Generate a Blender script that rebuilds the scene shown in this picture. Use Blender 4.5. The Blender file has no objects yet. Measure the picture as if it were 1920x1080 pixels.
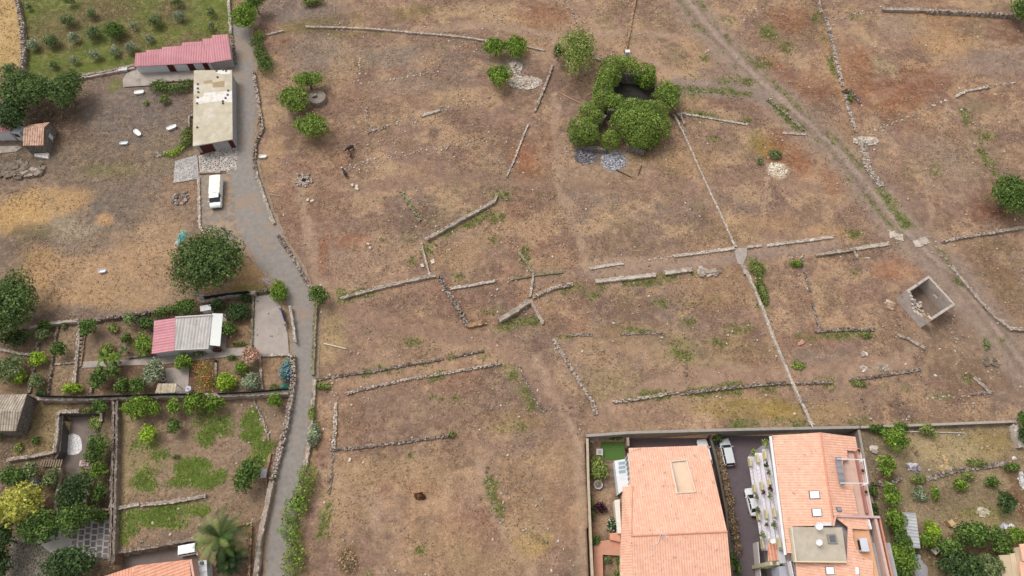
import bpy, math, random
import numpy as np
from mathutils import Vector, Matrix
S = bpy.context.scene
C = S.collection
R = math.radians
# ---------------------------------------------------------------- camera, sky, sun, exposure
CAM_H, PITCH, FPX = 107.0, R(64), 1280.0
cam = bpy.data.cameras.new('camera'); co = bpy.data.objects.new('camera', cam); C.objects.link(co)
cam.sensor_width = 36; cam.lens = 36*FPX/1920; cam.clip_end = 5000; cam.clip_start = 1
co.location = (0, 0, CAM_H); co.rotation_euler = (R(90)-PITCH, 0, 0); S.camera = co
SUN_EL, SUN_AZ = R(58), R(-50)      # azimuth from +Y towards +X
w = bpy.data.worlds.new('World'); S.world = w; w.use_nodes = True
wn = w.node_tree; bg = wn.nodes['Background']
sky = wn.nodes.new('ShaderNodeTexSky'); sky.sky_type = 'NISHITA'; sky.sun_disc = False
sky.sun_elevation = SUN_EL; sky.sun_rotation = SUN_AZ; sky.dust_density = 3
hs = wn.nodes.new('ShaderNodeHueSaturation'); hs.inputs['Saturation'].default_value = 0.15
wn.links.new(sky.outputs[0], hs.inputs['Color']); wn.links.new(hs.outputs[0], bg.inputs[0])
bg.inputs[1].default_value = 0.15
sl = bpy.data.lights.new('sun', 'SUN'); sl.energy = 1.2; sl.angle = R(26); sl.color = (1, .955, .88)
so = bpy.data.objects.new('sun', sl); C.objects.link(so)
sd = Vector((math.sin(SUN_AZ)*math.cos(SUN_EL), math.cos(SUN_AZ)*math.cos(SUN_EL), math.sin(SUN_EL)))
so.rotation_euler = sd.to_track_quat('Z', 'Y').to_euler(); so.location = (0, 0, 150)
S.view_settings.view_transform = 'Standard'; S.view_settings.look = 'None'
S.view_settings.gamma = 1; S.view_settings.exposure = 0.38
try: S.cycles.max_bounces = 5; S.cycles.diffuse_bounces = 3; S.cycles.transmission_bounces = 3; S.cycles.transparent_max_bounces = 4
except Exception: pass
random.seed(7); rng = np.random.default_rng(7)
# ---------------------------------------------------------------- helpers
cT, sT = math.cos(PITCH), math.sin(PITCH)
def G(px, py, z=0.0):
    "point at height z seen at photograph pixel px, py"
    u = (px-960)/FPX; v = (py-540)/FPX
    dx, dy, dz = u, cT - v*sT, -sT - v*cT
    t = (CAM_H-z)/(-dz)
    return Vector((dx*t, dy*t, z))
def GP(pts, z=0.0): return [G(p[0], p[1], z if len(p) < 3 else p[2]) for p in pts]
def PXM(px, py, z=0.0):
    "photograph pixels per metre at that point"
    v = (py-540)/FPX
    return FPX*(sT+v*cT)/(CAM_H-z)
def toPx(x, y, z=0.0):
    dz = z-CAM_H
    de = y*cT - dz*sT; dn = -y*sT - dz*cT
    return 960+FPX*x/de, 540+FPX*dn/de
def lin(c):
    c = [v/255 for v in c]
    return [v/12.92 if v <= .04045 else ((v+.055)/1.055)**2.4 for v in c]
def alb(c, k=0.78): return tuple(min(.9, v*k) for v in lin(c))
def tag(o, label=None, cat=None, group=None, kind=None):
    if label: o['label'] = label
    if cat: o['category'] = cat
    if group: o['group'] = group
    if kind: o['kind'] = kind
    return o
def empty(name, loc, rz=0):
    o = bpy.data.objects.new(name, None); o.empty_display_size = .5
    o.location = loc; o.rotation_euler = (0, 0, rz); C.objects.link(o); return o
def thing(name, loc, rz, label, cat, group=None): return tag(empty(name, loc, rz), label, cat, group)
# hash noise
def _h(ix, iy, s):
    n = (ix*374761393 + iy*668265263 + s*1274126177) & 0xffffffff
    n = ((n ^ (n >> 13))*1274126177) & 0xffffffff
    return ((n ^ (n >> 16)) & 0xffff)/65535.0
def vn(x, y, s=0):
    ix = np.floor(x).astype(np.int64); iy = np.floor(y).astype(np.int64)
    fx = x-ix; fy = y-iy; fx = fx*fx*(3-2*fx); fy = fy*fy*(3-2*fy)
    a = _h(ix, iy, s); b = _h(ix+1, iy, s); c = _h(ix, iy+1, s); d = _h(ix+1, iy+1, s)
    return (a*(1-fx)+b*fx)*(1-fy)+(c*(1-fx)+d*fx)*fy
def fbm(x, y, size, octv=4, s=0, rough=.55):
    v = 0; a = 1; t = 0; f = 1/size
    for i in range(octv):
        v = v+a*vn(x*f+i*17.3, y*f-i*9.1, s+i*7); t += a; a *= rough; f *= 2.03
    return v/t
def ss(a, b, x):
    t = np.clip((x-a)/(b-a+1e-9), 0, 1); return t*t*(3-2*t)
# materials
MATS = {}
def _mat(name):
    m = bpy.data.materials.new(name); m.use_nodes = True
    return m, m.node_tree.nodes, m.node_tree.links, m.node_tree.nodes['Principled BSDF']
def N(ns, t, **k):
    n = ns.new(t)
    for a, b in k.items():
        if a in n.inputs: n.inputs[a].default_value = b
        else: setattr(n, a, b)
    return n
def noise(ns, ls, vec, scale, detail=4, rough=.6):
    n = ns.new('ShaderNodeTexNoise'); n.inputs['Scale'].default_value = scale
    n.inputs['Detail'].default_value = detail; n.inputs['Roughness'].default_value = rough
    ls.new(vec, n.inputs['Vector']); return n.outputs['Fac']
def mrange(ns, ls, v, a, b, c, d):
    n = ns.new('ShaderNodeMapRange'); ls.new(v, n.inputs[0])
    for i, q in enumerate((a, b, c, d)): n.inputs[i+1].default_value = q
    return n.outputs[0]
def math_(ns, ls, op, a, b):
    n = ns.new('ShaderNodeMath'); n.operation = op
    for i, q in enumerate((a, b)):
        if isinstance(q, (int, float)): n.inputs[i].default_value = q
        else: ls.new(q, n.inputs[i])
    return n.outputs[0]
def mixc(ns, ls, f, a, b, mode='MIX'):
    n = ns.new('ShaderNodeMix'); n.data_type = 'RGBA'; n.blend_type = mode
    for i, q in ((0, f), (6, a), (7, b)):
        if isinstance(q, (int, float)): n.inputs[i].default_value = q
        elif isinstance(q, (tuple, list)): n.inputs[i].default_value = (*q[:3], 1)
        else: ls.new(q, n.inputs[i])
    return n.outputs[2]
def gray(ns, ls, v):
    n = ns.new('ShaderNodeCombineColor')
    for i in range(3): ls.new(v, n.inputs[i])
    return n.outputs[0]
def mat(name, col=None, rough=.85, var=.25, scale=1.5, bump=0.0, bscale=6, spec=.2, stain=None, metal=0):
    "surface with mottled colour; col None: colour from the mesh attribute Col"
    if name in MATS: return MATS[name]
    m, ns, ls, p = _mat(name); MATS[name] = m
    geo = ns.new('ShaderNodeNewGeometry').outputs['Position']
    if col is None:
        a = ns.new('ShaderNodeAttribute'); a.attribute_name = 'Col'; c = a.outputs['Color']
    else:
        q = ns.new('ShaderNodeRGB'); q.outputs[0].default_value = (*col, 1); c = q.outputs[0]
    n = noise(ns, ls, geo, scale, 6, .65); f = mrange(ns, ls, n, .3, .7, 1-var, 1+var)
    c = mixc(ns, ls, 1.0, c, gray(ns, ls, f), 'MULTIPLY')
    if stain:
        n2 = noise(ns, ls, geo, stain[1], 5, .6); f2 = mrange(ns, ls, n2, stain[2], stain[2]+.12, 0, stain[3])
        c = mixc(ns, ls, f2, c, stain[0])
    ls.new(c, p.inputs['Base Color']); p.inputs['Roughness'].default_value = rough
    p.inputs['Specular IOR Level'].default_value = spec; p.inputs['Metallic'].default_value = metal
    if bump:
        b = ns.new('ShaderNodeBump'); b.inputs['Strength'].default_value = bump; b.inputs['Distance'].default_value = .06
        ls.new(noise(ns, ls, geo, bscale, 4, .6), b.inputs['Height']); ls.new(b.outputs[0], p.inputs['Normal'])
    return m
def uvmat(name, col, col2, su, sv, rough=.75, dark=.55, stain=None, stripes=False, offset=.5, rows=.35, var=.2, spots=False):
    "tiles / sheets laid along the surface's own metre UVs"
    if name in MATS: return MATS[name]
    m, ns, ls, p = _mat(name); MATS[name] = m
    uv = ns.new('ShaderNodeUVMap').outputs[0]
    geo = ns.new('ShaderNodeNewGeometry').outputs['Position']
    mp = ns.new('ShaderNodeMapping'); mp.inputs['Scale'].default_value = (1/su, 1/sv, 1); ls.new(uv, mp.inputs[0])
    sep = ns.new('ShaderNodeSeparateXYZ'); ls.new(mp.outputs[0], sep.inputs[0])
    wv = math_(ns, ls, 'SINE', math_(ns, ls, 'MULTIPLY', sep.outputs[0], 6.28318), 0)
    hgt = mrange(ns, ls, wv, -1, 1, 0, 1)
    fr = math_(ns, ls, 'FRACT', sep.outputs[1], 0)
    rowd = mrange(ns, ls, fr, 0, .18, 1, 0)
    br = ns.new('ShaderNodeTexWhiteNoise'); br.noise_dimensions = '2D'
    sn = ns.new('ShaderNodeVectorMath'); sn.operation = 'FLOOR'; ls.new(mp.outputs[0], sn.inputs[0]); ls.new(sn.outputs[0], br.inputs['Vector'])
    c = mixc(ns, ls, mrange(ns, ls, br.outputs[0], 0, 1, 0, 1), col, col2)
    c = mixc(ns, ls, 1.0, c, gray(ns, ls, mrange(ns, ls, noise(ns, ls, geo, .8, 5, .6), .3, .7, 1-var, 1+var)), 'MULTIPLY')
    if stain:
        f2 = mrange(ns, ls, noise(ns, ls, geo, stain[1], 6, .7), stain[2], stain[2]+.1, 0, stain[3])
        if spots: f2 = math_(ns, ls, 'MULTIPLY', f2, mrange(ns, ls, br.outputs[0], .35, .45, 0, 1))
        c = mixc(ns, ls, f2, c, stain[0])
    g = mrange(ns, ls, hgt, 0, .45, dark, 1)
    c = mixc(ns, ls, 1.0, c, gray(ns, ls, g), 'MULTIPLY')
    if rows: c = mixc(ns, ls, math_(ns, ls, 'MULTIPLY', rowd, rows), c, tuple(v*.45 for v in col))
    ls.new(c, p.inputs['Base Color']); p.inputs['Roughness'].default_value = rough
    p.inputs['Specular IOR Level'].default_value = .2
    b = ns.new('ShaderNodeBump'); b.inputs['Strength'].default_value = .6; b.inputs['Distance'].default_value = .08
    ls.new(hgt, b.inputs['Height']); ls.new(b.outputs[0], p.inputs['Normal'])
    return m
# mesh builder
class MB:
    def __init__(s, col=(.5, .5, .5)): s.v = []; s.f = []; s.c = []; s.u = []; s.col = col
    def face(s, pts, col=None, uv=None):
        i = len(s.v); s.v += [tuple(p) for p in pts]; s.f.append(tuple(range(i, i+len(pts)))); s.c.append(col or s.col); s.u.append(uv)
    def roof(s, pts, col=None):
        "planar face with metre UVs: u along the first edge, v up the slope"
        p = [Vector(q) for q in pts]; e = (p[1]-p[0]).normalized(); n = (p[1]-p[0]).cross(p[2]-p[0])
        if n.length < 1e-6: n = (p[2]-p[1]).cross(p[3]-p[1])
        n.normalize(); q = n.cross(e)
        s.face(p, col, [((a-p[0]).dot(e), (a-p[0]).dot(q)) for a in p])
    def box(s, c, sz, rz=0, col=None, rx=0, jit=0, tap=1.0):
        M = Matrix.Rotation(rz, 3, 'Z') @ Matrix.Rotation(rx, 3, 'X')
        P = []
        for k in range(8):
            x = (-.5, .5)[k & 1]; y = (-.5, .5)[(k >> 1) & 1]; z = (-.5, .5)[k >> 2]
            t = tap if z > 0 else 1
            q = Vector((x*sz[0]*t, y*sz[1]*t, z*sz[2]))
            if jit: q += Vector([random.uniform(-jit, jit)*a for a in sz])
            P.append(Vector(c)+M @ q)
        i = len(s.v); s.v += [tuple(p) for p in P]
        for f in ((0, 2, 3, 1), (4, 5, 7, 6), (0, 1, 5, 4), (2, 6, 7, 3), (0, 4, 6, 2), (1, 3, 7, 5)):
            s.f.append(tuple(i+a for a in f)); s.c.append(col or s.col); s.u.append(None)
    def prism(s, poly, z0, z1=None, col=None, top=True, bot=False):
        "poly: 3D points of the top (or z1); side walls down to z0"
        T = [Vector((p[0], p[1], p[2] if z1 is None else z1)) for p in poly]
        a = sum(T[i][0]*T[(i+1) % len(T)][1]-T[(i+1) % len(T)][0]*T[i][1] for i in range(len(T)))
        if a < 0: T = T[::-1]
        B = [Vector((p[0], p[1], z0)) for p in T]; n = len(T)
        if top: s.face(T, col)
        if bot: s.face(B[::-1], col)
        for i in range(n):
            j = (i+1) % n; L = (T[j]-T[i]).length
            s.face([B[i], B[j], T[j], T[i]], col, [(0, 0), (L, 0), (L, T[j].z-z0), (0, T[i].z-z0)])
    def tube(s, pts, r0, r1=None, seg=8, col=None, cap=True):
        r1 = r0 if r1 is None else r1; pts = [Vector(p) for p in pts]; rings = []
        for k, p in enumerate(pts):
            d = (pts[min(k+1, len(pts)-1)]-pts[max(k-1, 0)]).normalized()
            a = d.orthogonal().normalized(); b = d.cross(a); r = r0+(r1-r0)*k/max(1, len(pts)-1)
            i = len(s.v); s.v += [tuple(p+a*r*math.cos(6.2832*q/seg)+b*r*math.sin(6.2832*q/seg)) for q in range(seg)]; rings.append(i)
        for k in range(len(rings)-1):
            for q in range(seg):
                q2 = (q+1) % seg; s.f.append((rings[k]+q, rings[k]+q2, rings[k+1]+q2, rings[k+1]+q)); s.c.append(col or s.col); s.u.append(None)
        if cap:
            for i, rev in ((rings[0], 1), (rings[-1], 0)):
                t = tuple(range(i, i+seg)); s.f.append(t[::-1] if rev else t); s.c.append(col or s.col); s.u.append(None)
    def lathe(s, c, prof, seg=20, col=None):
        rings = []
        for r, z in prof:
            i = len(s.v); s.v += [(c[0]+r*math.cos(6.2832*q/seg), c[1]+r*math.sin(6.2832*q/seg), c[2]+z) for q in range(seg)]; rings.append(i)
        for k in range(len(rings)-1):
            for q in range(seg):
                q2 = (q+1) % seg; s.f.append((rings[k]+q, rings[k]+q2, rings[k+1]+q2, rings[k+1]+q)); s.c.append(col or s.col); s.u.append(None)
        s.f.append(tuple(range(rings[-1], rings[-1]+seg))); s.c.append(col or s.col); s.u.append(None)
    def build(s, name, m, parent=None, smooth=False, local=None):
        "coordinates are world ones; with local=thing they are re-expressed in that thing's frame"
        me = bpy.data.meshes.new(name)
        v = s.v
        if local is not None:
            inv = (Matrix.Translation(local.location) @ local.rotation_euler.to_matrix().to_4x4()).inverted()
            v = [tuple(inv @ Vector(p)) for p in v]
        me.from_pydata(v, [], s.f); me.materials.append(m)
        ca = me.color_attributes.new('Col', 'FLOAT_COLOR', 'CORNER')
        ln = np.array([len(f) for f in s.f]); arr = np.repeat(np.array([(*c[:3], 1) for c in s.c], dtype=np.float32), ln, axis=0)
        ca.data.foreach_set('color', arr.ravel())
        if any(u is not None for u in s.u):
            uvl = me.uv_layers.new(name='UVMap'); U = []
            for f, u in zip(s.f, s.u): U += list(u) if u is not None else [(0, 0)]*len(f)
            uvl.data.foreach_set('uv', np.array(U, dtype=np.float32).ravel())
        if smooth: me.polygons.foreach_set('use_smooth', [True]*len(me.polygons))
        o = bpy.data.objects.new(name, me); C.objects.link(o)
        if parent is not None: o.parent = parent
        return o
def npmesh(name, V, F, Cc, m, parent=None, nv=4):
    "fast quads/tris: V (n,3), F (k,nv), Cc (k,3)"
    me = bpy.data.meshes.new(name); k = len(F)
    me.vertices.add(len(V)); me.vertices.foreach_set('co', V.astype(np.float32).ravel())
    me.loops.add(k*nv); me.loops.foreach_set('vertex_index', F.astype(np.int32).ravel())
    me.polygons.add(k); me.polygons.foreach_set('loop_start', np.arange(0, k*nv, nv, dtype=np.int32))
    me.polygons.foreach_set('loop_total', np.full(k, nv, dtype=np.int32))
    me.update(calc_edges=True); me.materials.append(m)
    ca = me.color_attributes.new('Col', 'FLOAT_COLOR', 'CORNER')
    a = np.ones((k*nv, 4), dtype=np.float32); a[:, :3] = np.repeat(Cc, nv, axis=0); ca.data.foreach_set('color', a.ravel())
    o = bpy.data.objects.new(name, me); C.objects.link(o)
    if parent is not None: o.parent = parent
    return o
M_ATTR = mat('weathered stone', None, .9, .28, 2.5, .5, 9)
M_PLAIN = mat('plain painted', None, .7, .08, 1.2)
M_METAL = mat('painted metal', None, .45, .06, 2, spec=.5)
M_CONC = mat('grey concrete', None, .9, .16, 1.6, .25, 8)
def mkleaf():
    m, ns, ls, p = _mat('leaves'); MATS['leaves'] = m
    a = ns.new('ShaderNodeAttribute'); a.attribute_name = 'Col'
    ls.new(a.outputs['Color'], p.inputs['Base Color']); p.inputs['Roughness'].default_value = .6
    p.inputs['Specular IOR Level'].default_value = .25
    tr = ns.new('ShaderNodeBsdfTranslucent'); ls.new(a.outputs['Color'], tr.inputs[0])
    mx = ns.new('ShaderNodeMixShader'); mx.inputs[0].default_value = .33
    ls.new(p.outputs[0], mx.inputs[1]); ls.new(tr.outputs[0], mx.inputs[2]); ls.new(mx.outputs[0], ns['Material Output'].inputs[0])
    return m
M_LEAF = mkleaf()
M_BARK = mat('bark', (.13, .10, .075), .95, .3, 6, .5, 12)
M_GLASS = mat('dark glass', (.03, .035, .04), .12, .1, 1, spec=.6)
def polymask(px, py, poly):
    ins = np.zeros(px.shape, bool); n = len(poly)
    for i in range(n):
        x1, y1 = poly[i][:2]; x2, y2 = poly[(i+1) % n][:2]
        if y1 == y2: continue
        c = ((y1 > py) != (y2 > py)) & (px < (x2-x1)*(py-y1)/(y2-y1)+x1); ins ^= c
    return ins
def segdist(x, y, pts):
    d = np.full(x.shape, 1e9)
    for a, b in zip(pts[:-1], pts[1:]):
        ax, ay = a[0], a[1]; ex, ey = b[0]-ax, b[1]-ay; L = ex*ex+ey*ey+1e-9
        t = np.clip(((x-ax)*ex+(y-ay)*ey)/L, 0, 1); d = np.minimum(d, np.hypot(x-ax-t*ex, y-ay-t*ey))
    return d
# sunken lots: polygon (pixels at field level) and floor height
LOT_PARK = [(1178, 813), (1612, 803), (1680, 1200), (1160, 1200)]
LOT_GARD = [(1100, 819), (1178, 813), (1160, 1200), (1108, 1200)]
LOT_PATIO = [(121, 772), (190, 772), (190, 790), (178, 880), (160, 945), (122, 945), (103, 862)]
LOT_YARD = [(219, 1040), (368, 1012), (378, 1200), (215, 1200)]
LOTS = [(LOT_PARK, -3.0), (LOT_GARD, -2.0), (LOT_PATIO, -1.8), (LOT_YARD, -1.5)]
LOTW = [([tuple(G(a, b)) for a, b in p], z) for p, z in LOTS]
def level(x, y):
    x = np.asarray(x, float); y = np.asarray(y, float); z = np.zeros(x.shape)
    for p, h in LOTW: z = np.where(polymask(x, y, p), h, z)
    return z
def zat(px, py):
    p = G(px, py); return float(level(np.array([p.x]), np.array([p.y]))[0])
# ---------------------------------------------------------------- ground
def axis(a, b, st, far):
    core = list(np.arange(a, b+1e-6, st)); d = st; lo = []; x = a
    while x > -far: d *= 1.35; x -= d; lo.append(x)
    d = st; hi = []; x = b
    while x < far: d *= 1.35; x += d; hi.append(x)
    return np.array(lo[::-1]+core+hi)
gx = axis(-128, 128, .34, 2500); gy = axis(-4, 140, .34, 2500)
X, Y = np.meshgrid(gx, gy); sh = X.shape
wx = X+(fbm(X, Y, 2.2, 3, 31)-.5)*3.2; wy = Y+(fbm(X, Y, 2.2, 3, 47)-.5)*3.2
PXx, PXy = toPx(X, Y)
def C3(c): return np.array(alb(c))
soil, straw, rust, grey, olive = C3((148, 120, 104)), C3((180, 149, 120)), C3((148, 106, 84)), C3((138, 119, 105)), C3((130, 117, 84))
col = np.ones(sh+(3,))*soil
def blend(m, c):
    global col
    col = col*(1-m[..., None])+c*m[..., None]
blend(.75*ss(.50, .66, fbm(X, Y, 13, 5, 1)), grey)
blend(.70*ss(.48, .66, fbm(X, Y, 9, 6, 2, .62)), straw)
blend(.45*ss(.55, .70, fbm(X, Y, 12, 5, 3, .6)), rust)
blend(.45*ss(.56, .72, fbm(X, Y, 7, 5, 4, .6)), olive)
blend(.62*ss(.50, .62, fbm(X*.75+Y*.3, Y, 5.0, 6, 14, .68)), C3((190, 157, 124)))
blend(.60*ss(.50, .62, fbm(X, Y, 6.0, 6, 15, .68)), C3((124, 99, 86)))
GREENM = np.zeros(sh); SMM = np.zeros(sh)
def warped(k): return (X+(wx-X)*k, Y+(wy-Y)*k)
def E(px, py, rx, ry, c, s=.8, rot=0, k=1.0, soft=.55, green=0):
    global GREENM
    p = G(px, py); a = G(px+rx, py); b = G(px, py+ry); Rx = (a-p).length; Ry = (b-p).length; mr = max(Rx, Ry)*1.9+3
    i0, i1 = np.searchsorted(gx, [p.x-mr, p.x+mr]); j0, j1 = np.searchsorted(gy, [p.y-mr, p.y+mr])
    if i1 <= i0 or j1 <= j0: return
    sl_ = (slice(j0, j1), slice(i0, i1)); kk = k*min(1.6, max(.35, min(Rx, Ry)/3))
    x = X[sl_]+(wx[sl_]-X[sl_])*kk-p.x; y = Y[sl_]+(wy[sl_]-Y[sl_])*kk-p.y; cr, sr = math.cos(R(rot)), math.sin(R(rot))
    d = np.hypot((x*cr+y*sr)/Rx, (-x*sr+y*cr)/Ry); m = (1-ss(1-soft, 1+soft*.6, d))*s
    m = m*(.65+.6*fbm(X[sl_], Y[sl_], 1.3, 3, 77))
    if green >= .8: m = m*(.35+.75*ss(.38, .6, fbm(X[sl_], Y[sl_], 2.4, 4, 71, .65)))
    m = np.clip(m, 0, 1)
    if green: GREENM[sl_] = np.maximum(GREENM[sl_], m*green)
    col[sl_] = col[sl_]*(1-m[..., None])+C3(c)*m[..., None]
def L(pts, wd, c, s=.8, k=.25, soft=.5, green=0, brk=0):
    P_ = [G(*p) for p in pts]; xs = [p.x for p in P_]; ys = [p.y for p in P_]; q = wd+2
    i0, i1 = np.searchsorted(gx, [min(xs)-q, max(xs)+q]); j0, j1 = np.searchsorted(gy, [min(ys)-q, max(ys)+q])
    sl_ = (slice(j0, j1), slice(i0, i1)); x = X[sl_]+(wx[sl_]-X[sl_])*k; y = Y[sl_]+(wy[sl_]-Y[sl_])*k
    d = segdist(x, y, P_)/(wd/2); m = (1-ss(1-soft, 1+soft, d))*s
    if brk: m = m*ss(brk-.12, brk+.1, fbm(X[sl_], Y[sl_], 3, 3, 91))
    m = np.clip(m*(.7+.5*fbm(X[sl_], Y[sl_], 1.1, 3, 78)), 0, 1)
    if green: GREENM[sl_] = np.maximum(GREENM[sl_], m*green)
    elif wd > 1.3: SMM[sl_] = np.maximum(SMM[sl_], m*.8)
    col[sl_] = col[sl_]*(1-m[..., None])+C3(c)*m[..., None]
def P(poly, c, s=.9, k=.3, green=0):
    pw = [tuple(G(*p)) for p in poly]; x, y = warped(k); m = polymask(x, y, pw)*s*(.75+.4*fbm(X, Y, 1.5, 3, 79)); m = np.clip(m, 0, 1)
    if green: GREENM[:] = np.maximum(GREENM, m*green)
    blend(m, C3(c))
TAN, TAN2, RU, RU2, GRY, DGR, GRN, GRN2, LGR, MAU = (190, 160, 120), (196, 158, 104), (158, 104, 72), (140, 86, 58), (136, 122, 112), (108, 98, 90), (120, 128, 62), (96, 122, 46), (132, 156, 56), (140, 112, 98)
# north-west olive field
P([(45, -60), (436, -60), (436, 70), (252, 125), (150, 142), (60, 150), (42, 90), (36, 30)], (102, 112, 56), 1.2)
for a in ((110, 60, 60, 40), (250, 70, 40, 30), (360, 90, 70, 30), (200, 20, 60, 30), (320, 20, 40, 40)): E(*a, (120, 94, 78), .55)
for a in ((400, 40, 35, 60), (300, 60, 40, 25), (80, 110, 40, 20), (180, 110, 50, 20)): E(*a, (112, 122, 56), .6)
P([(-40, -40), (26, -40), (36, 40), (38, 125), (-40, 160)], (200, 168, 112), .85)
# west yard
P([(-80, 160), (100, 160), (250, 135), (360, 165), (362, 300), (370, 430), (372, 560), (280, 582), (100, 608), (-80, 640)], (128, 112, 100), .8)
E(255, 215, 120, 65, (122, 110, 102), .85); E(330, 290, 60, 40, (130, 118, 96), .6); E(170, 300, 120, 40, (118, 104, 88), .6)
E(215, 380, 75, 40, (116, 106, 96), .8); E(300, 370, 60, 40, (134, 116, 104), .6)
E(70, 385, 90, 32, (198, 162, 114), .8); E(30, 410, 60, 40, (198, 160, 106), .8); E(140, 370, 40, 20, (190, 152, 108), .7)
E(250, 500, 150, 55, (182, 148, 114), .85); E(120, 530, 110, 50, (178, 146, 112), .8); E(300, 440, 60, 50, (182, 150, 118), .7); E(195, 412, 18, 14, (200, 158, 114), .85)
E(200, 560, 140, 22, (184, 150, 114), .75); E(70, 500, 50, 40, (182, 146, 100), .7); E(340, 350, 40, 40, (172, 138, 112), .6)
E(130, 430, 55, 22, (170, 156, 132), .65); E(60, 440, 50, 20, (110, 100, 74), .7); E(160, 462, 60, 16, (140, 124, 108), .6); E(20, 480, 30, 40, (122, 104, 90), .7)
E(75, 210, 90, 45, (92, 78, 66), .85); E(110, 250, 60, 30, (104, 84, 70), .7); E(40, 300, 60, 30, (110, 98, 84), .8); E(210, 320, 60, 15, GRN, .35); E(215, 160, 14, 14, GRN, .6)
E(430, 470, 40, 60, (176, 150, 122), .7); E(470, 520, 40, 30, (190, 152, 104), .8); E(468, 540, 30, 10, (150, 142, 70), .7); E(410, 420, 20, 30, (186, 160, 126), .7)
E(505, 524, 16, 9, (176, 174, 184), .8, k=.3)
# top field bare pans
E(560, 25, 90, 30, (132, 118, 110), .85); E(600, 95, 62, 45, (136, 122, 110), .75); E(725, 105, 60, 25, (140, 126, 114), .7); E(760, 160, 90, 20, (150, 128, 112), .6)
E(1285 - 230, 20, 60, 20, (150, 126, 112), .4); L([(540, 50), (620, 40), (700, 35), (800, 20)], 4, (120, 108, 62), .55, brk=.45); L([(560, 55), (640, 62), (720, 60)], 3, (110, 102, 60), .5, brk=.4)
E(900, 20, 60, 20, TAN, .6); E(940, 35, 50, 15, TAN, .6); E(1020, 30, 60, 25, RU, .5); E(990, 60, 60, 20, (134, 104, 86), .6)
for a in ((640, 150, 30, 30), (800, 110, 30, 18), (850, 190, 60, 12), (720, 225, 50, 14), (880, 260, 60, 14), (760, 320, 50, 20)): E(*a, (178, 146, 116), .45)
E(500, 150, 20, 60, (178, 150, 118), .6); E(510, 300, 20, 60, (184, 150, 110), .6); E(560, 390, 90, 120, (146, 114, 98), .55); E(640, 480, 120, 60, (146, 120, 106), .6)
E(660, 450, 40, 16, RU, .45); E(605, 480, 12, 50, RU, .5); E(990, 310, 35, 45, RU, .5); E(980, 290, 20, 30, (168, 108, 78), .4); E(1035, 290, 20, 60, (150, 110, 88), .5)
# pit, rubble, ash
E(965, 125, 22, 18, (170, 158, 150), .7); E(990, 160, 35, 14, (180, 168, 156), .6); E(1050, 165, 50, 40, (120, 96, 84), .7); E(1055, 200, 35, 25, (132, 110, 100), .7)
E(1100, 290, 18, 16, (142, 140, 142), .9, k=.6); E(1150, 300, 24, 22, (158, 156, 162), .9, k=.6); E(1080, 260, 25, 15, (140, 124, 116), .8); E(1070, 335, 60, 9, (180, 148, 118), .5, rot=-20)
E(1200, 290, 30, 20, (150, 126, 84), .6); E(1290, 300, 60, 30, (168, 136, 96), .6)
# tracks
TRACK = [(1270, -20), (1320, 45), (1400, 130), (1470, 195), (1560, 275), (1630, 355), (1690, 430), (1730, 470), (1790, 520), (1860, 610), (1930, 700)]
pass
L(TRACK[:8], .8, (118, 118, 80), .35, brk=.45); L([(1275, 165), (1350, 168), (1440, 185)], 4, (140, 122, 110), .7)
L([(500, 330), (700, 350), (900, 330), (1040, 350), (1260, 350), (1420, 330), (1560, 360)], 2.2, (150, 122, 104), .8); L([(640, 575), (720, 600), (830, 625), (940, 640), (960, 660)], 3.4, (152, 123, 105), .95)
L([(940, 640), (1000, 700), (1060, 770), (1060, 830)], 4, (154, 126, 108), .85); L([(1120, 780), (1240, 720), (1330, 705), (1490, 700), (1560, 690), (1700, 680)], 2.8, (164, 134, 114), .95)
L([(1290, 760), (1200, 790), (1120, 790)], 3, (152, 124, 104), .6); L([(1560, 760), (1640, 740), (1760, 690), (1850, 640)], 3, (146, 122, 104), .5)
L([(1640, 180), (1800, 120), (1930, 90)], 1.6, (168, 140, 124), .8); L([(1640, 150), (1760, 140), (1930, 128)], 1.4, (168, 138, 118), .8); L([(1660, 25), (1780, 70), (1930, 85)], .9, (178, 148, 122), .8)
L([(1115, 505), (1300, 490), (1390, 475), (1560, 455)], 3.2, (158, 136, 122), 1.0); L([(1000, 520), (1110, 510)], 3, (150, 126, 112), .5)
for l, w_ in (([(1040, 180), (1045, 260), (1048, 350), (1080, 440), (1100, 500)], 1.6), ([(1200, 100), (1290, 160)], 1.4), ([(870, 10), (980, 50), (1060, 90)], 1.2), ([(760, 60), (900, 45), (1060, 70), (1180, 60), (1290, 70)], 2.2), ([(560, 340), (580, 450), (600, 560)], 1.8), ([(1740, 470), (1800, 560), (1850, 640), (1920, 690)], 3.0), ([(1500, 250), (1440, 340), (1420, 460)], 1.2), ([(1780, 200), (1740, 320), (1745, 440)], 1.2), ([(1640, 230), (1700, 300), (1800, 380)], 1.0), ([(1085, 830), (1088, 950), (1095, 1080)], 2.0), ([(900, 860), (930, 980), (1000, 1080)], 1.4), ([(600, 880), (700, 960), (720, 1080)], 1.2), ([(1130, 650), (1260, 660), (1400, 690)], 1.4), ([(1000, 670), (1080, 820)], 1.4), ([(1740, 600), (1700, 680), (1600, 700)], 1.6)):
    L(l, w_, (172, 144, 122), .85, k=.6)
for l in ([(1270, 250), (1345, 400)], [(1420, 560), (1500, 760)], [(480, 170), (500, 300)], [(1560, 30), (1600, 240)], [(1130, 500), (1560, 440)], [(640, 562), (815, 520)], [(600, 720), (930, 665)], [(1160, 758), (1560, 722)]): L(l, 3, (184, 150, 122), .35, k=.6)
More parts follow.
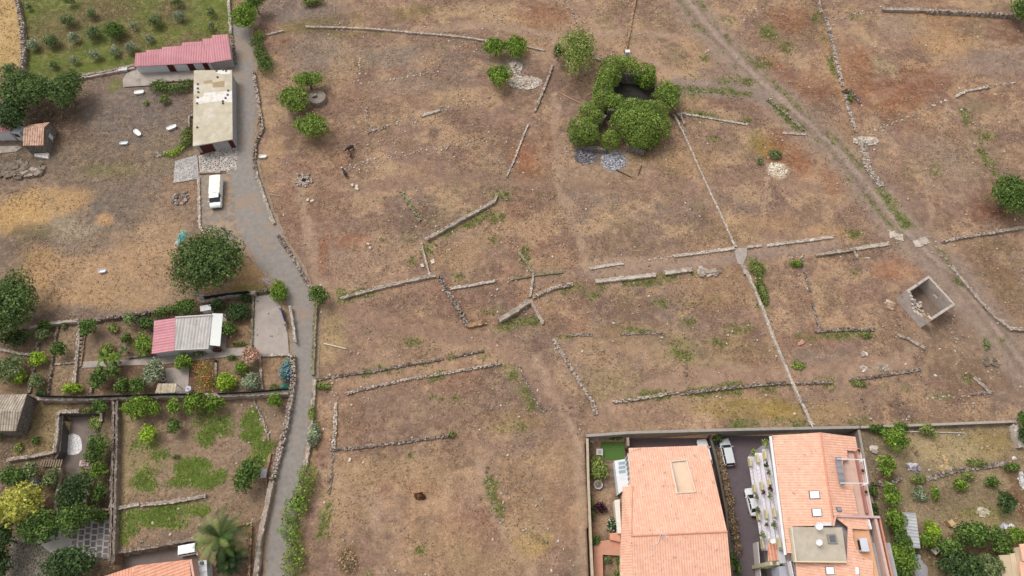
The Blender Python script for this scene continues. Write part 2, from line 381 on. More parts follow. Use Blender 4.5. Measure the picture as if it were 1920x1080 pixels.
# right hand fields
for a in ((1600, 150, 30, 60), (1530, 165, 60, 30), (1660, 165, 50, 18), (1450, 150, 40, 40), (1480, 35, 50, 25), (1470, 280, 40, 40), (1720, 150, 60, 30)): E(*a, RU2, .5)
for a in ((1620, 110, 22, 30), (1440, 130, 25, 25), (1700, 190, 40, 20), (1560, 320, 25, 60), (1500, 300, 20, 40), (1660, 200, 30, 20)): E(*a, (160, 106, 70), .5)
for a in ((1740, 60, 80, 30), (1770, 30, 120, 10), (1340, 80, 60, 40), (1560, 120, 15, 80), (1575, 260, 30, 40), (1780, 85, 60, 20), (1420, 420, 80, 20), (1560, 440, 60, 15)): E(*a, (184, 146, 106), .55)
E(1655, 120, 24, 13, (166, 146, 116), .9, rot=-35, k=.4); E(1675, 135, 8, 14, (166, 146, 116), .9, k=.3)
E(1690, 50, 50, 25, (150, 132, 120), .6); E(1860, 120, 60, 30, (140, 122, 112), .6); E(1800, 300, 90, 60, (142, 122, 104), .6); E(1760, 290, 40, 30, (150, 132, 116), .5)
E(1458, 318, 20, 16, (220, 200, 172), .95, k=.7, soft=.35); E(1440, 280, 30, 18, (150, 112, 52), .7); E(1420, 265, 22, 20, (134, 116, 60), .6)
E(1860, 400, 60, 20, (130, 86, 70), .7); E(1880, 380, 60, 30, (120, 84, 66), .7); E(1900, 60, 50, 25, (122, 84, 66), .6)
for a in ((1840, 520, 60, 50), (1890, 560, 50, 60), (1850, 460, 60, 15)): E(*a, (128, 104, 76), .6)
for a in ((1700, 500, 40, 22), (1660, 510, 30, 18)): E(*a, (160, 108, 78), .55)
E(1800, 640, 120, 60, (140, 120, 98), .5); E(1830, 700, 80, 50, (134, 112, 90), .5); E(1860, 630, 40, 30, (150, 130, 86), .5)
E(1400, 765, 110, 26, (158, 136, 78), .75); E(1460, 770, 50, 25, (166, 138, 76), .7); E(1560, 770, 60, 25, (176, 146, 106), .6); E(1330, 660, 130, 30, (150, 132, 94), .5)
E(1330, 540, 90, 40, (168, 134, 100), .5); E(1150, 640, 80, 40, (160, 130, 100), .4); E(860, 480, 60, 30, (178, 144, 110), .5); E(1200, 620, 100, 20, (168, 140, 104), .4)
for a in ((740, 890, 120, 30), (960, 880, 40, 40), (1010, 960, 80, 60), (820, 1010, 80, 40), (640, 950, 40, 80), (900, 1060, 120, 40), (1040, 870, 50, 50)): E(*a, (172, 142, 108), .55)
E(788, 922, 40, 22, (160, 126, 98), .9); E(680, 1050, 60, 60, (150, 122, 102), .6); E(1000, 1020, 40, 25, (172, 146, 84), .6); E(655, 1050, 20, 30, (112, 88, 56), .7); E(1050, 960, 25, 90, (148, 116, 96), .55)
E(760, 660, 120, 40, (156, 128, 106), .5); E(800, 760, 120, 40, (150, 124, 104), .5); E(620, 640, 30, 60, (168, 146, 102), .6); E(970, 790, 60, 25, (158, 130, 90), .5)
L(TRACK, 9.0, (148, 124, 108), .7, soft=.9, k=.8)
L(TRACK, 6.4, (158, 138, 124), 1.0, soft=.7, k=.6)
L([(a+5, c) for a, c in TRACK], 1.3, (170, 150, 136), .75); L([(a-8, c) for a, c in TRACK], 1.0, (134, 112, 98), .6); L([(a+14, c) for a, c in TRACK], .9, (136, 112, 98), .5)
L([(1275, 160), (1350, 165), (1440, 182)], 4, (152, 132, 122), .9); L([(a-15, b) for a, b in TRACK[:8]], .9, (112, 116, 74), .55, green=.4, brk=.5); L([(a+22, b) for a, b in TRACK[:7]], 1.2, (118, 122, 72), .55, green=.5, brk=.5)
# green growth at wall feet and in the grass
for l in ([(812, 455), (870, 425), (930, 392)], [(1130, 535), (1230, 527)], [(1250, 518), (1300, 513)], [(1405, 490), (1425, 530), (1440, 570)], [(680, 700), (790, 685)], [(770, 712), (830, 704)], [(850, 672), (905, 666)],
          [(1180, 745), (1290, 737), (1400, 728), (1480, 722)], [(1360, 170), (1440, 185), (1500, 240)], [(1530, 20), (1550, 90), (1565, 140)], [(1800, 200), (1830, 260), (1870, 330)], [(1640, 350), (1680, 400), (1700, 430)], [(920, 900), (935, 960)], [(610, 940), (605, 1000)],
          [(640, 560), (720, 542)], [(1000, 600), (940, 612)], [(1380, 800), (1500, 795)], [(1500, 630), (1640, 625)], [(950, 690), (1000, 760)], [(1280, 165), (1360, 170)], [(1285, 210), (1400, 225)], [(1765, 470), (1800, 530)], [(1500, 690), (1560, 720)]):
    L(l, 1.7, (116, 124, 64), .65, green=.7, k=.6, brk=.45)
for a in ((1420, 500, 14, 12), (1425, 545, 12, 30), (940, 365, 20, 10), (900, 400, 30, 12), (930, 410, 18, 12), (860, 520, 14, 8), (920, 585, 20, 12), (1075, 545, 30, 12), (1110, 555, 14, 8), (1290, 570, 14, 8), (1340, 560, 12, 8), (1290, 600, 14, 10), (1385, 615, 30, 14),
          (1270, 650, 25, 25), (1290, 665, 16, 12), (1350, 640, 18, 8), (1000, 600, 20, 10), (940, 615, 14, 10), (930, 625, 8, 8), (715, 375, 8, 5), (770, 640, 20, 8), (690, 620, 10, 6), (1190, 620, 30, 6), (1060, 630, 20, 5), (770, 855, 9, 6), (855, 750, 12, 7), (815, 745, 14, 8),
          (850, 670, 14, 7), (960, 700, 15, 20), (1395, 795, 30, 7), (1615, 790, 30, 8), (1720, 795, 20, 6), (1600, 510, 10, 7), (1630, 625, 10, 8), (1700, 730, 10, 9), (1760, 740, 30, 9), (1660, 725, 8, 6), (1810, 710, 10, 12), (1880, 640, 14, 10), (1605, 30, 12, 10), (1480, 90, 20, 10),
          (1430, 120, 14, 14), (1320, 110, 12, 8), (1300, 145, 16, 8), (1370, 150, 30, 9), (1400, 155, 30, 8), (1340, 260, 16, 9), (1430, 300, 9, 7), (1560, 265, 9, 6), (1590, 340, 6, 6), (1520, 220, 7, 6), (1595, 185, 6, 8), (1305, 50, 8, 8), (1300, 180, 20, 8), (1440, 60, 20, 20), (1365, 40, 14, 10),
          (775, 490, 12, 9), (800, 470, 10, 14), (985, 480, 12, 20), (930, 450, 10, 12), (690, 1075, 8, 10), (590, 820, 14, 30), (1240, 570, 16, 9), (720, 450, 6, 5), (950, 800, 40, 12), (790, 1030, 12, 8), (640, 545, 12, 8), (1600, 440, 20, 10), (1680, 380, 12, 8), (1755, 320, 14, 10), (1850, 250, 20, 12)):
    E(*a, random.choice(((128, 130, 74), (118, 126, 66), (132, 130, 80))), .62, green=.8)
E(1425, 545, 10, 34, (96, 140, 44), .75, green=1, rot=-8); E(1418, 500, 16, 14, (110, 140, 54), .7, green=1)
# middle gardens
P([(0, 620), (100, 607), (150, 600), (290, 587), (372, 568), (480, 552), (545, 600), (540, 737), (70, 742), (0, 735)], (134, 112, 92), .92)
P([(108, 618), (145, 610), (140, 725), (92, 730)], (156, 134, 108), .8); P([(160, 610), (235, 600), (240, 680), (155, 680)], (138, 116, 98), .8); P([(418, 590), (470, 588), (468, 650), (422, 650)], (144, 116, 90), .8); P([(490, 668), (542, 666), (540, 722), (492, 728)], (158, 130, 102), .85)
P([(0, 690), (60, 660), (90, 660), (80, 740), (0, 740)], (120, 102, 76), .7); P([(410, 670), (460, 670), (490, 730), (412, 735)], (146, 122, 98), .7); P([(235, 680), (370, 690), (370, 730), (180, 735)], (112, 84, 68), .7)
# lower lawn
P([(222, 760), (540, 740), (525, 800), (505, 870), (490, 960), (475, 1000), (370, 1010), (215, 1045)], (146, 124, 102), .93)
P([(222, 760), (260, 760), (300, 850), (230, 955), (218, 955)], (160, 142, 104), .6); E(450, 800, 60, 60, (150, 124, 108), .6)
for a in ((400, 790, 38, 18, -12), (385, 820, 20, 16, 0), (350, 895, 34, 26, 0), (395, 900, 22, 20, 0), (375, 870, 24, 10, 0), (270, 900, 24, 24, 0), (470, 800, 22, 30, 0), (490, 840, 18, 26, 0), (480, 870, 20, 18, 0), (275, 830, 20, 20, 0), (300, 850, 16, 10, 0)):
    E(*a[:4], (122, 138, 70), .8, rot=a[4], green=.9, k=1.3)
for a in ((240, 985, 26, 30), (300, 965, 46, 20), (345, 955, 40, 14), (330, 985, 26, 12), (270, 970, 20, 14), (380, 960, 14, 8)): E(*a, (126, 148, 66), .85, green=1, k=1.2)
E(340, 1010, 60, 14, (136, 114, 98), .8); E(240, 1015, 20, 12, (168, 138, 112), .7); E(505, 760, 25, 35, (142, 120, 102), .7); E(280, 870, 40, 14, (132, 132, 76), .5)
# south-west courts
P([(0, 745), (215, 750), (215, 1090), (0, 1090)], (112, 96, 78), .93); P([(70, 758), (140, 756), (104, 845), (20, 862), (35, 820), (60, 800)], (152, 134, 94), .8); P([(72, 880), (110, 878), (100, 960), (72, 965)], (120, 92, 70), .7)
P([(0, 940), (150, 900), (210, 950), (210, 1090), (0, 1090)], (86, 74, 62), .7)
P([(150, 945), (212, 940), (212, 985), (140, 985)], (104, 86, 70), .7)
# east garden
P([(1612, 806), (1905, 797), (1990, 900), (1990, 1200), (1690, 1200), (1640, 970)], (148, 132, 102), .9); E(1780, 840, 110, 30, (176, 156, 116), .75); E(1860, 830, 40, 25, (150, 128, 78), .6)
E(1636, 850, 20, 40, (128, 114, 98), .8); E(1780, 930, 100, 25, (134, 118, 92), .7); E(1840, 970, 60, 20, (158, 140, 96), .6); E(1660, 900, 30, 20, (120, 96, 74), .8); E(1915, 930, 20, 60, (110, 74, 54), .7)
E(1780, 1040, 120, 40, (104, 86, 62), .8); E(1890, 870, 30, 20, (120, 90, 70), .5); E(1850, 960, 50, 14, (138, 138, 76), .5, green=.3)
col *= (.80+.40*fbm(X, Y, 1.0, 3, 5, .7))[..., None]
col *= (.88+.24*fbm(X, Y, 5.0, 3, 6, .6))[..., None]
edge = np.maximum(np.maximum(-118-X, X-118), Y-130); edge = np.maximum(edge, -2-Y); fm = ss(0, 10, edge)[..., None]; col = col*(1-fm)+C3((158, 131, 108))*fm
Z = level(X, Y)
far = (X < -128) | (X > 128) | (Y < -4) | (Y > 140)
Z = Z+np.where(Z < -.1, 0, (fbm(X, Y, 4, 4, 9)-.5)*.16*(~far))
idx = np.arange(X.size).reshape(sh)
F = np.stack([idx[:-1, :-1], idx[:-1, 1:], idx[1:, 1:], idx[1:, :-1]], -1).reshape(-1, 4)
me = bpy.data.meshes.new('ground')
me.vertices.add(X.size); me.vertices.foreach_set('co', np.stack([X, Y, Z], -1).astype(np.float32).ravel())
k = len(F); me.loops.add(4*k); me.loops.foreach_set('vertex_index', F.astype(np.int32).ravel())
me.polygons.add(k); me.polygons.foreach_set('loop_start', np.arange(0, 4*k, 4, dtype=np.int32)); me.polygons.foreach_set('loop_total', np.full(k, 4, dtype=np.int32))
me.polygons.foreach_set('use_smooth', np.ones(k, bool)); me.update(calc_edges=True)
ca = me.color_attributes.new('Col', 'FLOAT_COLOR', 'POINT'); arr = np.ones((X.size, 4), np.float32); arr[:, :3] = col.reshape(-1, 3); arr[:, 3] = (1-.65*SMM).ravel(); ca.data.foreach_set('color', arr.ravel())
def ground_mat():
    m, ns, ls, p = _mat('dry earth and grass')
    geo = ns.new('ShaderNodeNewGeometry').outputs['Position']
    a = ns.new('ShaderNodeAttribute'); a.attribute_name = 'Col'; c = a.outputs['Color']
    al = a.outputs['Alpha']; n1 = noise(ns, ls, geo, 3.4, 6, .85); n2 = noise(ns, ls, geo, .55, 6, .7); n3 = noise(ns, ls, geo, 1.1, 5, .7)
    c = mixc(ns, ls, math_(ns, ls, 'MULTIPLY', al, mrange(ns, ls, n2, .48, .66, 0, .32)), c, alb((190, 158, 130)))
    c = mixc(ns, ls, math_(ns, ls, 'MULTIPLY', al, mrange(ns, ls, noise(ns, ls, geo, 1.6, 7, .8), .54, .72, 0, .5)), c, alb((104, 84, 68)))
    c = mixc(ns, ls, al, c, mixc(ns, ls, 1.0, c, gray(ns, ls, mrange(ns, ls, n1, .30, .70, .46, 1.54)), 'MULTIPLY'))
    c = mixc(ns, ls, 1.0, c, gray(ns, ls, mrange(ns, ls, n3, .3, .7, .84, 1.16)), 'MULTIPLY')
    v = ns.new('ShaderNodeTexVoronoi'); v.inputs['Scale'].default_value = 1.1; ls.new(geo, v.inputs['Vector'])
    sp = math_(ns, ls, 'MULTIPLY', mrange(ns, ls, v.outputs['Distance'], .06, .16, 1, 0), mrange(ns, ls, noise(ns, ls, geo, .25, 4, .6), .5, .6, 0, .6))
    c = mixc(ns, ls, sp, c, alb((205, 190, 172)))
    ls.new(c, p.inputs['Base Color']); p.inputs['Roughness'].default_value = .95; p.inputs['Specular IOR Level'].default_value = .1
    b = ns.new('ShaderNodeBump'); b.inputs['Strength'].default_value = .7; b.inputs['Distance'].default_value = .15
    ls.new(n1, b.inputs['Height']); ls.new(b.outputs[0], p.inputs['Normal'])
    return m
me.materials.append(ground_mat()); go = bpy.data.objects.new('ground', me); C.objects.link(go); go['kind'] = 'structure'

# ---------------------------------------------------------------- roads, paths, paved sheets
def sheet(name, pts, m, z=.09, rag=.0, col=(.5, .5, .5), kind='structure', lvl=None, label=None, cat=None):
    "flat sheet from traced outline; ragged edge"
    lv = 0 if lvl is None else lvl
    P_ = GP(pts, lv+z); o = []
    for i in range(len(P_)):
        a, b = P_[i], P_[(i+1) % len(P_)]; n = max(1, int((b-a).length/(.9 if rag else 1e9)))
        for q in range(n):
            p = a.lerp(b, q/n)
            if rag: p = p+Vector((random.gauss(0, rag), random.gauss(0, rag), 0))
            o.append(p)
    from mathutils.geometry import tessellate_polygon
    mb = MB(col); T = tessellate_polygon([o])
    for t in T:
        q = [o[i] for i in t]
        if (q[1]-q[0]).cross(q[2]-q[0]).z < 0: q = q[::-1]
        mb.face(q, col)
    ob = mb.build(name, m); return tag(ob, label, cat, None, kind)
def strip_pts(cl, wpx): # centre line with px half widths -> outline
    Lh, Rh = [], []
    for i, (a, b, h) in enumerate(cl):
        p = cl[max(0, i-1)]; q = cl[min(len(cl)-1, i+1)]; dx, dy = q[0]-p[0], q[1]-p[1]; l = math.hypot(dx, dy)
        Lh.append((a-dy/l*h*wpx, b+dx/l*h*wpx)); Rh.append((a+dy/l*h*wpx, b-dx/l*h*wpx))
    return Lh+Rh[::-1]
M_ROAD = mat('worn asphalt', alb((152, 144, 137), .76), .92, .16, 1.4, .3, 10, stain=(alb((166, 142, 122)), .22, .50, .65))
ROAD = [(452, 40, 14), (456, 90, 18), (456, 150, 20), (455, 220, 22), (452, 290, 22), (462, 350, 28), (478, 410, 34), (505, 470, 32), (545, 520, 27), (565, 570, 22), (571, 620, 21), (571, 700, 20), (564, 760, 19), (553, 830, 20), (540, 900, 20), (529, 970, 21), (524, 1040, 22), (522, 1130, 22)]
M_VERGE = mat('gravel verge', alb((158, 138, 118)), .95, .3, 2.2, .4, 10)
sheet('road_verge', strip_pts([(a, b, h+7) for a, b, h in ROAD], 1), M_VERGE, .085, .12)
sheet('road', strip_pts(ROAD, 1), M_ROAD, .11, .17)
sheet('parking_bay', [(372, 330), (440, 325), (452, 380), (470, 440), (455, 470), (430, 465), (395, 432), (376, 425)], mat('bare gravel', alb((152, 138, 126)), .95, .3, 1.2, .4, 8, stain=(alb((188, 158, 124)), .5, .5, .6)), .095, .12)
def cobble_mat(name, c1, c2, sc, th=.10):
    m, ns, ls, p = _mat(name); geo = ns.new('ShaderNodeNewGeometry').outputs['Position']
    v = ns.new('ShaderNodeTexVoronoi'); v.inputs['Scale'].default_value = sc; v.feature = 'DISTANCE_TO_EDGE'; ls.new(geo, v.inputs['Vector'])
    v2 = ns.new('ShaderNodeTexVoronoi'); v2.inputs['Scale'].default_value = sc; ls.new(geo, v2.inputs['Vector'])
    c = mixc(ns, ls, mrange(ns, ls, v.outputs[0], th*.5, th, 0, 1), c1, c2)
    sp = ns.new('ShaderNodeSeparateColor'); ls.new(v2.outputs['Color'], sp.inputs[0])
    c = mixc(ns, ls, 1, c, gray(ns, ls, mrange(ns, ls, sp.outputs[0], 0, 1, .7, 1.25)), 'MULTIPLY')
    ls.new(c, p.inputs['Base Color']); p.inputs['Roughness'].default_value = .9
    b = ns.new('ShaderNodeBump'); b.inputs['Distance'].default_value = .05; ls.new(v.outputs[0], b.inputs['Height']); ls.new(b.outputs[0], p.inputs['Normal']); return m
M_COB = cobble_mat('cobbles', alb((205, 196, 188)), alb((128, 116, 108)), 2.4, .16)
sheet('cobbled_pavement', [(379, 290), (438, 272), (446, 278), (443, 318), (375, 324), (372, 292)], M_COB, .13)
sheet('cobbled_terrace', [(328, 302), (370, 290), (373, 335), (325, 343)], cobble_mat('pale cobbles', alb((200, 194, 190)), alb((150, 142, 138)), 3.0, .14), .13)
M_CPALE = mat('pale concrete', alb((176, 164, 154)), .9, .18, .7, .15, 8, stain=(alb((132, 122, 114)), .9, .55, .6))
M_CMID = mat('old concrete', alb((178, 166, 158)), .92, .16, .6, .15, 8, stain=(alb((180, 166, 154)), .7, .52, .6))
sheet('concrete_terrace', [(262, 127), (365, 119), (365, 150), (290, 152), (283, 160), (231, 163), (230, 150), (236, 138), (258, 128)], M_CPALE, .2)
sheet('pavement', [(479, 556), (512, 551), (526, 575), (539, 625), (542, 664), (488, 664), (474, 645)], M_CMID, .12)
sheet('garden_path', [(150, 678), (240, 674), (305, 665), (380, 655), (450, 652), (474, 650), (474, 664), (400, 672), (300, 684), (240, 685), (152, 690)], M_CPALE, .12)
sheet('house_pavement', [(410, 590), (425, 588), (424, 655), (410, 660), (303, 668), (303, 684), (290, 684), (300, 664), (395, 652)], M_CPALE, .14)
sheet('barbecue_terrace', [(310, 690), (355, 688), (352, 738), (290, 738), (312, 715)], M_CMID, .12)
sheet('service_yard', [(1150, 800), (1630, 795), (1720, 1250), (1150, 1250)], mat('asphalt', alb((112, 100, 104), .72), .9, .10, 1.5, .25, 12), .04, lvl=-3.0) if 0 else None
M_ASPH = mat('asphalt', alb((110, 98, 102), .8), .9, .10, 1.5, .25, 12)
mb = MB(); q = [Vector((p[0], p[1], -2.96)) for p in LOTW[0][0]]; mb.face(q[::-1]); tag(mb.build('car_park_road', M_ASPH), kind='structure')
mb = MB(); q = [Vector((p[0], p[1], -1.76)) for p in LOTW[2][0]]; mb.face(q[::-1]); tag(mb.build('patio_pavement', mat('patio', alb((134, 120, 112)), .9, .2, .8, .2, 8)), kind='structure')
mb = MB(); q = [Vector((p[0], p[1], -1.46)) for p in LOTW[3][0]]; mb.face(q[::-1]); tag(mb.build('yard_pavement', mat('yard concrete', alb((124, 112, 108)), .9, .14, .8, .2, 8)), kind='structure')
sheet('flagstone_pavement', [(140, 975), (208, 972), (204, 1046), (100, 1040), (60, 1010)], mat('pale joints', alb((186, 178, 170)), .9, .1, 1), .12)
mb = MB()
for i in range(6):
    for j in range(6):
        x, y = 138+i*12-j*1.0, 979+j*11.5+(3 if i % 2 else 0)
        if x > 200: continue
        w1, h1 = random.uniform(8, 9.4), random.uniform(7.8, 9.2); mb.prism(GP([(x, y, .15), (x+w1, y-.6, .15), (x+w1-.6, y+h1, .15), (x-.6, y+h1, .15)]), .1, col=alb(random.choice(((120, 112, 114), (134, 126, 126), (108, 102, 106)))))
tag(mb.build('flagstones', M_ATTR), kind='structure')
sheet('paving', [(20, 1010), (60, 1000), (120, 1035), (110, 1090), (10, 1090)], cobble_mat('small setts', alb((130, 122, 108)), alb((84, 76, 66)), 2.6, .14), .11)
sheet('concrete_slab_crossing', [(1376, 466), (1401, 464), (1400, 480), (1392, 498), (1383, 494)], M_CPALE, .16)
# bare-ring round the well, pale gravel circle on the patio
sheet('patio_gravel_circle', [(137+18*math.cos(a*.524), 833+20*math.sin(a*.524)) for a in range(12)], mat('white gravel', alb((226, 222, 220)), .95, .5, 4, .5, 12), .06, .1, lvl=-1.76)
# ---------------------------------------------------------------- walls
PAL = {'g': [(174, 158, 144), (160, 144, 132), (186, 170, 156), (140, 124, 112), (196, 182, 168)],
       'd': [(142, 126, 116), (126, 112, 102), (156, 140, 128), (170, 156, 144), (112, 100, 90)],
       'p': [(200, 188, 174), (184, 170, 156), (214, 204, 192), (168, 154, 142)],
       'o': [(132, 126, 98), (150, 142, 112), (116, 110, 82), (164, 154, 130)],
       'w': [(202, 188, 172), (216, 204, 190), (176, 160, 146), (188, 172, 158)],
       'b': [(176, 136, 96), (150, 116, 88), (186, 160, 130), (120, 96, 76)]}
def resample(P_, st):
    out = []
    for a, b in zip(P_[:-1], P_[1:]):
        n = max(1, int((b-a).length/st))
        out += [(a.lerp(b, i/n), (b-a).normalized()) for i in range(n)]
    out.append((P_[-1], (P_[-1]-P_[-2]).normalized())); return out
def wallmesh(pts, w, h, kind, pal='g', z0=0, dens=1.0):
    h = h*.72 if h < .95 else h
    w = w*.85
    P_ = GP([(p[0], p[1]) for p in pts], z0+h); P_ = [Vector((p.x, p.y, 0)) for p in P_]
    mb = MB(); cols = [alb(c) for c in PAL[pal]]
    if kind == 'dry':
        st = .34; nac = max(2, round(w/.30))
        for p, d in resample(P_, st):
            nrm = Vector((-d.y, d.x, 0)); hh = h*random.uniform(.8, 1.12)*(.55 if random.random() < .06 else 1)
            for j in range(nac):
                off = (j-(nac-1)/2)*w/nac
                c = p+nrm*(off+random.gauss(0, .05))+d*random.gauss(0, .06)
                H = hh*random.uniform(.82, 1.08); s = (random.uniform(.24, .42), random.uniform(.85, 1.15)*w/nac, 0)
                lay = 1 if H < .5 else max(2, int(H/.45)); zb = z0-.1
                for q in range(lay):
                    dz = (z0+H-zb)/(lay-q) if q == lay-1 else (H+.1)/lay
                    mb.box((c.x+random.gauss(0, .02), c.y+random.gauss(0, .02), zb+dz/2), (s[0], s[1], dz), math.atan2(d.y, d.x)+random.gauss(0, .15), random.choice(cols), jit=.14); zb += dz
    elif kind == 'con':
        rs = resample(P_, .8); n = len(rs); prev = None; base = tuple(sum(q[i] for q in cols)/len(cols) for i in range(3))
        for i, (p, d) in enumerate(rs):
            nrm = Vector((-d.y, d.x, 0)); ww = w/2*random.uniform(.88, 1.1); hh = z0+h*random.uniform(.96, 1.03); o = nrm*random.gauss(0, w*.06)
            cur = (p+nrm*ww+o, p-nrm*ww+o, hh)
            if prev and not (dens < 1 and random.random() > dens):
                c = tuple(.62*m_+.38*v for m_, v in zip(base, random.choice(cols))) if random.random() < .8 else random.choice(cols); a, b, h0 = prev; e, f, h1 = cur; zb = z0-.12
                T = [(a.x, a.y, h0), (b.x, b.y, h0), (f.x, f.y, h1), (e.x, e.y, h1)]; B = [(x, y, zb) for x, y, _ in T]
                mb.face(T, c); mb.face([B[1], B[2], T[2], T[1]], c); mb.face([B[3], B[0], T[0], T[3]], c)
                mb.face([B[0], B[1], T[1], T[0]], c); mb.face([B[2], B[3], T[3], T[2]], c)
            prev = cur
        if dens >= 1:
            for p, d in resample(P_, .38):
                nrm = Vector((-d.y, d.x, 0))
                for sg in (-1, 1):
                    if random.random() < .35: continue
                    c = p+nrm*sg*w*random.uniform(.32, .5); s = random.uniform(.14, .3)
                    mb.box((c.x, c.y, z0+h*random.uniform(.9, 1.04)), (s*1.5, s*.8, .16), math.atan2(d.y, d.x)+random.gauss(0, .2), random.choice(cols[2:3]+cols[-1:]+cols), jit=.15)
                if random.random() < .3:
                    c = p+nrm*random.gauss(0, w*.25); s = random.uniform(.12, .22); mb.box((c.x, c.y, z0+h), (s, s, .1), random.uniform(0, 3), random.choice(cols), jit=.2)
    else:
        for p, d in resample(P_, .5):
            nrm = Vector((-d.y, d.x, 0))
            for j in range(max(1, int(w*2.6))):
                if random.random() > .95*dens: continue
                s = random.uniform(.14, .38); c = p+nrm*random.gauss(0, w*.36)+d*random.gauss(0, .25)
                mb.box((c.x, c.y, z0+s*.2), (s*random.uniform(.8, 1.5), s, s*.7), random.uniform(0, 3), random.choice(cols), jit=.16, tap=.8)
    return mb
M_WALLS = {'dry': M_ATTR, 'con': M_CONC, 'rub': M_ATTR}
def wall(pts, w, h, kind, pal, label, name=None, cat=None, z0=0, dens=1.0, group=None):
    mb = wallmesh(pts, w, h, kind, pal, z0, dens)
    nm = name or {'dry': 'stone_wall', 'con': 'mortared_wall', 'rub': 'ruined_wall'}[kind]
    return tag(mb.build(nm, M_WALLS[kind]), label, cat or 'wall', group or {'dry': 'dry stone walls of the fields', 'con': 'mortared wall copings of the fields', 'rub': 'collapsed rows of stones'}[kind])
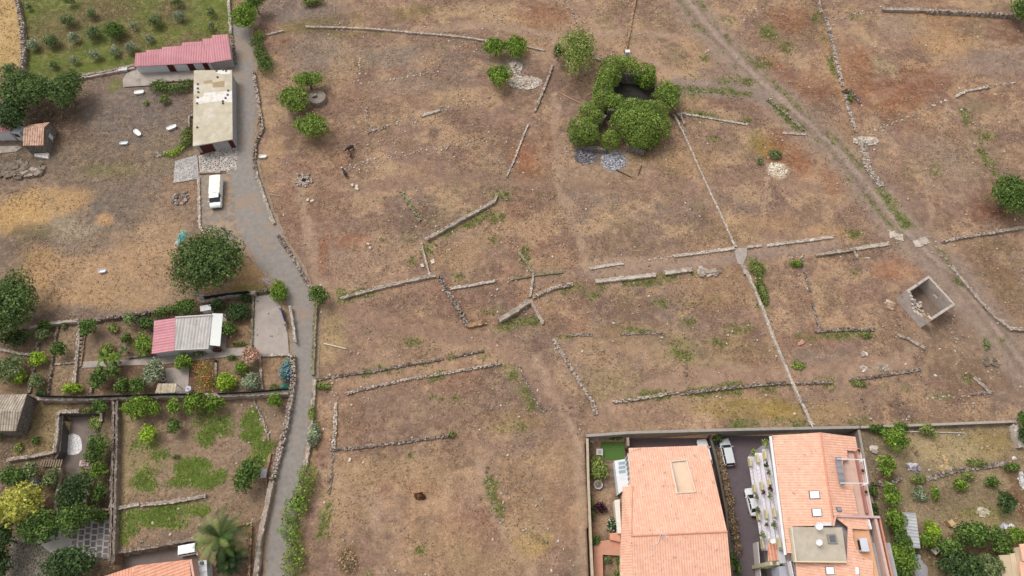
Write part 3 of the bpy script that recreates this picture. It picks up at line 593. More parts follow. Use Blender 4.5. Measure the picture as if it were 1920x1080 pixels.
W = [
([(28, -5), (38, 38), (42, 90), (38, 136)], .9, 1.3, 'dry', 'g', 'tall grey stone wall between the yellow plot and the green olive field'),
([(0, 170), (60, 163), (145, 147), (252, 127)], .45, .7, 'con', 'p', 'pale lower coping running from the dark trees to the pink roofed barn'),
([(145, 142), (200, 133), (252, 121)], .4, .9, 'con', 'g', 'upper coping parallel to the pale one, west of the pink roofed barn'),
([(428, -5), (430, 30), (432, 62)], .5, .9, 'con', 'p', 'pale narrow wall between the olive field and the top of the lane'),
([(434, 66), (438, 95), (441, 118)], .5, .7, 'dry', 'd', 'short dark stone wall between the pink barn roof and the lane'),
([(474, 132), (480, 165), (486, 205), (491, 243)], .7, .9, 'dry', 'g', 'grey stone wall on the right of the lane opposite the flat roofed building'),
([(491, 243), (479, 268), (476, 300), (481, 332)], .7, .7, 'dry', 'd', 'curved dark stone wall beside the white oval trough'),
([(480, 325), (489, 350), (500, 385), (514, 418)], .6, .8, 'con', 'g', 'smooth grey wall descending beside the lane opposite the white truck'),
([(520, 440), (540, 470), (556, 493), (575, 530), (590, 545)], .8, .6, 'dry', 'd', 'rough dark stone bank following the bend of the lane'),
([(500, 65), (530, 57)], .3, .4, 'con', 'w', 'short white coping beside the green weeds at the top of the lane'),
([(575, 50), (640, 51), (700, 54), (780, 61), (860, 68), (915, 76)], .34, .5, 'con', 'w', 'long thin white coping crossing the top field up to the round trees'),
([(988, 87), (1020, 94)], .34, .4, 'con', 'w', 'short white coping just right of the round trees at the stone pit'),
([(676, 104), (672, 150)], .7, .25, 'rub', 'p', 'sparse row of pale stones running down from the bare pan'),
([(675, 157), (760, 145), (840, 130)], .5, .2, 'rub', 'p', 'faint line of small stones crossing the field above the long log coping'),
([(686, 205), (692, 232), (695, 245)], 1.0, .25, 'rub', 'g', 'heap like row of stones running into the grey corner footing'),
([(690, 246), (720, 238)], .7, .4, 'dry', 'g', 'grey corner footing of stones in the middle of the upper field'),
([(722, 236), (748, 226)], .6, .2, 'rub', 'p', 'few stones trailing from the right of the corner footing'),
([(790, 217), (824, 206)], .6, .45, 'con', 'p', 'short pale double coping in the upper field below the stone pit'),
([(826, 206), (870, 195), (918, 183)], .8, .25, 'rub', 'g', 'row of stones leading towards the round tree under the stone pit'),
([(1036, 121), (1028, 145), (1016, 175), (1003, 208)], .4, .6, 'con', 'g', 'slanting pale wall to the right of the collapsed stone pit'),
([(990, 234), (976, 268), (966, 295), (950, 330)], .28, .4, 'con', 'p', 'thin slanting coping in the field left of the ash patch'),
([(835, 276), (880, 266), (925, 250)], 1.3, .25, 'rub', 'g', 'broad sparse line of stones in the grass left of the thin slanting coping'),
([(690, 300), (740, 292), (830, 277)], .9, .2, 'rub', 'p', 'sparse stones scattered right of the three animals'),
([(630, 318), (660, 310), (702, 302)], .6, .25, 'rub', 'w', 'short row of pale blocks behind the lowest dark animal'),
([(753, 360), (775, 392), (787, 412)], .9, .5, 'dry', 'o', 'short lichen green stone wall standing alone below the animals'),
([(800, 448), (830, 431), (870, 408), (905, 389), (926, 377)], .6, .9, 'con', 'g', 'long oblique grey wall forming the upper left side of the open enclosure'),
([(925, 380), (932, 366)], .5, .7, 'con', 'w', 'white stub at the upper end of the oblique enclosure wall'),
([(790, 455), (797, 484), (806, 517)], .3, .7, 'con', 'w', 'thin white wall on the left side of the enclosure'),
([(643, 558), (665, 551), (700, 542), (760, 527), (815, 516)], .6, .7, 'con', 'g', 'long grey wall running left from the enclosure towards the lane'),
([(823, 516), (838, 545), (856, 572), (876, 608)], .9, .8, 'dry', 'd', 'thick dark lichened stone wall slanting down from the enclosure corner'),
([(876, 610), (911, 603)], .9, .7, 'con', 'b', 'short wide ochre edged slab wall at the foot of the dark lichened wall'),
([(845, 541), (880, 535), (927, 527)], .45, .5, 'con', 'p', 'pale coping closing the bottom left of the enclosure'),
([(960, 523), (1000, 516), (1056, 509)], .4, .4, 'con', 'o', 'greenish coping through the star shaped wall junction'),
([(930, 425), (955, 450), (972, 472)], .6, .2, 'rub', 'g', 'loose stones on the upper right side of the enclosure'),
([(972, 472), (988, 492), (1001, 513)], .5, .5, 'con', 'o', 'greenish wall descending to the star shaped junction'),
([(1000, 515), (994, 556)], .35, .5, 'con', 'p', 'thin short link wall below the star shaped junction'),
([(936, 599), (965, 582), (992, 564)], .9, 1.0, 'con', 'g', 'thick short wall with dark face left of the lower wall crossing'),
([(1001, 556), (1035, 540), (1072, 532)], .7, .8, 'dry', 'g', 'stone wall rising right from the lower wall crossing'),
([(994, 563), (1006, 584), (1018, 606)], .6, .6, 'con', 'g', 'short spur descending right from the lower wall crossing'),
([(1038, 636), (1058, 668), (1078, 702), (1096, 730), (1110, 752), (1118, 776)], .7, .6, 'dry', 'g', 'long slanting stone wall in the centre of the lower fields'),
([(592, 711), (640, 703), (700, 695), (760, 684), (830, 672)], .5, .5, 'dry', 'd', 'dark terrace wall starting at the lane, upper of the two parallel ones'),
([(848, 669), (880, 662), (905, 657)], .5, .5, 'dry', 'd', 'short right hand continuation of the upper terrace wall'),
([(650, 737), (700, 724), (750, 713), (830, 700), (938, 681)], .55, .5, 'dry', 'g', 'long grey terrace wall, lower of the two parallel ones'),
([(973, 686), (985, 712), (1000, 742), (1015, 768)], .4, .4, 'dry', 'd', 'thin dark slanting wall left of the long central slanting wall'),
([(620, 700), (624, 735)], .4, .3, 'rub', 'w', 'short line of whitish stones near the lane gate'),
([(629, 756), (628, 795), (625, 838)], .6, .6, 'dry', 'w', 'pale stone wall on the left side of the lower rectangular plot'),
([(620, 843), (680, 838), (760, 828), (852, 814)], .5, .5, 'dry', 'd', 'dark stone wall along the bottom of the lower rectangular plot'),
([(1000, 770), (1050, 765), (1100, 760)], .5, .25, 'rub', 'd', 'dark broken stones linking the two slanting walls'),
([(674, 765), (684, 745)], .6, .3, 'rub', 'g', 'small leaning heap of stones inside the lower rectangular plot'),
([(1106, 503), (1135, 498), (1167, 493)], .6, .35, 'con', 'w', 'white coping at the left end of the long stone lined lane'),
([(1117, 527), (1160, 522), (1230, 515)], .8, .7, 'con', 'w', 'whitish wall with dark face on the lower side of the stone lined lane'),
([(1248, 511), (1297, 505)], .8, .7, 'con', 'w', 'second, shorter whitish wall block on the lower side of the stone lined lane'),
([(1208, 488), (1240, 482), (1262, 480)], .5, .25, 'rub', 'w', 'broken white stones on the upper side of the stone lined lane'),
([(1264, 480), (1320, 473), (1377, 465)], .55, .4, 'con', 'w', 'white kerb on the upper side of the lane up to the concrete slab'),
([(1402, 463), (1428, 460)], .5, .35, 'con', 'w', 'short white kerb just right of the concrete slab'),
([(1438, 460), (1500, 452), (1563, 444)], .55, .4, 'con', 'w', 'long white kerb right of the concrete slab'),
([(1266, 218), (1283, 252), (1300, 290), (1325, 345), (1350, 398), (1379, 462)], .3, .55, 'con', 'w', 'thin white wall from the ivy ruin down to the concrete slab'),
([(1275, 212), (1283, 232)], .3, .5, 'con', 'g', 'short stub parallel to the thin white wall beside the ivy ruin'),
([(1393, 497), (1400, 512)], .9, .7, 'con', 'g', 'wide grey block at the head of the long white topped wall'),
([(1402, 514), (1418, 547), (1432, 583), (1446, 620), (1464, 665), (1482, 708), (1500, 748), (1523, 796)], .5, .8, 'con', 'w', 'long white topped wall running down to the apartment boundary'),
([(1500, 745), (1513, 775)], .7, .85, 'dry', 'd', 'dark stone thickening near the lower end of the white topped wall'),
([(1152, 753), (1200, 746), (1270, 735)], .6, .6, 'dry', 'g', 'grey terrace wall above the left apartment house plot'),
([(1278, 737), (1340, 730), (1420, 721), (1488, 716)], .6, .6, 'dry', 'd', 'overgrown dark terrace wall ending at the white topped wall'),
([(1496, 719), (1530, 717), (1560, 716)], .5, .5, 'dry', 'd', 'short dark terrace wall right of the white topped wall'),
([(1068, 628), (1110, 627)], .5, .3, 'dry', 'd', 'low dark wall trace at the left of the central grass plot'),
([(1165, 626), (1220, 625), (1245, 625)], .4, .25, 'dry', 'd', 'low dark wall trace in the middle of the central grass plot'),
([(1283, 684), (1287, 705), (1288, 735)], .6, .25, 'rub', 'd', 'row of dark stones standing upright to the overgrown terrace wall'),
([(1503, 485), (1510, 512), (1520, 546)], .5, .35, 'dry', 'd', 'dark row of stones dropping from the bright green bush'),
([(1524, 570), (1532, 598), (1538, 622)], .5, .3, 'dry', 'd', 'short dark wall above the corner left of the roofless house'),
([(1530, 621), (1580, 617), (1640, 617)], .6, .55, 'dry', 'd', 'dark stone wall left below the roofless house'),
([(1642, 618), (1672, 615), (1690, 612)], .8, .25, 'rub', 'g', 'rubble at the lower left of the roofless house'),
([(1633, 625), (1641, 650)], .6, .3, 'rub', 'g', 'small stone row hanging below the dark wall by a weed clump'),
([(1684, 627), (1708, 638), (1733, 652)], .5, .5, 'con', 'g', 'short oblique grey coping just below the roofless house'),
([(1482, 482), (1511, 479)], .6, .3, 'rub', 'w', 'white broken stones over the bright green bush'),
([(1530, 478), (1560, 473), (1604, 467)], .5, .7, 'con', 'g', 'double grey coping between the green bush and the white coping'),
([(1606, 466), (1635, 461), (1666, 457)], .8, .3, 'con', 'w', 'wide white coping ending at the dirt track'),
([(1668, 438), (1686, 440), (1686, 450)], 1.6, .2, 'con', 'w', 'whitish concrete pad where the dirt track meets the wide coping'),
([(1714, 456), (1740, 450)], 1.7, .2, 'con', 'w', 'second whitish concrete pad at the head of the diagonal wall'),
([(1602, 470), (1608, 483)], .4, .5, 'con', 'g', 'tiny grey spur under the wide white coping'),
([(1768, 452), (1810, 443), (1850, 437)], .6, .7, 'dry', 'g', 'stone wall right of the dirt track, left half'),
([(1852, 437), (1885, 431), (1918, 426)], .6, .7, 'con', 'g', 'smoother wall right of the dirt track reaching the picture edge'),
([(1742, 446), (1765, 475), (1785, 500)], .7, .3, 'rub', 'g', 'broken top part of the diagonal wall behind the roofless house'),
([(1785, 500), (1825, 548), (1862, 590), (1896, 616), (1925, 617)], .55, .8, 'con', 'g', 'long smooth diagonal wall behind the roofless house'),
([(1596, 711), (1650, 704), (1727, 692)], .55, .5, 'dry', 'd', 'dark terrace wall in the lower right field'),
([(1728, 694), (1734, 718), (1740, 742)], .8, .3, 'rub', 'd', 'dark rubble row going down from the right end of the terrace wall'),
([(1740, 745), (1780, 746), (1812, 742)], .7, .3, 'rub', 'g', 'rubble row at the bottom right field, left half'),
([(1822, 739), (1862, 735)], .4, .3, 'dry', 'd', 'thin dark wall right of the bottom rubble row'),
([(1828, 709), (1843, 722), (1857, 735)], .6, .3, 'con', 'g', 'flat oblique coping above the thin dark wall at far right'),
([(1786, 606), (1790, 645), (1797, 683)], .7, .3, 'rub', 'g', 'vertical row of stones below the right corner of the roofless house'),
([(1616, 742), (1622, 765), (1632, 785)], .9, .2, 'rub', 'd', 'patchy dark stones left of the two in the bottom field'),
([(1686, 752), (1698, 775), (1705, 790)], 1.2, .25, 'rub', 'd', 'dark stone heap row above the east garden wall'),
([(1535, -5), (1540, 22)], .6, .4, 'dry', 'g', 'stones at the very top of the long field wall'),
([(1549, 33), (1558, 62), (1565, 95), (1573, 130), (1580, 158)], .8, .7, 'dry', 'g', 'long grey wall left of the rust coloured field'),
([(1587, 180), (1594, 212), (1605, 245)], .8, .4, 'dry', 'g', 'collapsed middle section of the long field wall with weeds'),
([(1593, 168), (1604, 180), (1613, 190)], .9, .5, 'dry', 'd', 'dark oblique stub at the collapsed gateway'),
([(1612, 258), (1622, 282), (1628, 315), (1652, 347)], 1.5, .45, 'dry', 'g', 'wide spill of grey rubble beside the dirt track'),
([(1655, 16), (1700, 17), (1740, 18)], .8, .9, 'con', 'g', 'smooth left half of the top right terrace wall'),
([(1740, 18), (1820, 21), (1905, 26)], .7, 1.0, 'dry', 'g', 'rough right half of the top right terrace wall'),
([(1560, 36), (1600, 28), (1650, 20)], .7, .2, 'rub', 'g', 'sparse stones joining the long field wall to the top right terrace wall'),
([(1792, 181), (1812, 170), (1855, 162)], .45, .5, 'con', 'p', 'pale bent coping in the upper right field'),
([(1858, 160), (1905, 154)], .4, .2, 'rub', 'p', 'faint stones right of the pale bent coping'),
([(1640, 245), (1700, 220), (1775, 187)], .35, .2, 'rub', 'p', 'faint slanting line of stones left of the pale bent coping'),
([(1278, 212), (1330, 221), (1400, 233)], .35, .25, 'con', 'p', 'thin flat kerb to the right of the junk heap by the ivy ruin'),
([(1290, 166), (1350, 174), (1390, 182)], .6, .25, 'rub', 'o', 'grassy row of stones right of the ivy ruin'),
([(1440, 186), (1475, 212), (1505, 243)], .7, .5, 'dry', 'o', 'mossy curved retaining wall along the dirt track'),
([(1468, 249), (1512, 252)], .4, .3, 'con', 'w', 'short whitish kerb under the mossy retaining wall'),
([(1191, -5), (1182, 45), (1173, 97)], .7, .5, 'con', 'b', 'straight tan wall from the top edge down to the white cabinet'),
([(1064, -5), (1085, 50)], .4, .25, 'rub', 'g', 'thin trace of stones left of the straight tan wall'),
([(1113, 107), (1141, 112)], .9, .6, 'dry', 'g', 'short grey wall piece touching the top of the ivy ruin'),
([(625, 852), (622, 880), (617, 925)], .4, .25, 'dry', 'd', 'thin dark wall trace under the lower rectangular plot'),
([(912, 880), (918, 925), (930, 975), (1000, 1000), (1040, 1030)], .6, .2, 'rub', 'o', 'curved weedy line of stones in the bottom field'),
([(1810, 200), (1840, 265), (1862, 320)], .6, .2, 'rub', 'o', 'weedy row of stones above the lone tree at the right edge'),
([(592, 568), (589, 620), (586, 702)], .6, .9, 'con', 'o', 'smooth lane side wall under the small tree by the bend'),
([(590, 712), (584, 780), (578, 840), (571, 880)], .6, .8, 'con', 'g', 'smooth lane side wall next to the terrace fields'),
([(548, 668), (549, 700), (545, 745), (534, 800), (522, 850), (508, 905)], .9, 1.1, 'dry', 'g', 'thick rubble wall between the gardens and the lane'),
([(508, 905), (497, 960), (486, 1010), (479, 1085)], .8, 1.1, 'con', 'g', 'smooth grey wall between the palm tree and the lane'),
([(372, 332), (373, 380), (374, 425), (384, 438)], .45, .5, 'con', 'w', 'white kerb wall beside the parked truck'),
([(374, 323), (412, 322)], .4, .5, 'con', 'w', 'short white kerb above the parked truck'),
([(360, 216), (354, 217), (354, 247), (361, 248)], .3, .8, 'con', 'g', 'small concrete pen on the left of the flat roofed building'),
([(289, 153), (325, 151), (363, 149)], .4, .5, 'con', 'g', 'low grey wall over the dark green hedge'),
([(0, 655), (40, 663), (62, 665)], .4, .7, 'con', 'p', 'pale coping in the far left garden'),
([(55, 614), (100, 605), (144, 601)], .5, 1.0, 'con', 'p', 'pale boundary coping at the top left of the gardens'),
([(146, 603), (190, 596), (240, 590), (288, 583)], .7, 1.0, 'dry', 'd', 'dark rough boundary wall over the vegetable plots'),
([(375, 566), (430, 556), (478, 547)], .6, 1.2, 'con', 'g', 'grey wall above the dark shrubs next to the concrete yard'),
([(480, 546), (510, 541)], .6, 1.0, 'dry', 'o', 'mossy wall top at the head of the concrete yard'),
([(475, 556), (473, 600), (471, 650)], .3, .6, 'con', 'o', 'thin kerb on the left of the concrete yard'),
([(543, 575), (548, 600), (553, 640)], .4, 1.0, 'con', 'p', 'white plastered wall between the concrete yard and the lane'),
([(487, 667), (542, 665)], .3, .5, 'con', 'p', 'thin pale kerb below the concrete yard'),
([(487, 668), (489, 700), (491, 728)], .3, .5, 'con', 'g', 'thin grey kerb left of the hydrangea bed'),
([(107, 614), (100, 650), (94, 700), (88, 738)], .35, .7, 'dry', 'd', 'narrow dark garden wall left of the two small beds'),
([(148, 606), (146, 640), (143, 680), (138, 720)], .5, .7, 'con', 'g', 'grey wall beside the narrow garden steps'),
([(159, 625), (155, 655), (151, 685)], .2, .4, 'con', 'b', 'brown rail right of the narrow garden steps'),
([(70, 640), (68, 665), (60, 700), (53, 735)], .6, .5, 'dry', 'd', 'crumbling dark wall inside the far left garden'),
([(97, 683), (143, 680)], .2, .3, 'con', 'g', 'thin grey edging between the two small beds'),
([(172, 710), (170, 735)], .3, .6, 'con', 'g', 'little grey wall right of the lime green bush'),
([(240, 670), (262, 668), (300, 664)], .12, .9, 'con', 'd', 'thin dark rail along the garden path'),
([(405, 675), (404, 712)], .2, .5, 'con', 'p', 'thin pale edging right of the flowering hedge'),
([(70, 747), (150, 747), (300, 742), (420, 741), (540, 735)], .7, 1.5, 'con', 'g', 'long grey boundary wall between the two rows of gardens'),
([(212, 752), (211, 820), (209, 900), (207, 1000), (205, 1052)], .35, 1.2, 'con', 'd', 'left leaf of the double brown wall by the lawn'),
([(219, 752), (218, 820), (216, 900), (214, 1000), (212, 1052)], .35, 1.2, 'con', 'd', 'right leaf of the double brown wall by the lawn'),
([(220, 953), (240, 949), (260, 945)], .5, .6, 'con', 'p', 'short pale slab edging at the left of the lawn step'),
([(266, 946), (320, 941), (384, 930)], .5, .7, 'con', 'g', 'row of grey slabs along the lawn step'),
([(214, 1036), (290, 1024), (366, 1010)], .5, .5, 'con', 'd', 'brown topped retaining wall over the white car yard'),
([(470, 985), (469, 1030), (466, 1085)], .3, .8, 'con', 'b', 'reddish brown wall right of the palm tree'),
([(440, 987), (458, 983), (470, 979)], .3, .5, 'con', 'b', 'short reddish edging on top of the palm tree'),
([(507, 850), (500, 885), (498, 905)], .3, .5, 'con', 'b', 'timber coloured strip leaning along the rubble wall'),
([(475, 750), (488, 775), (497, 800), (503, 822)], .4, .3, 'dry', 'g', 'curved stone edging at the right of the lawn'),
([(14, 862), (60, 855), (102, 847), (106, 815), (109, 772), (146, 771)], .55, .9, 'con', 'g', 'L shaped grey parapet above the sunken patio'),
([(190, 770), (189, 788)], .4, .5, 'con', 'w', 'short white post wall at the top of the patio'),
([(152, 883), (172, 880)], .3, .4, 'con', 'p', 'small pale step edge at the bottom of the patio'),
([(113, 878), (108, 920), (103, 960)], .3, .6, 'con', 'g', 'thin grey wall left of the dark patio trees'),
([(130, 958), (205, 955)], .3, .5, 'con', 'g', 'thin coping above the flagstones'),
([(1640, 906), (1668, 908), (1690, 895)], .8, .4, 'dry', 'd', 'dark rocky ledge beside the right apartment house'),
([(1740, 897), (1790, 883), (1850, 874), (1890, 868)], .8, .4, 'dry', 'd', 'rough terrace wall across the east garden'),
([(1905, 797), (1909, 820), (1916, 838)], 1.0, 1.0, 'con', 'p', 'thick pale wall at the right corner of the east garden'),
([(1890, 862), (1905, 882)], .9, .3, 'rub', 'g', 'grey stones at the right end of the east garden terrace'),
]
for r in W: wall(*r)
# tall plastered boundary walls of the sunken lots
def hwall(pts, wd, z0, z1, label, name='retaining_wall', m=None, col=(150, 140, 130)):
    P_ = [Vector((p[0], p[1], 0)) for p in GP(pts, z1)]; mb = MB(alb(col)); rs = resample(P_, 3)
    for (p, d), (q, e) in zip(rs[:-1], rs[1:]):
        n = Vector((-d.y, d.x, 0))*wd/2; n2 = Vector((-e.y, e.x, 0))*wd/2
        kk = random.uniform(.95, 1.05); mb.prism([p+n, p-n, q-n2, q+n2], z0, z1, alb([c*kk for c in col]))
    cp = MB(alb([min(255, c*1.12) for c in col]))
    for (p, d), (q, e) in zip(rs[:-1], rs[1:]):
        n = Vector((-d.y, d.x, 0))*(wd/2+.04); n2 = Vector((-e.y, e.x, 0))*(wd/2+.04); cp.prism([p+n, p-n, q-n2, q+n2], z1, z1+.08)
    r = tag(empty(name, P_[0]), label, 'wall', 'plastered boundary walls of the lots')
    mb.build('wall', m or M_CONC, r, local=r); cp.build('coping', M_CONC, r, local=r)
    return r
hwall([(1099, 817), (1180, 811), (1400, 805), (1611, 801)], .35, -3.1, .55, 'long grey retaining wall behind the two apartment houses', col=(150, 142, 134))
hwall([(1614, 801), (1750, 796), (1906, 790)], .3, -.1, .9, 'grey block wall along the top of the east garden', 'garden_wall', col=(158, 148, 138))
hwall([(1101, 822), (1103, 900), (1106, 980), (1111, 1090)], .3, -2.1, .5, 'narrow wall on the left of the apartment garden', col=(172, 158, 136))
hwall([(1177, 820), (1178, 836)], .3, -3.1, 0.0, 'short wall between the artificial lawn and the dark passage', col=(150, 130, 118))
hwall([(1331, 815), (1345, 870), (1362, 960), (1374, 1090)], .25, -3.1, -1.5, 'low dark wall between the left house and the car park', col=(104, 96, 88))
hwall([(1610, 806), (1624, 880), (1640, 970)], .3, -3.1, .3, 'tall wall between the right apartment house and the east garden', col=(150, 138, 128))
hwall([(122, 775), (188, 773)], .25, -1.9, 0, 'dark rear wall of the sunken patio', col=(112, 104, 98)); hwall([(117, 778), (112, 845), (104, 860)], .3, -1.9, .05, 'dark side wall of the sunken patio', col=(96, 90, 88))
# ---------------------------------------------------------------- buildings
TILE = alb((238, 180, 154), .80); TILE2 = alb((228, 172, 146), .94); TILE3 = alb((238, 187, 162), .94)
M_TILE = uvmat('terracotta tiles', TILE2, TILE3, .36, .42, stain=(alb((150, 124, 112)), 1.1, .56, .6), dark=.86, rows=.12, var=.05, spots=True)
M_TILEB = uvmat('orange tiles', alb((226, 160, 132), .82), alb((238, 174, 146), .82), .45, .75, dark=.7, rows=.3, var=.1)
M_TILEOLD = uvmat('old weathered tiles', alb((208, 160, 136), .82), alb((230, 190, 166), .82), .45, .7, stain=(alb((150, 128, 112)), 1.2, .5, .6), dark=.45, rows=.35)
M_TILEGREY = uvmat('grey brown tiles', alb((166, 152, 136), .8), alb((196, 180, 162), .8), .42, .9, stain=(alb((132, 120, 106)), 1.0, .52, .6), dark=.45, rows=.3)
M_PINK = uvmat('pink corrugated sheet', alb((206, 138, 146), .8), alb((214, 148, 154), .8), .5, 4, dark=.72, rows=.1, var=.08, rough=.5)
M_GREYSH = uvmat('grey corrugated sheet', alb((206, 200, 196), .8), alb((190, 184, 180), .8), .5, 9, dark=.75, rows=.0, var=.12, stain=(alb((160, 150, 142)), .9, .56, .5))
M_TIN = uvmat('rusty corrugated tin', alb((206, 204, 204), .8), alb((184, 184, 186), .8), .45, 2.6, dark=.7, rows=.25, var=.12, stain=(alb((152, 104, 84)), .7, .58, .6))
M_WHITE = mat('white paint', alb((236, 236, 236)), .6, .04, 1); M_PLASTER = mat('grey plaster', alb((178, 174, 174)), .9, .14, .9, .1, 8)
M_WPLASTER = mat('white plaster', alb((214, 216, 220)), .85, .08, .9); M_CREAM = mat('cream paint', alb((240, 212, 184)), .8, .06, 1)
M_BROWN = mat('brown painted door', (.075, .02, .018), .6, .15, 4); M_DARK = mat('dark opening', (.02, .018, .016), .9, .1, 1)
M_BEIGE = mat('roof membrane', alb((204, 192, 170)), .9, .16, .55, .1, 6, stain=(alb((224, 216, 200)), .28, .52, .8))
def bld(name, c, label, cat='building', group=None): return thing(name, Vector((c[0], c[1], 0)), 0, label, cat, group)
def flat(name, pts, m, root, col=None, uv=True, parent=None):
    mb = MB(col or (.5, .5, .5)); (mb.roof if uv else mb.face)(pts, col); o = mb.build(name, m, root, local=root); return o
def slab(pts, th, mb, frame=None):
    "roof slab: tiled top with metre UVs, and edge faces of thickness th"
    p = [Vector(q) for q in pts]; mb.roof(p)
    for i in range(len(p)):
        a, b = p[i], p[(i+1) % len(p)]; d = Vector((0, 0, th)); mb.face([a, b, b-d, a-d], None, [(0, 0), (.1, 0), (.1, .1), (0, .1)])
def wallbox(poly, z0, m, root, name='wall', z1=None, col=(.5, .5, .5)):
    mb = MB(col); mb.prism(poly, z0, z1); return mb.build(name, m, root, local=root)
def quadat(a, b, t0, t1, z0, z1, out=.03):
    "rectangle on the wall a-b (a,b world xy), between fractions, pushed outwards (to the right of a->b)"
    a = Vector((a[0], a[1], 0)); b = Vector((b[0], b[1], 0)); d = (b-a).normalized(); n = Vector((d.y, -d.x, 0))*out
    p = a.lerp(b, t0)+n; q = a.lerp(b, t1)+n; u = Vector((0, 0, 1)); return [p+u*z0, q+u*z0, q+u*z1, p+u*z1]
def inset(poly, d):
    c = sum((Vector(p) for p in poly), Vector((0, 0, 0)))/len(poly)
    return [Vector(p)+(c-Vector(p)).normalized()*d for p in poly]
# A. pink roofed shed row
b = bld('pink_roofed_barn', G(345, 110), 'long low barn with stepped pink corrugated roof beside the olive field', 'barn')
fr = [(252, 124.5, 2.4), (300, 122.5, 2.4), (392, 117, 2.4)]
steps = [(254, 99.5, 3.3), (273.5, 98, 3.3), (274.5, 94, 3.3), (303.5, 92, 3.3), (304.5, 88, 3.3), (340, 86, 3.3), (341, 80, 3.3), (378, 77.5, 3.4), (379, 73, 3.4), (397.5, 71.5, 3.4)]
mb = MB(); slab(GP([fr[0], fr[2]]+steps[::-1]), .12, mb)
slab(GP([(392, 118, 2.55), (434, 111, 2.55), (427.5, 64, 3.6), (397.5, 66, 3.6)]), .12, mb); mb.build('roof', M_PINK, b, local=b)
wallbox(GP([(253.5, 123.5, 2.25), (394, 116.5, 2.25), (395, 79, 2.9), (275, 101, 2.9), (256, 104, 2.9)]), -.1, M_WPLASTER, b)
wallbox(GP([(395, 116.2, 2.4), (432, 110, 2.4), (427, 72, 3.0), (398, 74, 3.0)]), -.1, M_PLASTER, b, 'side_wall')
A0, A1 = G(253.5, 123.5, 2.25), G(394, 116.5, 2.25)
for t0, t1 in ((.41, .50), (.68, .765), (.885, .955)):
    o = flat('door', quadat(A0, A1, t0, t1, 0.2, 2.1, .05), M_BROWN, b, uv=False)
# B. flat roofed building
b = bld('flat_roofed_building', G(400, 200), 'flat roofed grey building with patched beige roof standing along the lane', 'building')
rf = GP([(363.5, 132, 3), (435, 131, 3), (436, 261, 3), (361.5, 274, 3)])
mb = MB(alb((206, 190, 160))); mb.prism(rf, 2.8)
mb.build('roof', M_BEIGE, b, local=b)
bd = inset(rf, .45); wallbox(bd, -.1, M_PLASTER, b, z1=2.8)
mb = MB(); tw = GP([(385, 166, 3.02), (435, 164, 3.02)])
M_PATCH = mat('white roof paint', alb((238, 232, 226)), .85, .07, 2, stain=(alb((206, 190, 162)), 1.3, .5, .55))
def blobpts(cx, cy, rx, ry, z, n=14, j=.16): return GP([(cx+rx*math.cos(6.283*i/n)*random.uniform(1-j, 1+j), cy+ry*math.sin(6.283*i/n)*random.uniform(1-j, 1+j), z) for i in range(n)])
mb = MB(); mb.face(blobpts(420, 135, 15, 4.5, 3.012)[::-1]); mb.build('paint_patch', M_PATCH, b, local=b)
mb = MB(); mb.face(GP([(383, 174, 3.012), (435, 170, 3.012), (435.5, 192, 3.012), (410, 190, 3.012), (390, 192, 3.012), (368, 196, 3.012), (366, 184, 3.012), (380, 182, 3.012)])[::-1])
mb.build('paint_patch', M_PATCH, b, local=b)
mb = MB(); mb.face(GP([(398, 155, 3.016), (421, 151, 3.016), (421, 163, 3.016), (399, 164, 3.016)])[::-1]); mb.build('worn_patch', mat('worn membrane', alb((176, 154, 122)), .9, .14, 1.5), b, local=b)
mb = MB(); mb.face(GP([(382, 152, 3.016), (398, 149, 3.016), (398, 156, 3.016), (382, 157, 3.016)])[::-1])
mb.build('worn_patch', mat('worn membrane', alb((176, 154, 122)), .9, .14, 1.5), b, local=b)
for x, y in ((371, 158), (371, 166), (372, 173), (371, 183), (370, 194), (408, 145), (428, 170), (427, 178), (423, 184), (418, 190), (418, 194), (370, 239), (406, 133), (424, 133), (418, 131)):
    q = MB((.10, .095, .09)); q.lathe(G(x, y, 3.02), [(.22, 0), (.2, .16)], 8); q.build('ballast_stone', M_ATTR, b, local=b)
B0, B1 = bd[3], bd[2]
flat('door', quadat(B0, B1, .10, .44, 0, 2.3, .05), M_BROWN, b, uv=False); flat('door', quadat(B0, B1, .86, .98, 0, 2.3, .05), M_BROWN, b, uv=False)
mb = MB(); mb.prism(GP([(373, 283, .5), (398, 277, .5), (400, 284, .12), (376, 291, .12)]), -.05); mb.build('loading_ramp', M_BROWN, b, local=b)
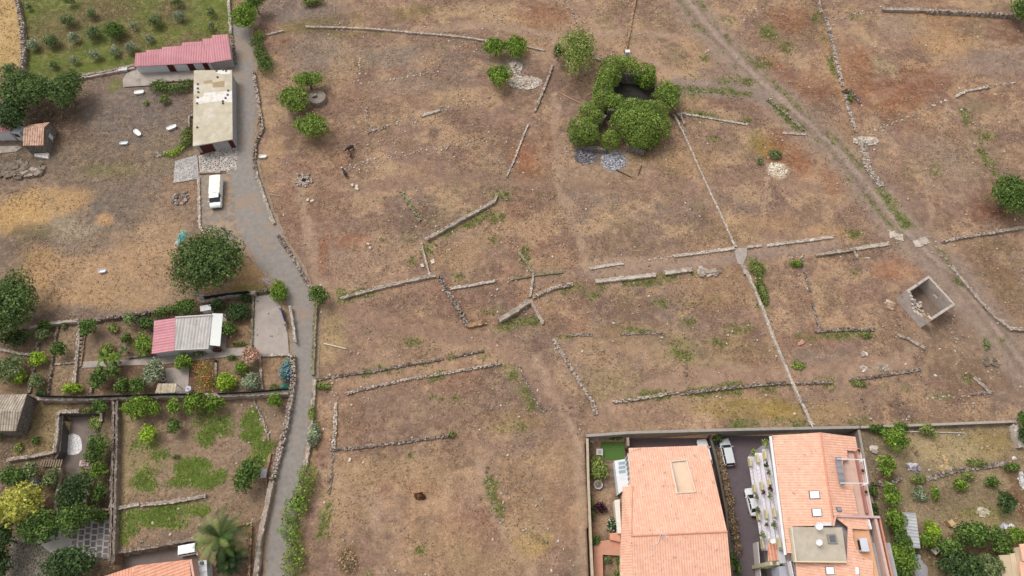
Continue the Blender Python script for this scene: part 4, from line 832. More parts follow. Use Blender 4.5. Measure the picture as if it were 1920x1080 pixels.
# C. tile roofed hut
def gable(name, e0, e1, r0, r1, b0, b1, ze, zr, mroof, mwall, label, cat='hut', zb=-.1, ovh=.0):
    "front eave e0-e1, ridge r0-r1, back eave b0-b1 (pixels, traced at their heights)"
    F0, F1 = G(*e0, ze), G(*e1, ze); R0, R1 = G(*r0, zr), G(*r1, zr); K0, K1 = G(*b0, ze), G(*b1, ze)
    h = bld(name, (F0+K1)/2, label, cat); m1 = MB(); slab([F0, F1, R1, R0], .14, m1); slab([K1, K0, R0, R1], .14, m1)
    rf = m1.build('roof', mroof, h, local=h)
    mm = MB(); f = lambda p, q, t: p.lerp(q, t); dn = Vector((0, 0, -.16)); i = .02
    for (e, r, k) in ((F0, R0, K0), (F1, R1, K1)):
        o = (F1+K1-F0-K0)*(.012 if e is F0 else -.012)
        a, b_, c = e+dn+o, r+dn+o, k+dn+o; g0 = Vector((e.x, e.y, zb))+o; g1 = Vector((k.x, k.y, zb))+o; mm.face([g0, a, b_, c, g1])
    mm.face([Vector((F0.x, F0.y, zb)), Vector((F1.x, F1.y, zb)), F1+dn, F0+dn]); mm.face([Vector((K1.x, K1.y, zb)), Vector((K0.x, K0.y, zb)), K0+dn, K1+dn])
    mm.build('wall', mwall, h, local=h); return h, F0, F1, K0, K1
M_STONEW = cobble_mat('stone masonry', alb((148, 138, 130)), alb((92, 84, 78)), 2.6, .12)
h, F0, F1, K0, K1 = gable('tiled_hut', (43, 273), (81, 272), (43, 241), (82, 239), (54, 234), (93, 229), 2.6, 3.7, M_TILEOLD, M_STONEW, 'small stone hut with weathered terracotta tile roof at the left edge')
flat('window', quadat(F1, K1, .45, .62, .7, 2.0, .05), M_WPLASTER, h, uv=False)
mb = MB(alb((214, 208, 200))); mb.prism(GP([(64, 288, .5), (91, 286, .5), (90, 297, .5), (65, 293, .5)]), -.05); mb.build('porch_slab', M_ATTR, h, local=h)
mb = MB(alb((210, 200, 190))); mb.tube(GP([(63, 273, 2.4), (71, 280, .6)]), .1); mb.tube(GP([(78, 273, 2.4), (87, 280, .6)]), .1); mb.tube(GP([(71, 279, .9), (87, 280, .9)]), .08); mb.build('porch_frame', M_PLAIN, h, local=h)
# D. white house at the left edge
b = bld('white_house', G(0, 245), 'white house with pink roof and brown door cut by the left edge', 'house')
wallbox(GP([(-60, 248, 2.6), (19, 247, 2.6), (36, 250, 2.6), (48, 238, 2.6), (-60, 215, 2.6)]), -.1, M_WPLASTER, b)
mb = MB(); slab(GP([(-62, 249, 2.75), (18, 247, 2.75), (30, 222, 3.4), (-62, 222, 3.4)]), .12, mb); mb.build('roof', M_PINK, b, local=b)
D0, D1 = G(-60, 248, 2.6), G(19, 247, 2.6)
D0, D1 = G(19, 247, 2.6), G(36, 250, 2.6); flat('door', quadat(D0, D1, -.6, .0, .1, 2.3, .06), mat('brown wood', (.16, .055, .03), .7, .15, 3), b, uv=False); flat('window', quadat(D0, D1, .15, .7, 1.2, 2.2, .05), M_GLASS, b, uv=False)
tag(sheet('forecourt', [(-40, 276), (33, 273), (42, 276), (30, 284), (-40, 292)], M_CPALE, .12), kind='structure')
# F. garden house
b = bld('garden_house', G(350, 630), 'small garden house roofed half in pink and half in grey corrugated sheets', 'house')
wallbox(GP([(289, 602, 2.3), (396, 592, 2.3), (390, 652, 2.3), (286, 660, 2.3)]), -.1, M_WPLASTER, b)
mb = MB(); slab(GP([(284, 663, 2.45), (290, 601, 2.6), (329, 596.5, 3.05), (327, 657.5, 2.95)])[::1], .1, mb); mb.build('pink_roof', M_PINK, b, local=b)
mb = MB(); slab(GP([(327.5, 657, 2.95), (391, 655, 2.5), (397.5, 590.5, 2.7), (329.5, 594.5, 3.1)]), .1, mb); mb.build('grey_roof', M_GREYSH, b, local=b)
mb = MB(alb((226, 214, 206))); a, c = GP([(329, 595, 3.2), (397, 590.5, 2.8)]); mb.tube([a, c], .14, seg=6); mb.build('ridge_flashing', M_PLAIN, b, local=b); mb = MB(alb((226, 214, 206))); a, c = GP([(328, 656, 3.0), (391, 653.5, 2.6)]); mb.tube([a, c], .1, seg=6); mb.build('ridge_flashing', M_PLAIN, b, local=b)
mb = MB(); slab(GP([(393, 647, 2.45), (412.5, 649, 2.3), (418, 588, 2.4), (398, 587.5, 2.6)]), .08, mb); mb.build('awning', mat('white awning', alb((236, 238, 232)), .6, .04, .8), b, local=b)
for x, y in ((398, 648), (411, 650), (403, 590), (417, 589)):
    q = MB(alb((120, 100, 90))); a = G(x, y, 2.3); q.tube([a, (a.x, a.y, 0)], .07, seg=6); q.build('post', M_PLAIN, b, local=b)
q = MB((.09, .03, .02)); a = G(408, 656, .5); q.box((a.x, a.y, .5), (1.1, .5, 1.0)); q.build('firewood_box', M_ATTR, b, local=b)
# barbecue shelter, garden sheds
b = bld('garden_shelter', G(308, 728), 'low whitish fibre cement shelter beside the barbecue terrace', 'shed')
mb = MB(); slab(GP([(291, 737, 1.9), (328, 736, 1.9), (331, 719, 2.1), (296, 719, 2.1)]), .08, mb); mb.build('roof', uvmat('fibre cement', alb((214, 202, 180), .8), alb((196, 180, 152), .8), .5, 3, dark=.8, rows=.1, stain=(alb((150, 124, 96)), 1.2, .5, .6)), b, local=b)
for x, y in ((292, 736), (327, 735), (330, 720), (297, 720)): mb = MB(alb((190, 180, 170))); mb.tube([G(x, y, 1.9), (G(x, y, 1.9).x, G(x, y, 1.9).y, 0)], .07, seg=6); mb.build('post', M_PLAIN, b, local=b)
b = bld('white_garden_shed', G(387, 578), 'tiny white lean-to shed among dark shrubs behind the garden house', 'shed')
mb = MB(alb((226, 222, 218))); mb.prism(GP([(377, 575, 1.8), (394, 572, 1.8), (394, 580, 1.7), (378, 583, 1.7)]), 0); mb.build('body', M_PLAIN, b, local=b)
mb = MB(alb((240, 238, 236))); mb.prism([p+Vector((0, 0, .08)) for p in inset(GP([(376, 574.5, 1.8), (395, 571.5, 1.8), (395, 580.5, 1.7), (377, 583.5, 1.7)]), -.1)], 1.72); mb.build('roof', M_PLAIN, b, local=b)
b = bld('white_pillar_shed', G(378, 557), 'slim white plastered pillar under the big tree', 'pillar')
mb = MB(alb((226, 226, 230))); mb.prism(GP([(374, 552, 1.9), (381, 552, 1.9), (381, 556, 1.9), (374, 556, 1.9)]), 0); mb.build('shaft', M_PLAIN, b, local=b); mb = MB(alb((150, 160, 176))); mb.prism(inset(GP([(374, 552, 1.95), (381, 552, 1.95), (381, 556, 1.95), (374, 556, 1.95)]), -.06), 1.88); mb.build('cap', M_PLAIN, b, local=b)
# M. stone house lower left
h, F0, F1, K0, K1 = gable('stone_barn', (-60, 808), (29, 808), (-60, 768), (40, 772), (-60, 741), (50, 739), 3.0, 3.9, M_TILEGREY, M_STONEW, 'grey stone barn with grey brown tiled roof at the lower left edge', 'barn')
# roofless ruin house
z1 = 3.5; oc = GP([(1742, 516, z1), (1792, 571, z1), (1747, 600, z1), (1699, 544, z1)]); cen = sum(oc, Vector())/4; b = bld('roofless_house', cen, 'square roofless grey block house open to the sky in the right hand field', 'ruin')
inn = [p+(cen-p).normalized()*.55 for p in oc]
M_OLDP = mat('old grey plaster', None, .95, .14, 1.1, .35, 8, stain=(alb((140, 130, 124)), .9, .56, .6))
SWH = [3.45, 3.3, 3.0, 2.2, 1.7, 1.5, 1.9, 2.1, 2.7, 3.3]
for i in range(4):
    j = (i+1) % 4; mb = MB(); n = 10
    for k2 in range(n):
        p0, p1 = oc[i].lerp(oc[j], k2/n), oc[i].lerp(oc[j], (k2+1)/n); q0, q1 = inn[i].lerp(inn[j], k2/n), inn[i].lerp(inn[j], (k2+1)/n)
        d_ = random.uniform(-4, 4); cc = alb([c+d_ for c in ((204, 192, 182) if i == 2 else (196, 184, 174))]); top = z1-random.uniform(0, .12)
        if i == 2: top = SWH[9-k2]+random.uniform(-.1, .1)
        if i == 3 and k2 in (2, 3, 4): top = z1-.45
        if i == 0 and k2 in (4, 5): mb.prism([p0, p1, q1, q0], -.1, 1.5, cc); mb.prism([p0, p1, q1, q0], 2.9, top, cc, bot=True); continue
        if i == 1 and k2 in (6, 7): mb.prism([p0, p1, q1, q0], 2.2, top, cc, bot=True); continue
        mb.prism([p0, p1, q1, q0], -.1, top, cc)
    mb.build('wall', M_OLDP, b, local=b)
mb = MB(); mb.face([Vector((p.x, p.y, .16)) for p in inn]); mb.build('floor', mat('earth floor', alb((134, 116, 102)), .95, .25, 1, .2, 6), b, local=b)
mb = MB(); A_, B_ = inn[2], inn[3]; U = (inn[1]-inn[2]).normalized()
for i in range(170):
    s = min(.95, max(.05, random.gauss(.55, .2))); p = A_.lerp(B_, s)+U*abs(random.gauss(0, .9)); c = random.choice(PAL['w']); sz = random.uniform(.1, .4); mb.box((p.x, p.y, .15+random.random()*.9*max(0, 1-abs(s-.55)*2)), (sz*1.6, sz, sz*.6), random.uniform(0, 3), alb(c), jit=.15)
mb.build('fallen_rubble', M_ATTR, b, local=b)
mb = MB((.42, .22, .06)); p = oc[2].lerp(oc[3], .03); q = oc[2].lerp(oc[3], .3); mb.tube([(p.x, p.y, 3.4), (q.x, q.y, 2.6)], .1, seg=6); mb.build('orange_beam', M_PLAIN, b, local=b)
# H. left apartment house
ze, zr = 3.4, 5.6
NW, NE, ER, WR = G(1178.6, 840, ze), G(1326, 835, ze), G(1363.5, 997, zr), G(1184, 1005, zr)
b = bld('terracotta_villa', (NW+ER)/2, 'wide apartment house with pale terracotta roof and a cut-in roof terrace', 'house')
def plane(p, q, r_):
    n = (q-p).cross(r_-p).normalized(); return lambda x, y: p.z-((x-p.x)*n.x+(y-p.y)*n.y)/n.z
plN = plane(NW, NE, ER)
WR.z = plN(WR.x, WR.y)
H_ = [G(x, y, 4.1) for x, y in ((1258, 865), (1288, 862), (1302.5, 923.5), (1268, 926))]
for p in H_: p.z = plN(p.x, p.y)
def holed(mb, outer, hole, frame):
    e = (frame[1]-frame[0]).normalized(); nn = (frame[1]-frame[0]).cross(frame[2]-frame[0]).normalized(); q = nn.cross(e)
    for i in range(4):
        j = (i+1) % 4; f = [outer[i], outer[j], hole[j], hole[i]]; mb.face(f, None, [((a-frame[0]).dot(e), (a-frame[0]).dot(q)) for a in f])
mb = MB(); holed(mb, [NW, NE, ER, WR], H_, [NW, NE, ER]); mb.face([NW, NE, NE-Vector((0, 0, .2)), NW-Vector((0, 0, .2))]); mb.face([NE, ER, ER-Vector((0, 0, .2)), NE-Vector((0, 0, .2))])
SW, SE = G(1190, 1200, ze), G(1382, 1200, ze); slab([SW, SE, ER-Vector((0, 0, .01)), WR-Vector((0, 0, .01))][::1], .2, mb)
sw1, sw2 = G(1186, 912, 0), G(1186, 912, 4.4); sw2.z = plN(sw2.x, sw2.y)-.02
e1, e2, e3 = G(1168, 912, 3.1), G(1163, 1047, 3.1), G(1165, 1200, 3.1)
wr_ = WR-Vector((0, 0, .03)); mb.roof([e1, e2, wr_, sw2]); mb.roof([e2, e3, SW-Vector((0, 0, .03)), wr_]); mb.face([e1, e2, e2-Vector((0, 0, .2)), e1-Vector((0, 0, .2))]); mb.face([e1, sw2, sw2-Vector((0, 0, 1.2)), e1-Vector((0, 0, .2))])
mb.build('roof', M_TILE, b, local=b)
mb = MB(TILE2); mb.tube([WR+Vector((0, 0, .05)), ER+Vector((0, 0, .05))], .13, seg=8); mb.tube([sw2, wr_], .11, seg=8); mb.build('ridge_tiles', mat('ridge', alb((226, 162, 136)), .8, .12, 3), b, local=b)
mb = MB(); fl = [Vector((p.x, p.y, p.z)) for p in inset(H_, .02)]; zf = 3.75
mb.face([Vector((p.x, p.y, zf)) for p in fl]);
for i in range(4): a, c = fl[i], fl[(i+1) % 4]; mb.face([a+Vector((0, 0, .06)), c+Vector((0, 0, .06)), (c.x, c.y, zf), (a.x, a.y, zf)])
mb.build('roof_terrace', M_CREAM, b, local=b)
mb = MB(alb((236, 214, 200))); top = [p+Vector((0, 0, .1)) for p in H_]; [mb.tube([top[i], top[(i+1) % 4]], .12, seg=6) for i in range(4)]; mb.build('terrace_kerb', M_PLAIN, b, local=b)
V = Vector; bodyp = [NW+V((.5, -.5, 0)), NE+V((-.5, -.5, 0)), V((ER.x-.5, ER.y, ze)), V((SE.x-.5, SE.y, ze)), V((SW.x, SW.y, ze)), V((WR.x+.4, WR.y, ze)), V((sw2.x+.1, sw2.y, ze))]
for p in bodyp: p.z = 3.1
wallbox(bodyp, -3, M_CREAM, b, z1=3.1)
wallbox([V((e1.x+.35, e1.y-.4, 2.7)), V((sw2.x+.3, sw2.y-.4, 2.7)), V((SW.x, SW.y, 2.7)), V((e3.x+.5, e3.y, 2.7)), V((e2.x+.5, e2.y, 2.7))], -3, M_CREAM, b, 'side_wall', z1=2.85)
# white glazed veranda on its west side
mb = MB(alb((236, 238, 240))); vp = GP([(1152, 864, .2), (1176, 860, .2), (1179, 912, .2), (1160, 926, .2)])
mb.prism(vp, -2.1, .2); mb.build('veranda_roof', M_PLAIN, b, local=b)
for i in range(3):
    q = MB((.28, .34, .38)); a = GP([(1159.5+i*.3, 866.5+8*i, .24), (1172+i*.3, 864.5+8*i, .24), (1172.5+i*.3, 870+8*i, .24), (1160+i*.3, 872+8*i, .24)]); q.face(a[::-1]); q.build('glass_panel', M_METAL, b, local=b)
mb = MB(alb((238, 240, 242)))
for t_ in range(7): a = G(1177.5+t_*1.1, 852+t_*9.5, 2.9); c = G(1172+t_*1.1, 862+t_*9, .3); mb.tube([a, c], .06, seg=5)
mb.tube([G(1177.5, 850, 2.9), G(1184, 908, 2.9)], .09, seg=5); mb.build('veranda_frame', M_PLAIN, b, local=b)
q = MB((.16, .2, .2)); q.face(GP([(1178, 852, 2.8), (1184.5, 909, 2.8), (1181, 912, .3), (1173, 862, .3)])); q.build('veranda_glass', M_METAL, b, local=b)
mb = MB(alb((236, 228, 216))); mb.prism(GP([(1152, 938, 0), (1162, 936, 0), (1165, 1000, 0), (1158, 1000, 0)]), -2.1, 0); mb.build('balcony', M_PLAIN, b, local=b)
mb = MB(alb((214, 150, 126), .8)); mb.prism(GP([(1143, 1000, -.6), (1163, 998, -.6), (1163, 1016, -.6), (1144, 1012, -.6)]), -2.1); mb.build('porch', M_TILEB, b, local=b)
# antenna
an = tag(empty('tv_antenna', G(1239, 1002, 5.8)), 'bent white television antenna on the ridge of the left apartment roof', 'antenna')
mb = MB(alb((235, 232, 230))); a = G(1239, 1003, 5.7); mb.tube([a, a+V((0, 0, 1.6))], .045, seg=6); mb.build('mast', M_METAL, an, local=an)
mb = MB(alb((235, 232, 230))); tp = a+V((0, 0, 1.5)); mb.tube([tp+V((-.9, .5, 0)), tp+V((.7, -.4, 0))], .03, seg=5)
for i in range(6): c = tp+V((-.8+i*.28, .45-i*.16, 0)); mb.tube([c+V((-.2, -.35, 0)), c+V((.2, .35, 0))], .02, seg=4)
mb.build('aerial', M_METAL, an, local=an)
mb = MB(alb((235, 232, 230))); mb.tube([G(1238, 1003, 5.9), G(1234, 1018, 5.55), G(1226, 1022, 5.5), G(1218, 1017, 5.6)], .05, seg=5); mb.build('cable', M_METAL, an, local=an)
# I. right apartment block
zE, zR = 8.6, 10.0
b2 = bld('apartment_block', (43, 14), 'tall apartment block with orange tiled roof and three rows of planted balconies', 'apartment block')
n1, n2, n3 = G(1448, 816.5, zE), G(1538, 811, zR), G(1604, 819, zE)
r2 = G(1563, 985, zR); w2 = G(1476, 1037, zE)
plW = plane(n1, n2, w2); plE = plane(n2, n3, r2)
def onp(pl, x, y, z):
    p = G(x, y, z)
    for _ in range(4): p = G(x, y, pl(p.x, p.y))
    return p
mb = MB(); wp = [n1, w2, onp(plW, 1488, 1037, 9), onp(plW, 1484, 987, 9), onp(plW, 1562, 985, 9.9), n2]
fr0 = [n1, w2, n2]
def froof(mb, pts, frame, th=.18):
    e = (frame[1]-frame[0]).normalized(); nn = (frame[1]-frame[0]).cross(frame[2]-frame[0]).normalized(); q = nn.cross(e)
    from mathutils.geometry import tessellate_polygon
    for tr in tessellate_polygon([pts]):
        f = [pts[i] for i in tr]; mb.face(f, None, [((a-frame[0]).dot(e), (a-frame[0]).dot(q)) for a in f])
    for i in range(len(pts)): a, c = pts[i], pts[(i+1) % len(pts)]; d = V((0, 0, th)); mb.face([a, c, c-d, a-d], None, [(0, 0), (.1, 0), (.1, .1), (0, .1)])
froof(mb, wp, fr0)
ep = [onp(plE, x, y, 9.5) for x, y in ((1538.3, 811), (1604, 819), (1609, 847), (1588, 844), (1590, 862), (1580, 863), (1584, 907), (1598, 909), (1609, 965), (1563, 967))]
froof(mb, ep, [n3, onp(plE, 1633, 963, 8.6), n2])
mb.build('roof', M_TILE, b2, local=b2)
mb = MB(); mb.tube([n2, r2], .14, seg=8); mb.build('ridge_tiles', MATS['ridge'], b2, local=b2)
wallbox([V((37.9, 23.9, 8.3)), V((49.3, 23.9, 8.3)), V((49.3, -6, 8.3)), V((37.9, -6, 8.3))], -3, M_PLASTER, b2, z1=8.35 if 0 else 7.9)
# upper wall so that roof closes
mb = MB(); mb.prism([V((38.2, 23.8, 0)), V((44, 23.8, 0)), V((44, 9, 0)), V((38.2, 9, 0))], 7.8, 8.45); mb.build('upper_wall', M_PLASTER, b2, local=b2)
mb = MB(); mb.face([V((38.1, 23.85, 8.3)), V((49.2, 23.85, 8.3)), V((44.1, 23.85, 9.8))]); mb.build('gable_wall', M_PLASTER, b2, local=b2)
# gutter
mb = MB(alb((240, 240, 240))); mb.prism([V((p.x, p.y, zE+.02)) for p in GP([(1442.5, 818, zE), (1447, 817.5, zE), (1475, 1040, zE), (1470.5, 1041, zE)])], zE-.16); mb.build('gutter', M_PLAIN, b2, local=b2)
mb = MB(alb((120, 104, 98))); mb.prism([V((p.x, p.y, zE-.2)) for p in GP([(1447, 817.5, zE), (1451, 817, zE), (1484, 1046, zE), (1476, 1050, zE)])], zE-.5); mb.build('eave_channel', M_PLAIN, b2, local=b2)
M_BALF = mat('balcony floor', alb((232, 226, 232), 1), .8, .08, 2)
for lv, zf in enumerate((0, 3, 6)):
    mb = MB(alb((176, 166, 170))); y0, y1, xo = 9.3-.2*lv, 23.0-.1*lv, 36.75+.12*lv; mb.prism([V((xo, y1, 0)), V((38.1, y1, 0)), V((38.1, y0, 0)), V((xo, y0, 0))], zf-.2, zf); sb = mb.build('balcony', M_BALF, b2, local=b2)
    mb = MB(alb((168, 162, 164)))
    for zz in (.95,): mb.tube([(xo+.06, y0, zf+zz), (xo+.06, y1, zf+zz)], .035, seg=5)
    for i in range(28): yy = y0+(y1-y0)*i/27; mb.box((xo+.06, yy, zf+.5), (.03, .03, 1.0))
    mb.tube([(xo, y1, zf+.95), (38, y1, zf+.95)], .035, seg=5); mb.tube([(xo, y0, zf+.95), (38, y0, zf+.95)], .035, seg=5)
    rl = mb.build('railing', M_METAL, sb); rl.matrix_parent_inverse = Matrix.Translation(-b2.location)
    for q in range(4):
        yy = y1-1.0-q*(y1-y0-1.6)/3.05; mb = MB(alb((226, 216, 172))); mb.box((xo+.0, yy, zf+.45), (.26, 1.2, 1.05), jit=.01); pp = mb.build('parapet_block', M_PLAIN, sb); pp.matrix_parent_inverse = Matrix.Translation(-b2.location)
# skylights
for i, (x, y, ww, hh, pl) in enumerate(((1526, 928, 9.5, 7.5, plW), (1530.5, 961, 9, 7.5, plW), (1572, 955, 5.5, 4, plE), (1555, 1070, 9, 8, None), (1604, 1070, 6.5, 8, None))):
    z = pl(G(x, y, 9.5).x, G(x, y, 9.5).y) if pl else 9.1
    c = [G(x-ww, y-hh, z), G(x+ww-1, y-hh, z), G(x+ww+1, y+hh, z), G(x-ww+2, y+hh, z)]
    for p in c:
        if pl: p.z = pl(p.x, p.y)
        p.z += .14
    q = MB(alb((120, 116, 116))); q.prism(c, 8.6); fm = q.build('skylight', M_PLAIN, b2, local=b2)
    q = MB((.8, .8, .8) if i != 2 else alb((150, 170, 186))); q.face([p+V((0, 0, .03)) for p in inset(c, .12)]); g = q.build('pane', mat('pale roof glass', None, .3, .02, 1, spec=.5), fm); g.matrix_parent_inverse = Matrix.Translation(-b2.location)
# roof terraces east
M_PINKF = mat('pink terrace tiles', alb((222, 188, 172)), .85, .07, 2)
def terrace(pts, zf, m, name='roof_terrace', zw=None):
    mb = MB(); P_ = GP(pts, zf); mb.face(P_)
    T2 = [V((p.x, p.y, zw or zf+.9)) for p in P_]
    for i in range(len(P_)): a, c = P_[i], P_[(i+1) % len(P_)]; mb.face([a, c, T2[(i+1) % len(P_)], T2[i]]) if zw else None
    return mb.build(name, m, b2, local=b2)
terrace([(1586, 842), (1607, 846), (1628, 966), (1604, 967), (1594, 910), (1580, 908), (1576, 862), (1587, 862)], 8.25, M_PINKF)
def parapet(pts, wd, z0, z1, col, root, name='parapet'):
    mb = MB(alb(col)); P_ = GP(pts, z1)
    for p, q in zip(P_[:-1], P_[1:]):
        d = (q-p).normalized(); n = V((-d.y, d.x, 0))*wd/2; mb.prism([V((a.x, a.y, z1)) for a in (p+n, p-n, q-n, q+n)], z0)
    return mb.build(name, M_PLAIN, root, local=root)
parapet([(1610, 845), (1634, 967)], .5, 7.6, 9.1, (206, 172, 160), b2); parapet([(1605.5, 846), (1627, 962)], .12, 7.6, 9.0, (196, 140, 130), b2, 'inner_parapet')
parapet([(1612.5, 842), (1637, 968)], .16, 8.9, 9.25, (224, 204, 196), b2, 'coping')
# pergola
pg = thing('roof_pergola', G(1600, 885, 9), 0, 'white metal pergola frame with a grey folded awning over the roof terrace', 'pergola')
for nm, pts, rr, cc in (('beam', [(1570, 860.5), (1620, 862)], .07, (240, 240, 240)), ('beam', [(1576, 906), (1627, 906)], .07, (240, 240, 240)), ('beam', [(1620, 860), (1627.5, 907)], .08, (240, 240, 240)), ('beam', [(1612, 866), (1620, 861)], .06, (240, 240, 240)), ('beam', [(1617, 910), (1627, 906)], .06, (240, 240, 240))):
    q = MB(alb(cc)); a, c = GP(pts, 10.6); q.tube([a, c], rr, seg=6); q.build(nm, M_PLAIN, pg, local=pg)
for x, y in ((1621, 861), (1627, 906)):
    q = MB(alb((240, 240, 240))); a = G(x, y, 10.6); q.tube([a, (a.x, a.y, 8.2)], .06, seg=6); q.build('post', M_PLAIN, pg, local=pg)
q = MB(); slab(GP([(1575, 910, 10.3), (1566, 857, 10.3), (1577, 856, 10.45), (1585, 908, 10.45)]), .1, q); q.build('folded_awning', uvmat('grey slatted awning', alb((150, 148, 152), .8), alb((140, 138, 142), .8), .9, 9, dark=.8, rows=0, var=.03), pg, local=pg)
# rear wing
zd = 9.9
mb = MB(); mb.prism(GP([(1484, 988, zd), (1579, 989, zd), (1588, 1053.5, zd), (1493, 1051, zd)]), 7.5); mb.build('flat_deck', mat('deck membrane', alb((198, 186, 168)), .9, .1, .8, stain=(alb((182, 168, 148)), .6, .5, .6)), b2, local=b2)
parapet([(1484.5, 987), (1493, 1052)], .16, 9.5, 10.15, (230, 220, 196), b2, 'deck_kerb'); parapet([(1490, 1052.5), (1588, 1054)], .16, 9.5, 10.1, (232, 214, 180), b2, 'deck_kerb')
mb = MB(); f0 = [G(1492, 1054, 9.2), G(1500, 1200, 9.2), G(1588, 1054, 9.9)]
froof(mb, GP([(1492, 1054.5, 9.0), (1588, 1055.5, 9.35), (1590, 988.5, 9.4), (1565, 969, 9.4), (1628, 972, 9.3), (1627, 993, 9.2), (1598, 991, 9.4), (1600, 1012, 9.4), (1606, 1030, 9.3), (1617, 1044, 9.2), (1636, 1051, 9.1), (1645, 1200, 9.1), (1505, 1200, 8.8)]), [G(1628, 972, 9.3), G(1645, 1200, 9.1), G(1565, 969, 9.4)])
mb.build('rear_roof', M_TILE, b2, local=b2)
terrace([(1596, 990), (1628, 990), (1650, 1090), (1638, 1090), (1634, 1052), (1615, 1046), (1604, 1031), (1598, 1012)], 8.8, mat('orange terrace tiles', alb((230, 176, 136)), .85, .08, 2), 'rear_terrace')
parapet([(1641, 968), (1667, 1085)], .35, 7.4, 9.5, (214, 182, 170), b2); parapet([(1649, 969), (1674, 1085)], .2, 7.4, 9.3, (216, 150, 126), b2); parapet([(1567, 967), (1650, 969.5)], .3, 7.6, 9.7, (206, 176, 172), b2, 'fire_wall'); parapet([(1563, 986), (1567, 967)], .22, 8.6, 10.2, (226, 186, 168), b2, 'fire_wall')
parapet([(1629, 974), (1634, 992)], .2, 8, 9.7, (240, 236, 230), b2, 'vent_duct')
wallbox([V((38.5, 9.5, 8)), V((51.6, 9.6, 8)), V((51.6, -6, 8)), V((38.5, -6, 8))], -3, M_PLASTER, b2, 'rear_wall', z1=8.0)
mb = MB(); slab(GP([(1440, 1052, 5.2), (1461, 1051, 5.2), (1459, 1019, 5.5), (1439.5, 1018, 5.4)]), .12, mb); mb.build('porch_roof', M_TILEB, b2, local=b2)
for x, y in ((1446, 1056), (1459, 1056), (1471, 1056)): mb = MB(alb((222, 214, 178))); a = G(x, y, 5.0); mb.box((a.x, a.y, 1.0), (.35, .5, 8)); mb.build('porch_column', M_PLAIN, b2, local=b2)
parapet([(1462, 1018), (1470, 1056)], 1.1, 2.0, 5.4, (214, 214, 216), b2, 'stair_landing'); parapet([(1421, 1016), (1427, 1090)], .15, -3, -.8, (226, 218, 216), b2, 'yard_parapet')
parapet([(1482, 1052), (1490, 1090)], .12, 7.5, 8.6, (232, 230, 232), b2, 'gutter')
mb = MB(alb((184, 184, 196))); mb.prism(GP([(1460, 1062, 5), (1486, 1060, 5), (1492, 1100, 5), (1465, 1100, 5)]), 2); mb.build('rear_balcony', M_PLAIN, b2, local=b2)
# K. corner house bottom right, L. bottom left house
b = bld('corner_house', G(1915, 1060), 'corner of a pink tiled house cut by the right bottom corner', 'house')
mb = MB(); slab(GP([(1912, 1020, 4), (1990, 1015, 4), (1990, 1053, 4.6), (1918, 1052, 4.6)]), .2, mb); slab(GP([(1990, 1054, 4.3), (1990, 1180, 4.3), (1930, 1180, 4.3), (1911, 1053, 4.3)]), .2, mb); mb.build('roof', M_TILE, b, local=b)
wallbox(GP([(1914, 1025, 3.7), (1990, 1022, 3.7), (1990, 1180, 3.7), (1930, 1180, 3.7)]), 0, M_CREAM, b)
q = MB(); q.face(GP([(1905, 1040, 2.2), (1911, 1040, 2.2), (1911, 1046, 1.2), (1905, 1046, 1.2)])); q.build('window', M_GLASS, b, local=b)
b = bld('beige_pergola_roof', G(1890, 1055), 'flat beige carport roof beside the pink tiled corner house', 'carport')
mb = MB(alb((214, 194, 166))); mb.prism(GP([(1873, 1041, 2.3), (1893, 1040, 2.3), (1900, 1090, 2.3), (1880, 1090, 2.3)]), 2.15); mb.build('roof', M_PLAIN, b, local=b)
mb = MB(alb((222, 204, 176))); mb.prism(GP([(1894, 1038, 2.5), (1903, 1037, 2.5), (1912, 1090, 2.5), (1902, 1090, 2.5)]), 2.3); mb.build('raised_roof', M_PLAIN, b, local=b)
for x, y in ((1874, 1042), (1892, 1041), (1898, 1088), (1881, 1088)): mb = MB(alb((110, 90, 80))); a = G(x, y, 2.2); mb.tube([a, (a.x, a.y, 0)], .06, seg=6); mb.build('post', M_PLAIN, b, local=b)
b = bld('orange_roofed_house', G(290, 1090), 'top of an orange tiled roof at the bottom edge next to the car yard', 'house')
mb = MB(); ra, rb_ = G(257, 1059, 4.3), G(355, 1048.5, 4.3)
ra, rb_, rc, rd = GP([(257, 1060, 4.2), (355, 1049, 4.2), (366, 1160, 5.2), (190, 1180, 5.0)]); slab([rc, rb_, ra, rd], .2, mb); slab(GP([(257, 1060, 4.18), (190, 1082, 3.4), (150, 1180, 3.4), (192, 1181, 4.95)]), .2, mb); mb.build('roof', M_TILEB, b, local=b)
wallbox(GP([(262, 1064, 3.8), (354, 1054, 3.8), (364, 1160, 3.8), (210, 1160, 3.8)]), -1.5, M_CREAM, b, z1=3.8)
parapet([(357, 1049), (366, 1100)], .3, 1, 4.4, (220, 176, 160), b, 'verge_wall')
b = bld('white_lean_to', G(380, 1070), 'white corrugated lean-to roof beside the orange tiled roof and the palm', 'shed')
mb = MB(); slab(GP([(360, 1100, 2.4), (360, 1053, 2.4), (387, 1050, 2.5), (390, 1100, 2.5)]), .1, mb); mb.build('roof', uvmat('white sheet roof', alb((232, 232, 234), .8), alb((222, 222, 226), .8), .9, 9, dark=.8, rows=0, var=.04), b, local=b)
wallbox(GP([(362, 1056, 2.3), (386, 1054, 2.3), (388, 1100, 2.3), (363, 1100, 2.3)]), -1.5, M_WPLASTER, b, z1=2.2)
q = MB((.03, .04, .05)); q.prism(GP([(374, 1053, 2.75), (380, 1052, 2.75), (380.5, 1058, 2.75), (374.5, 1058, 2.75)]), 2.4); q.build('roof_window', M_METAL, b, local=b)
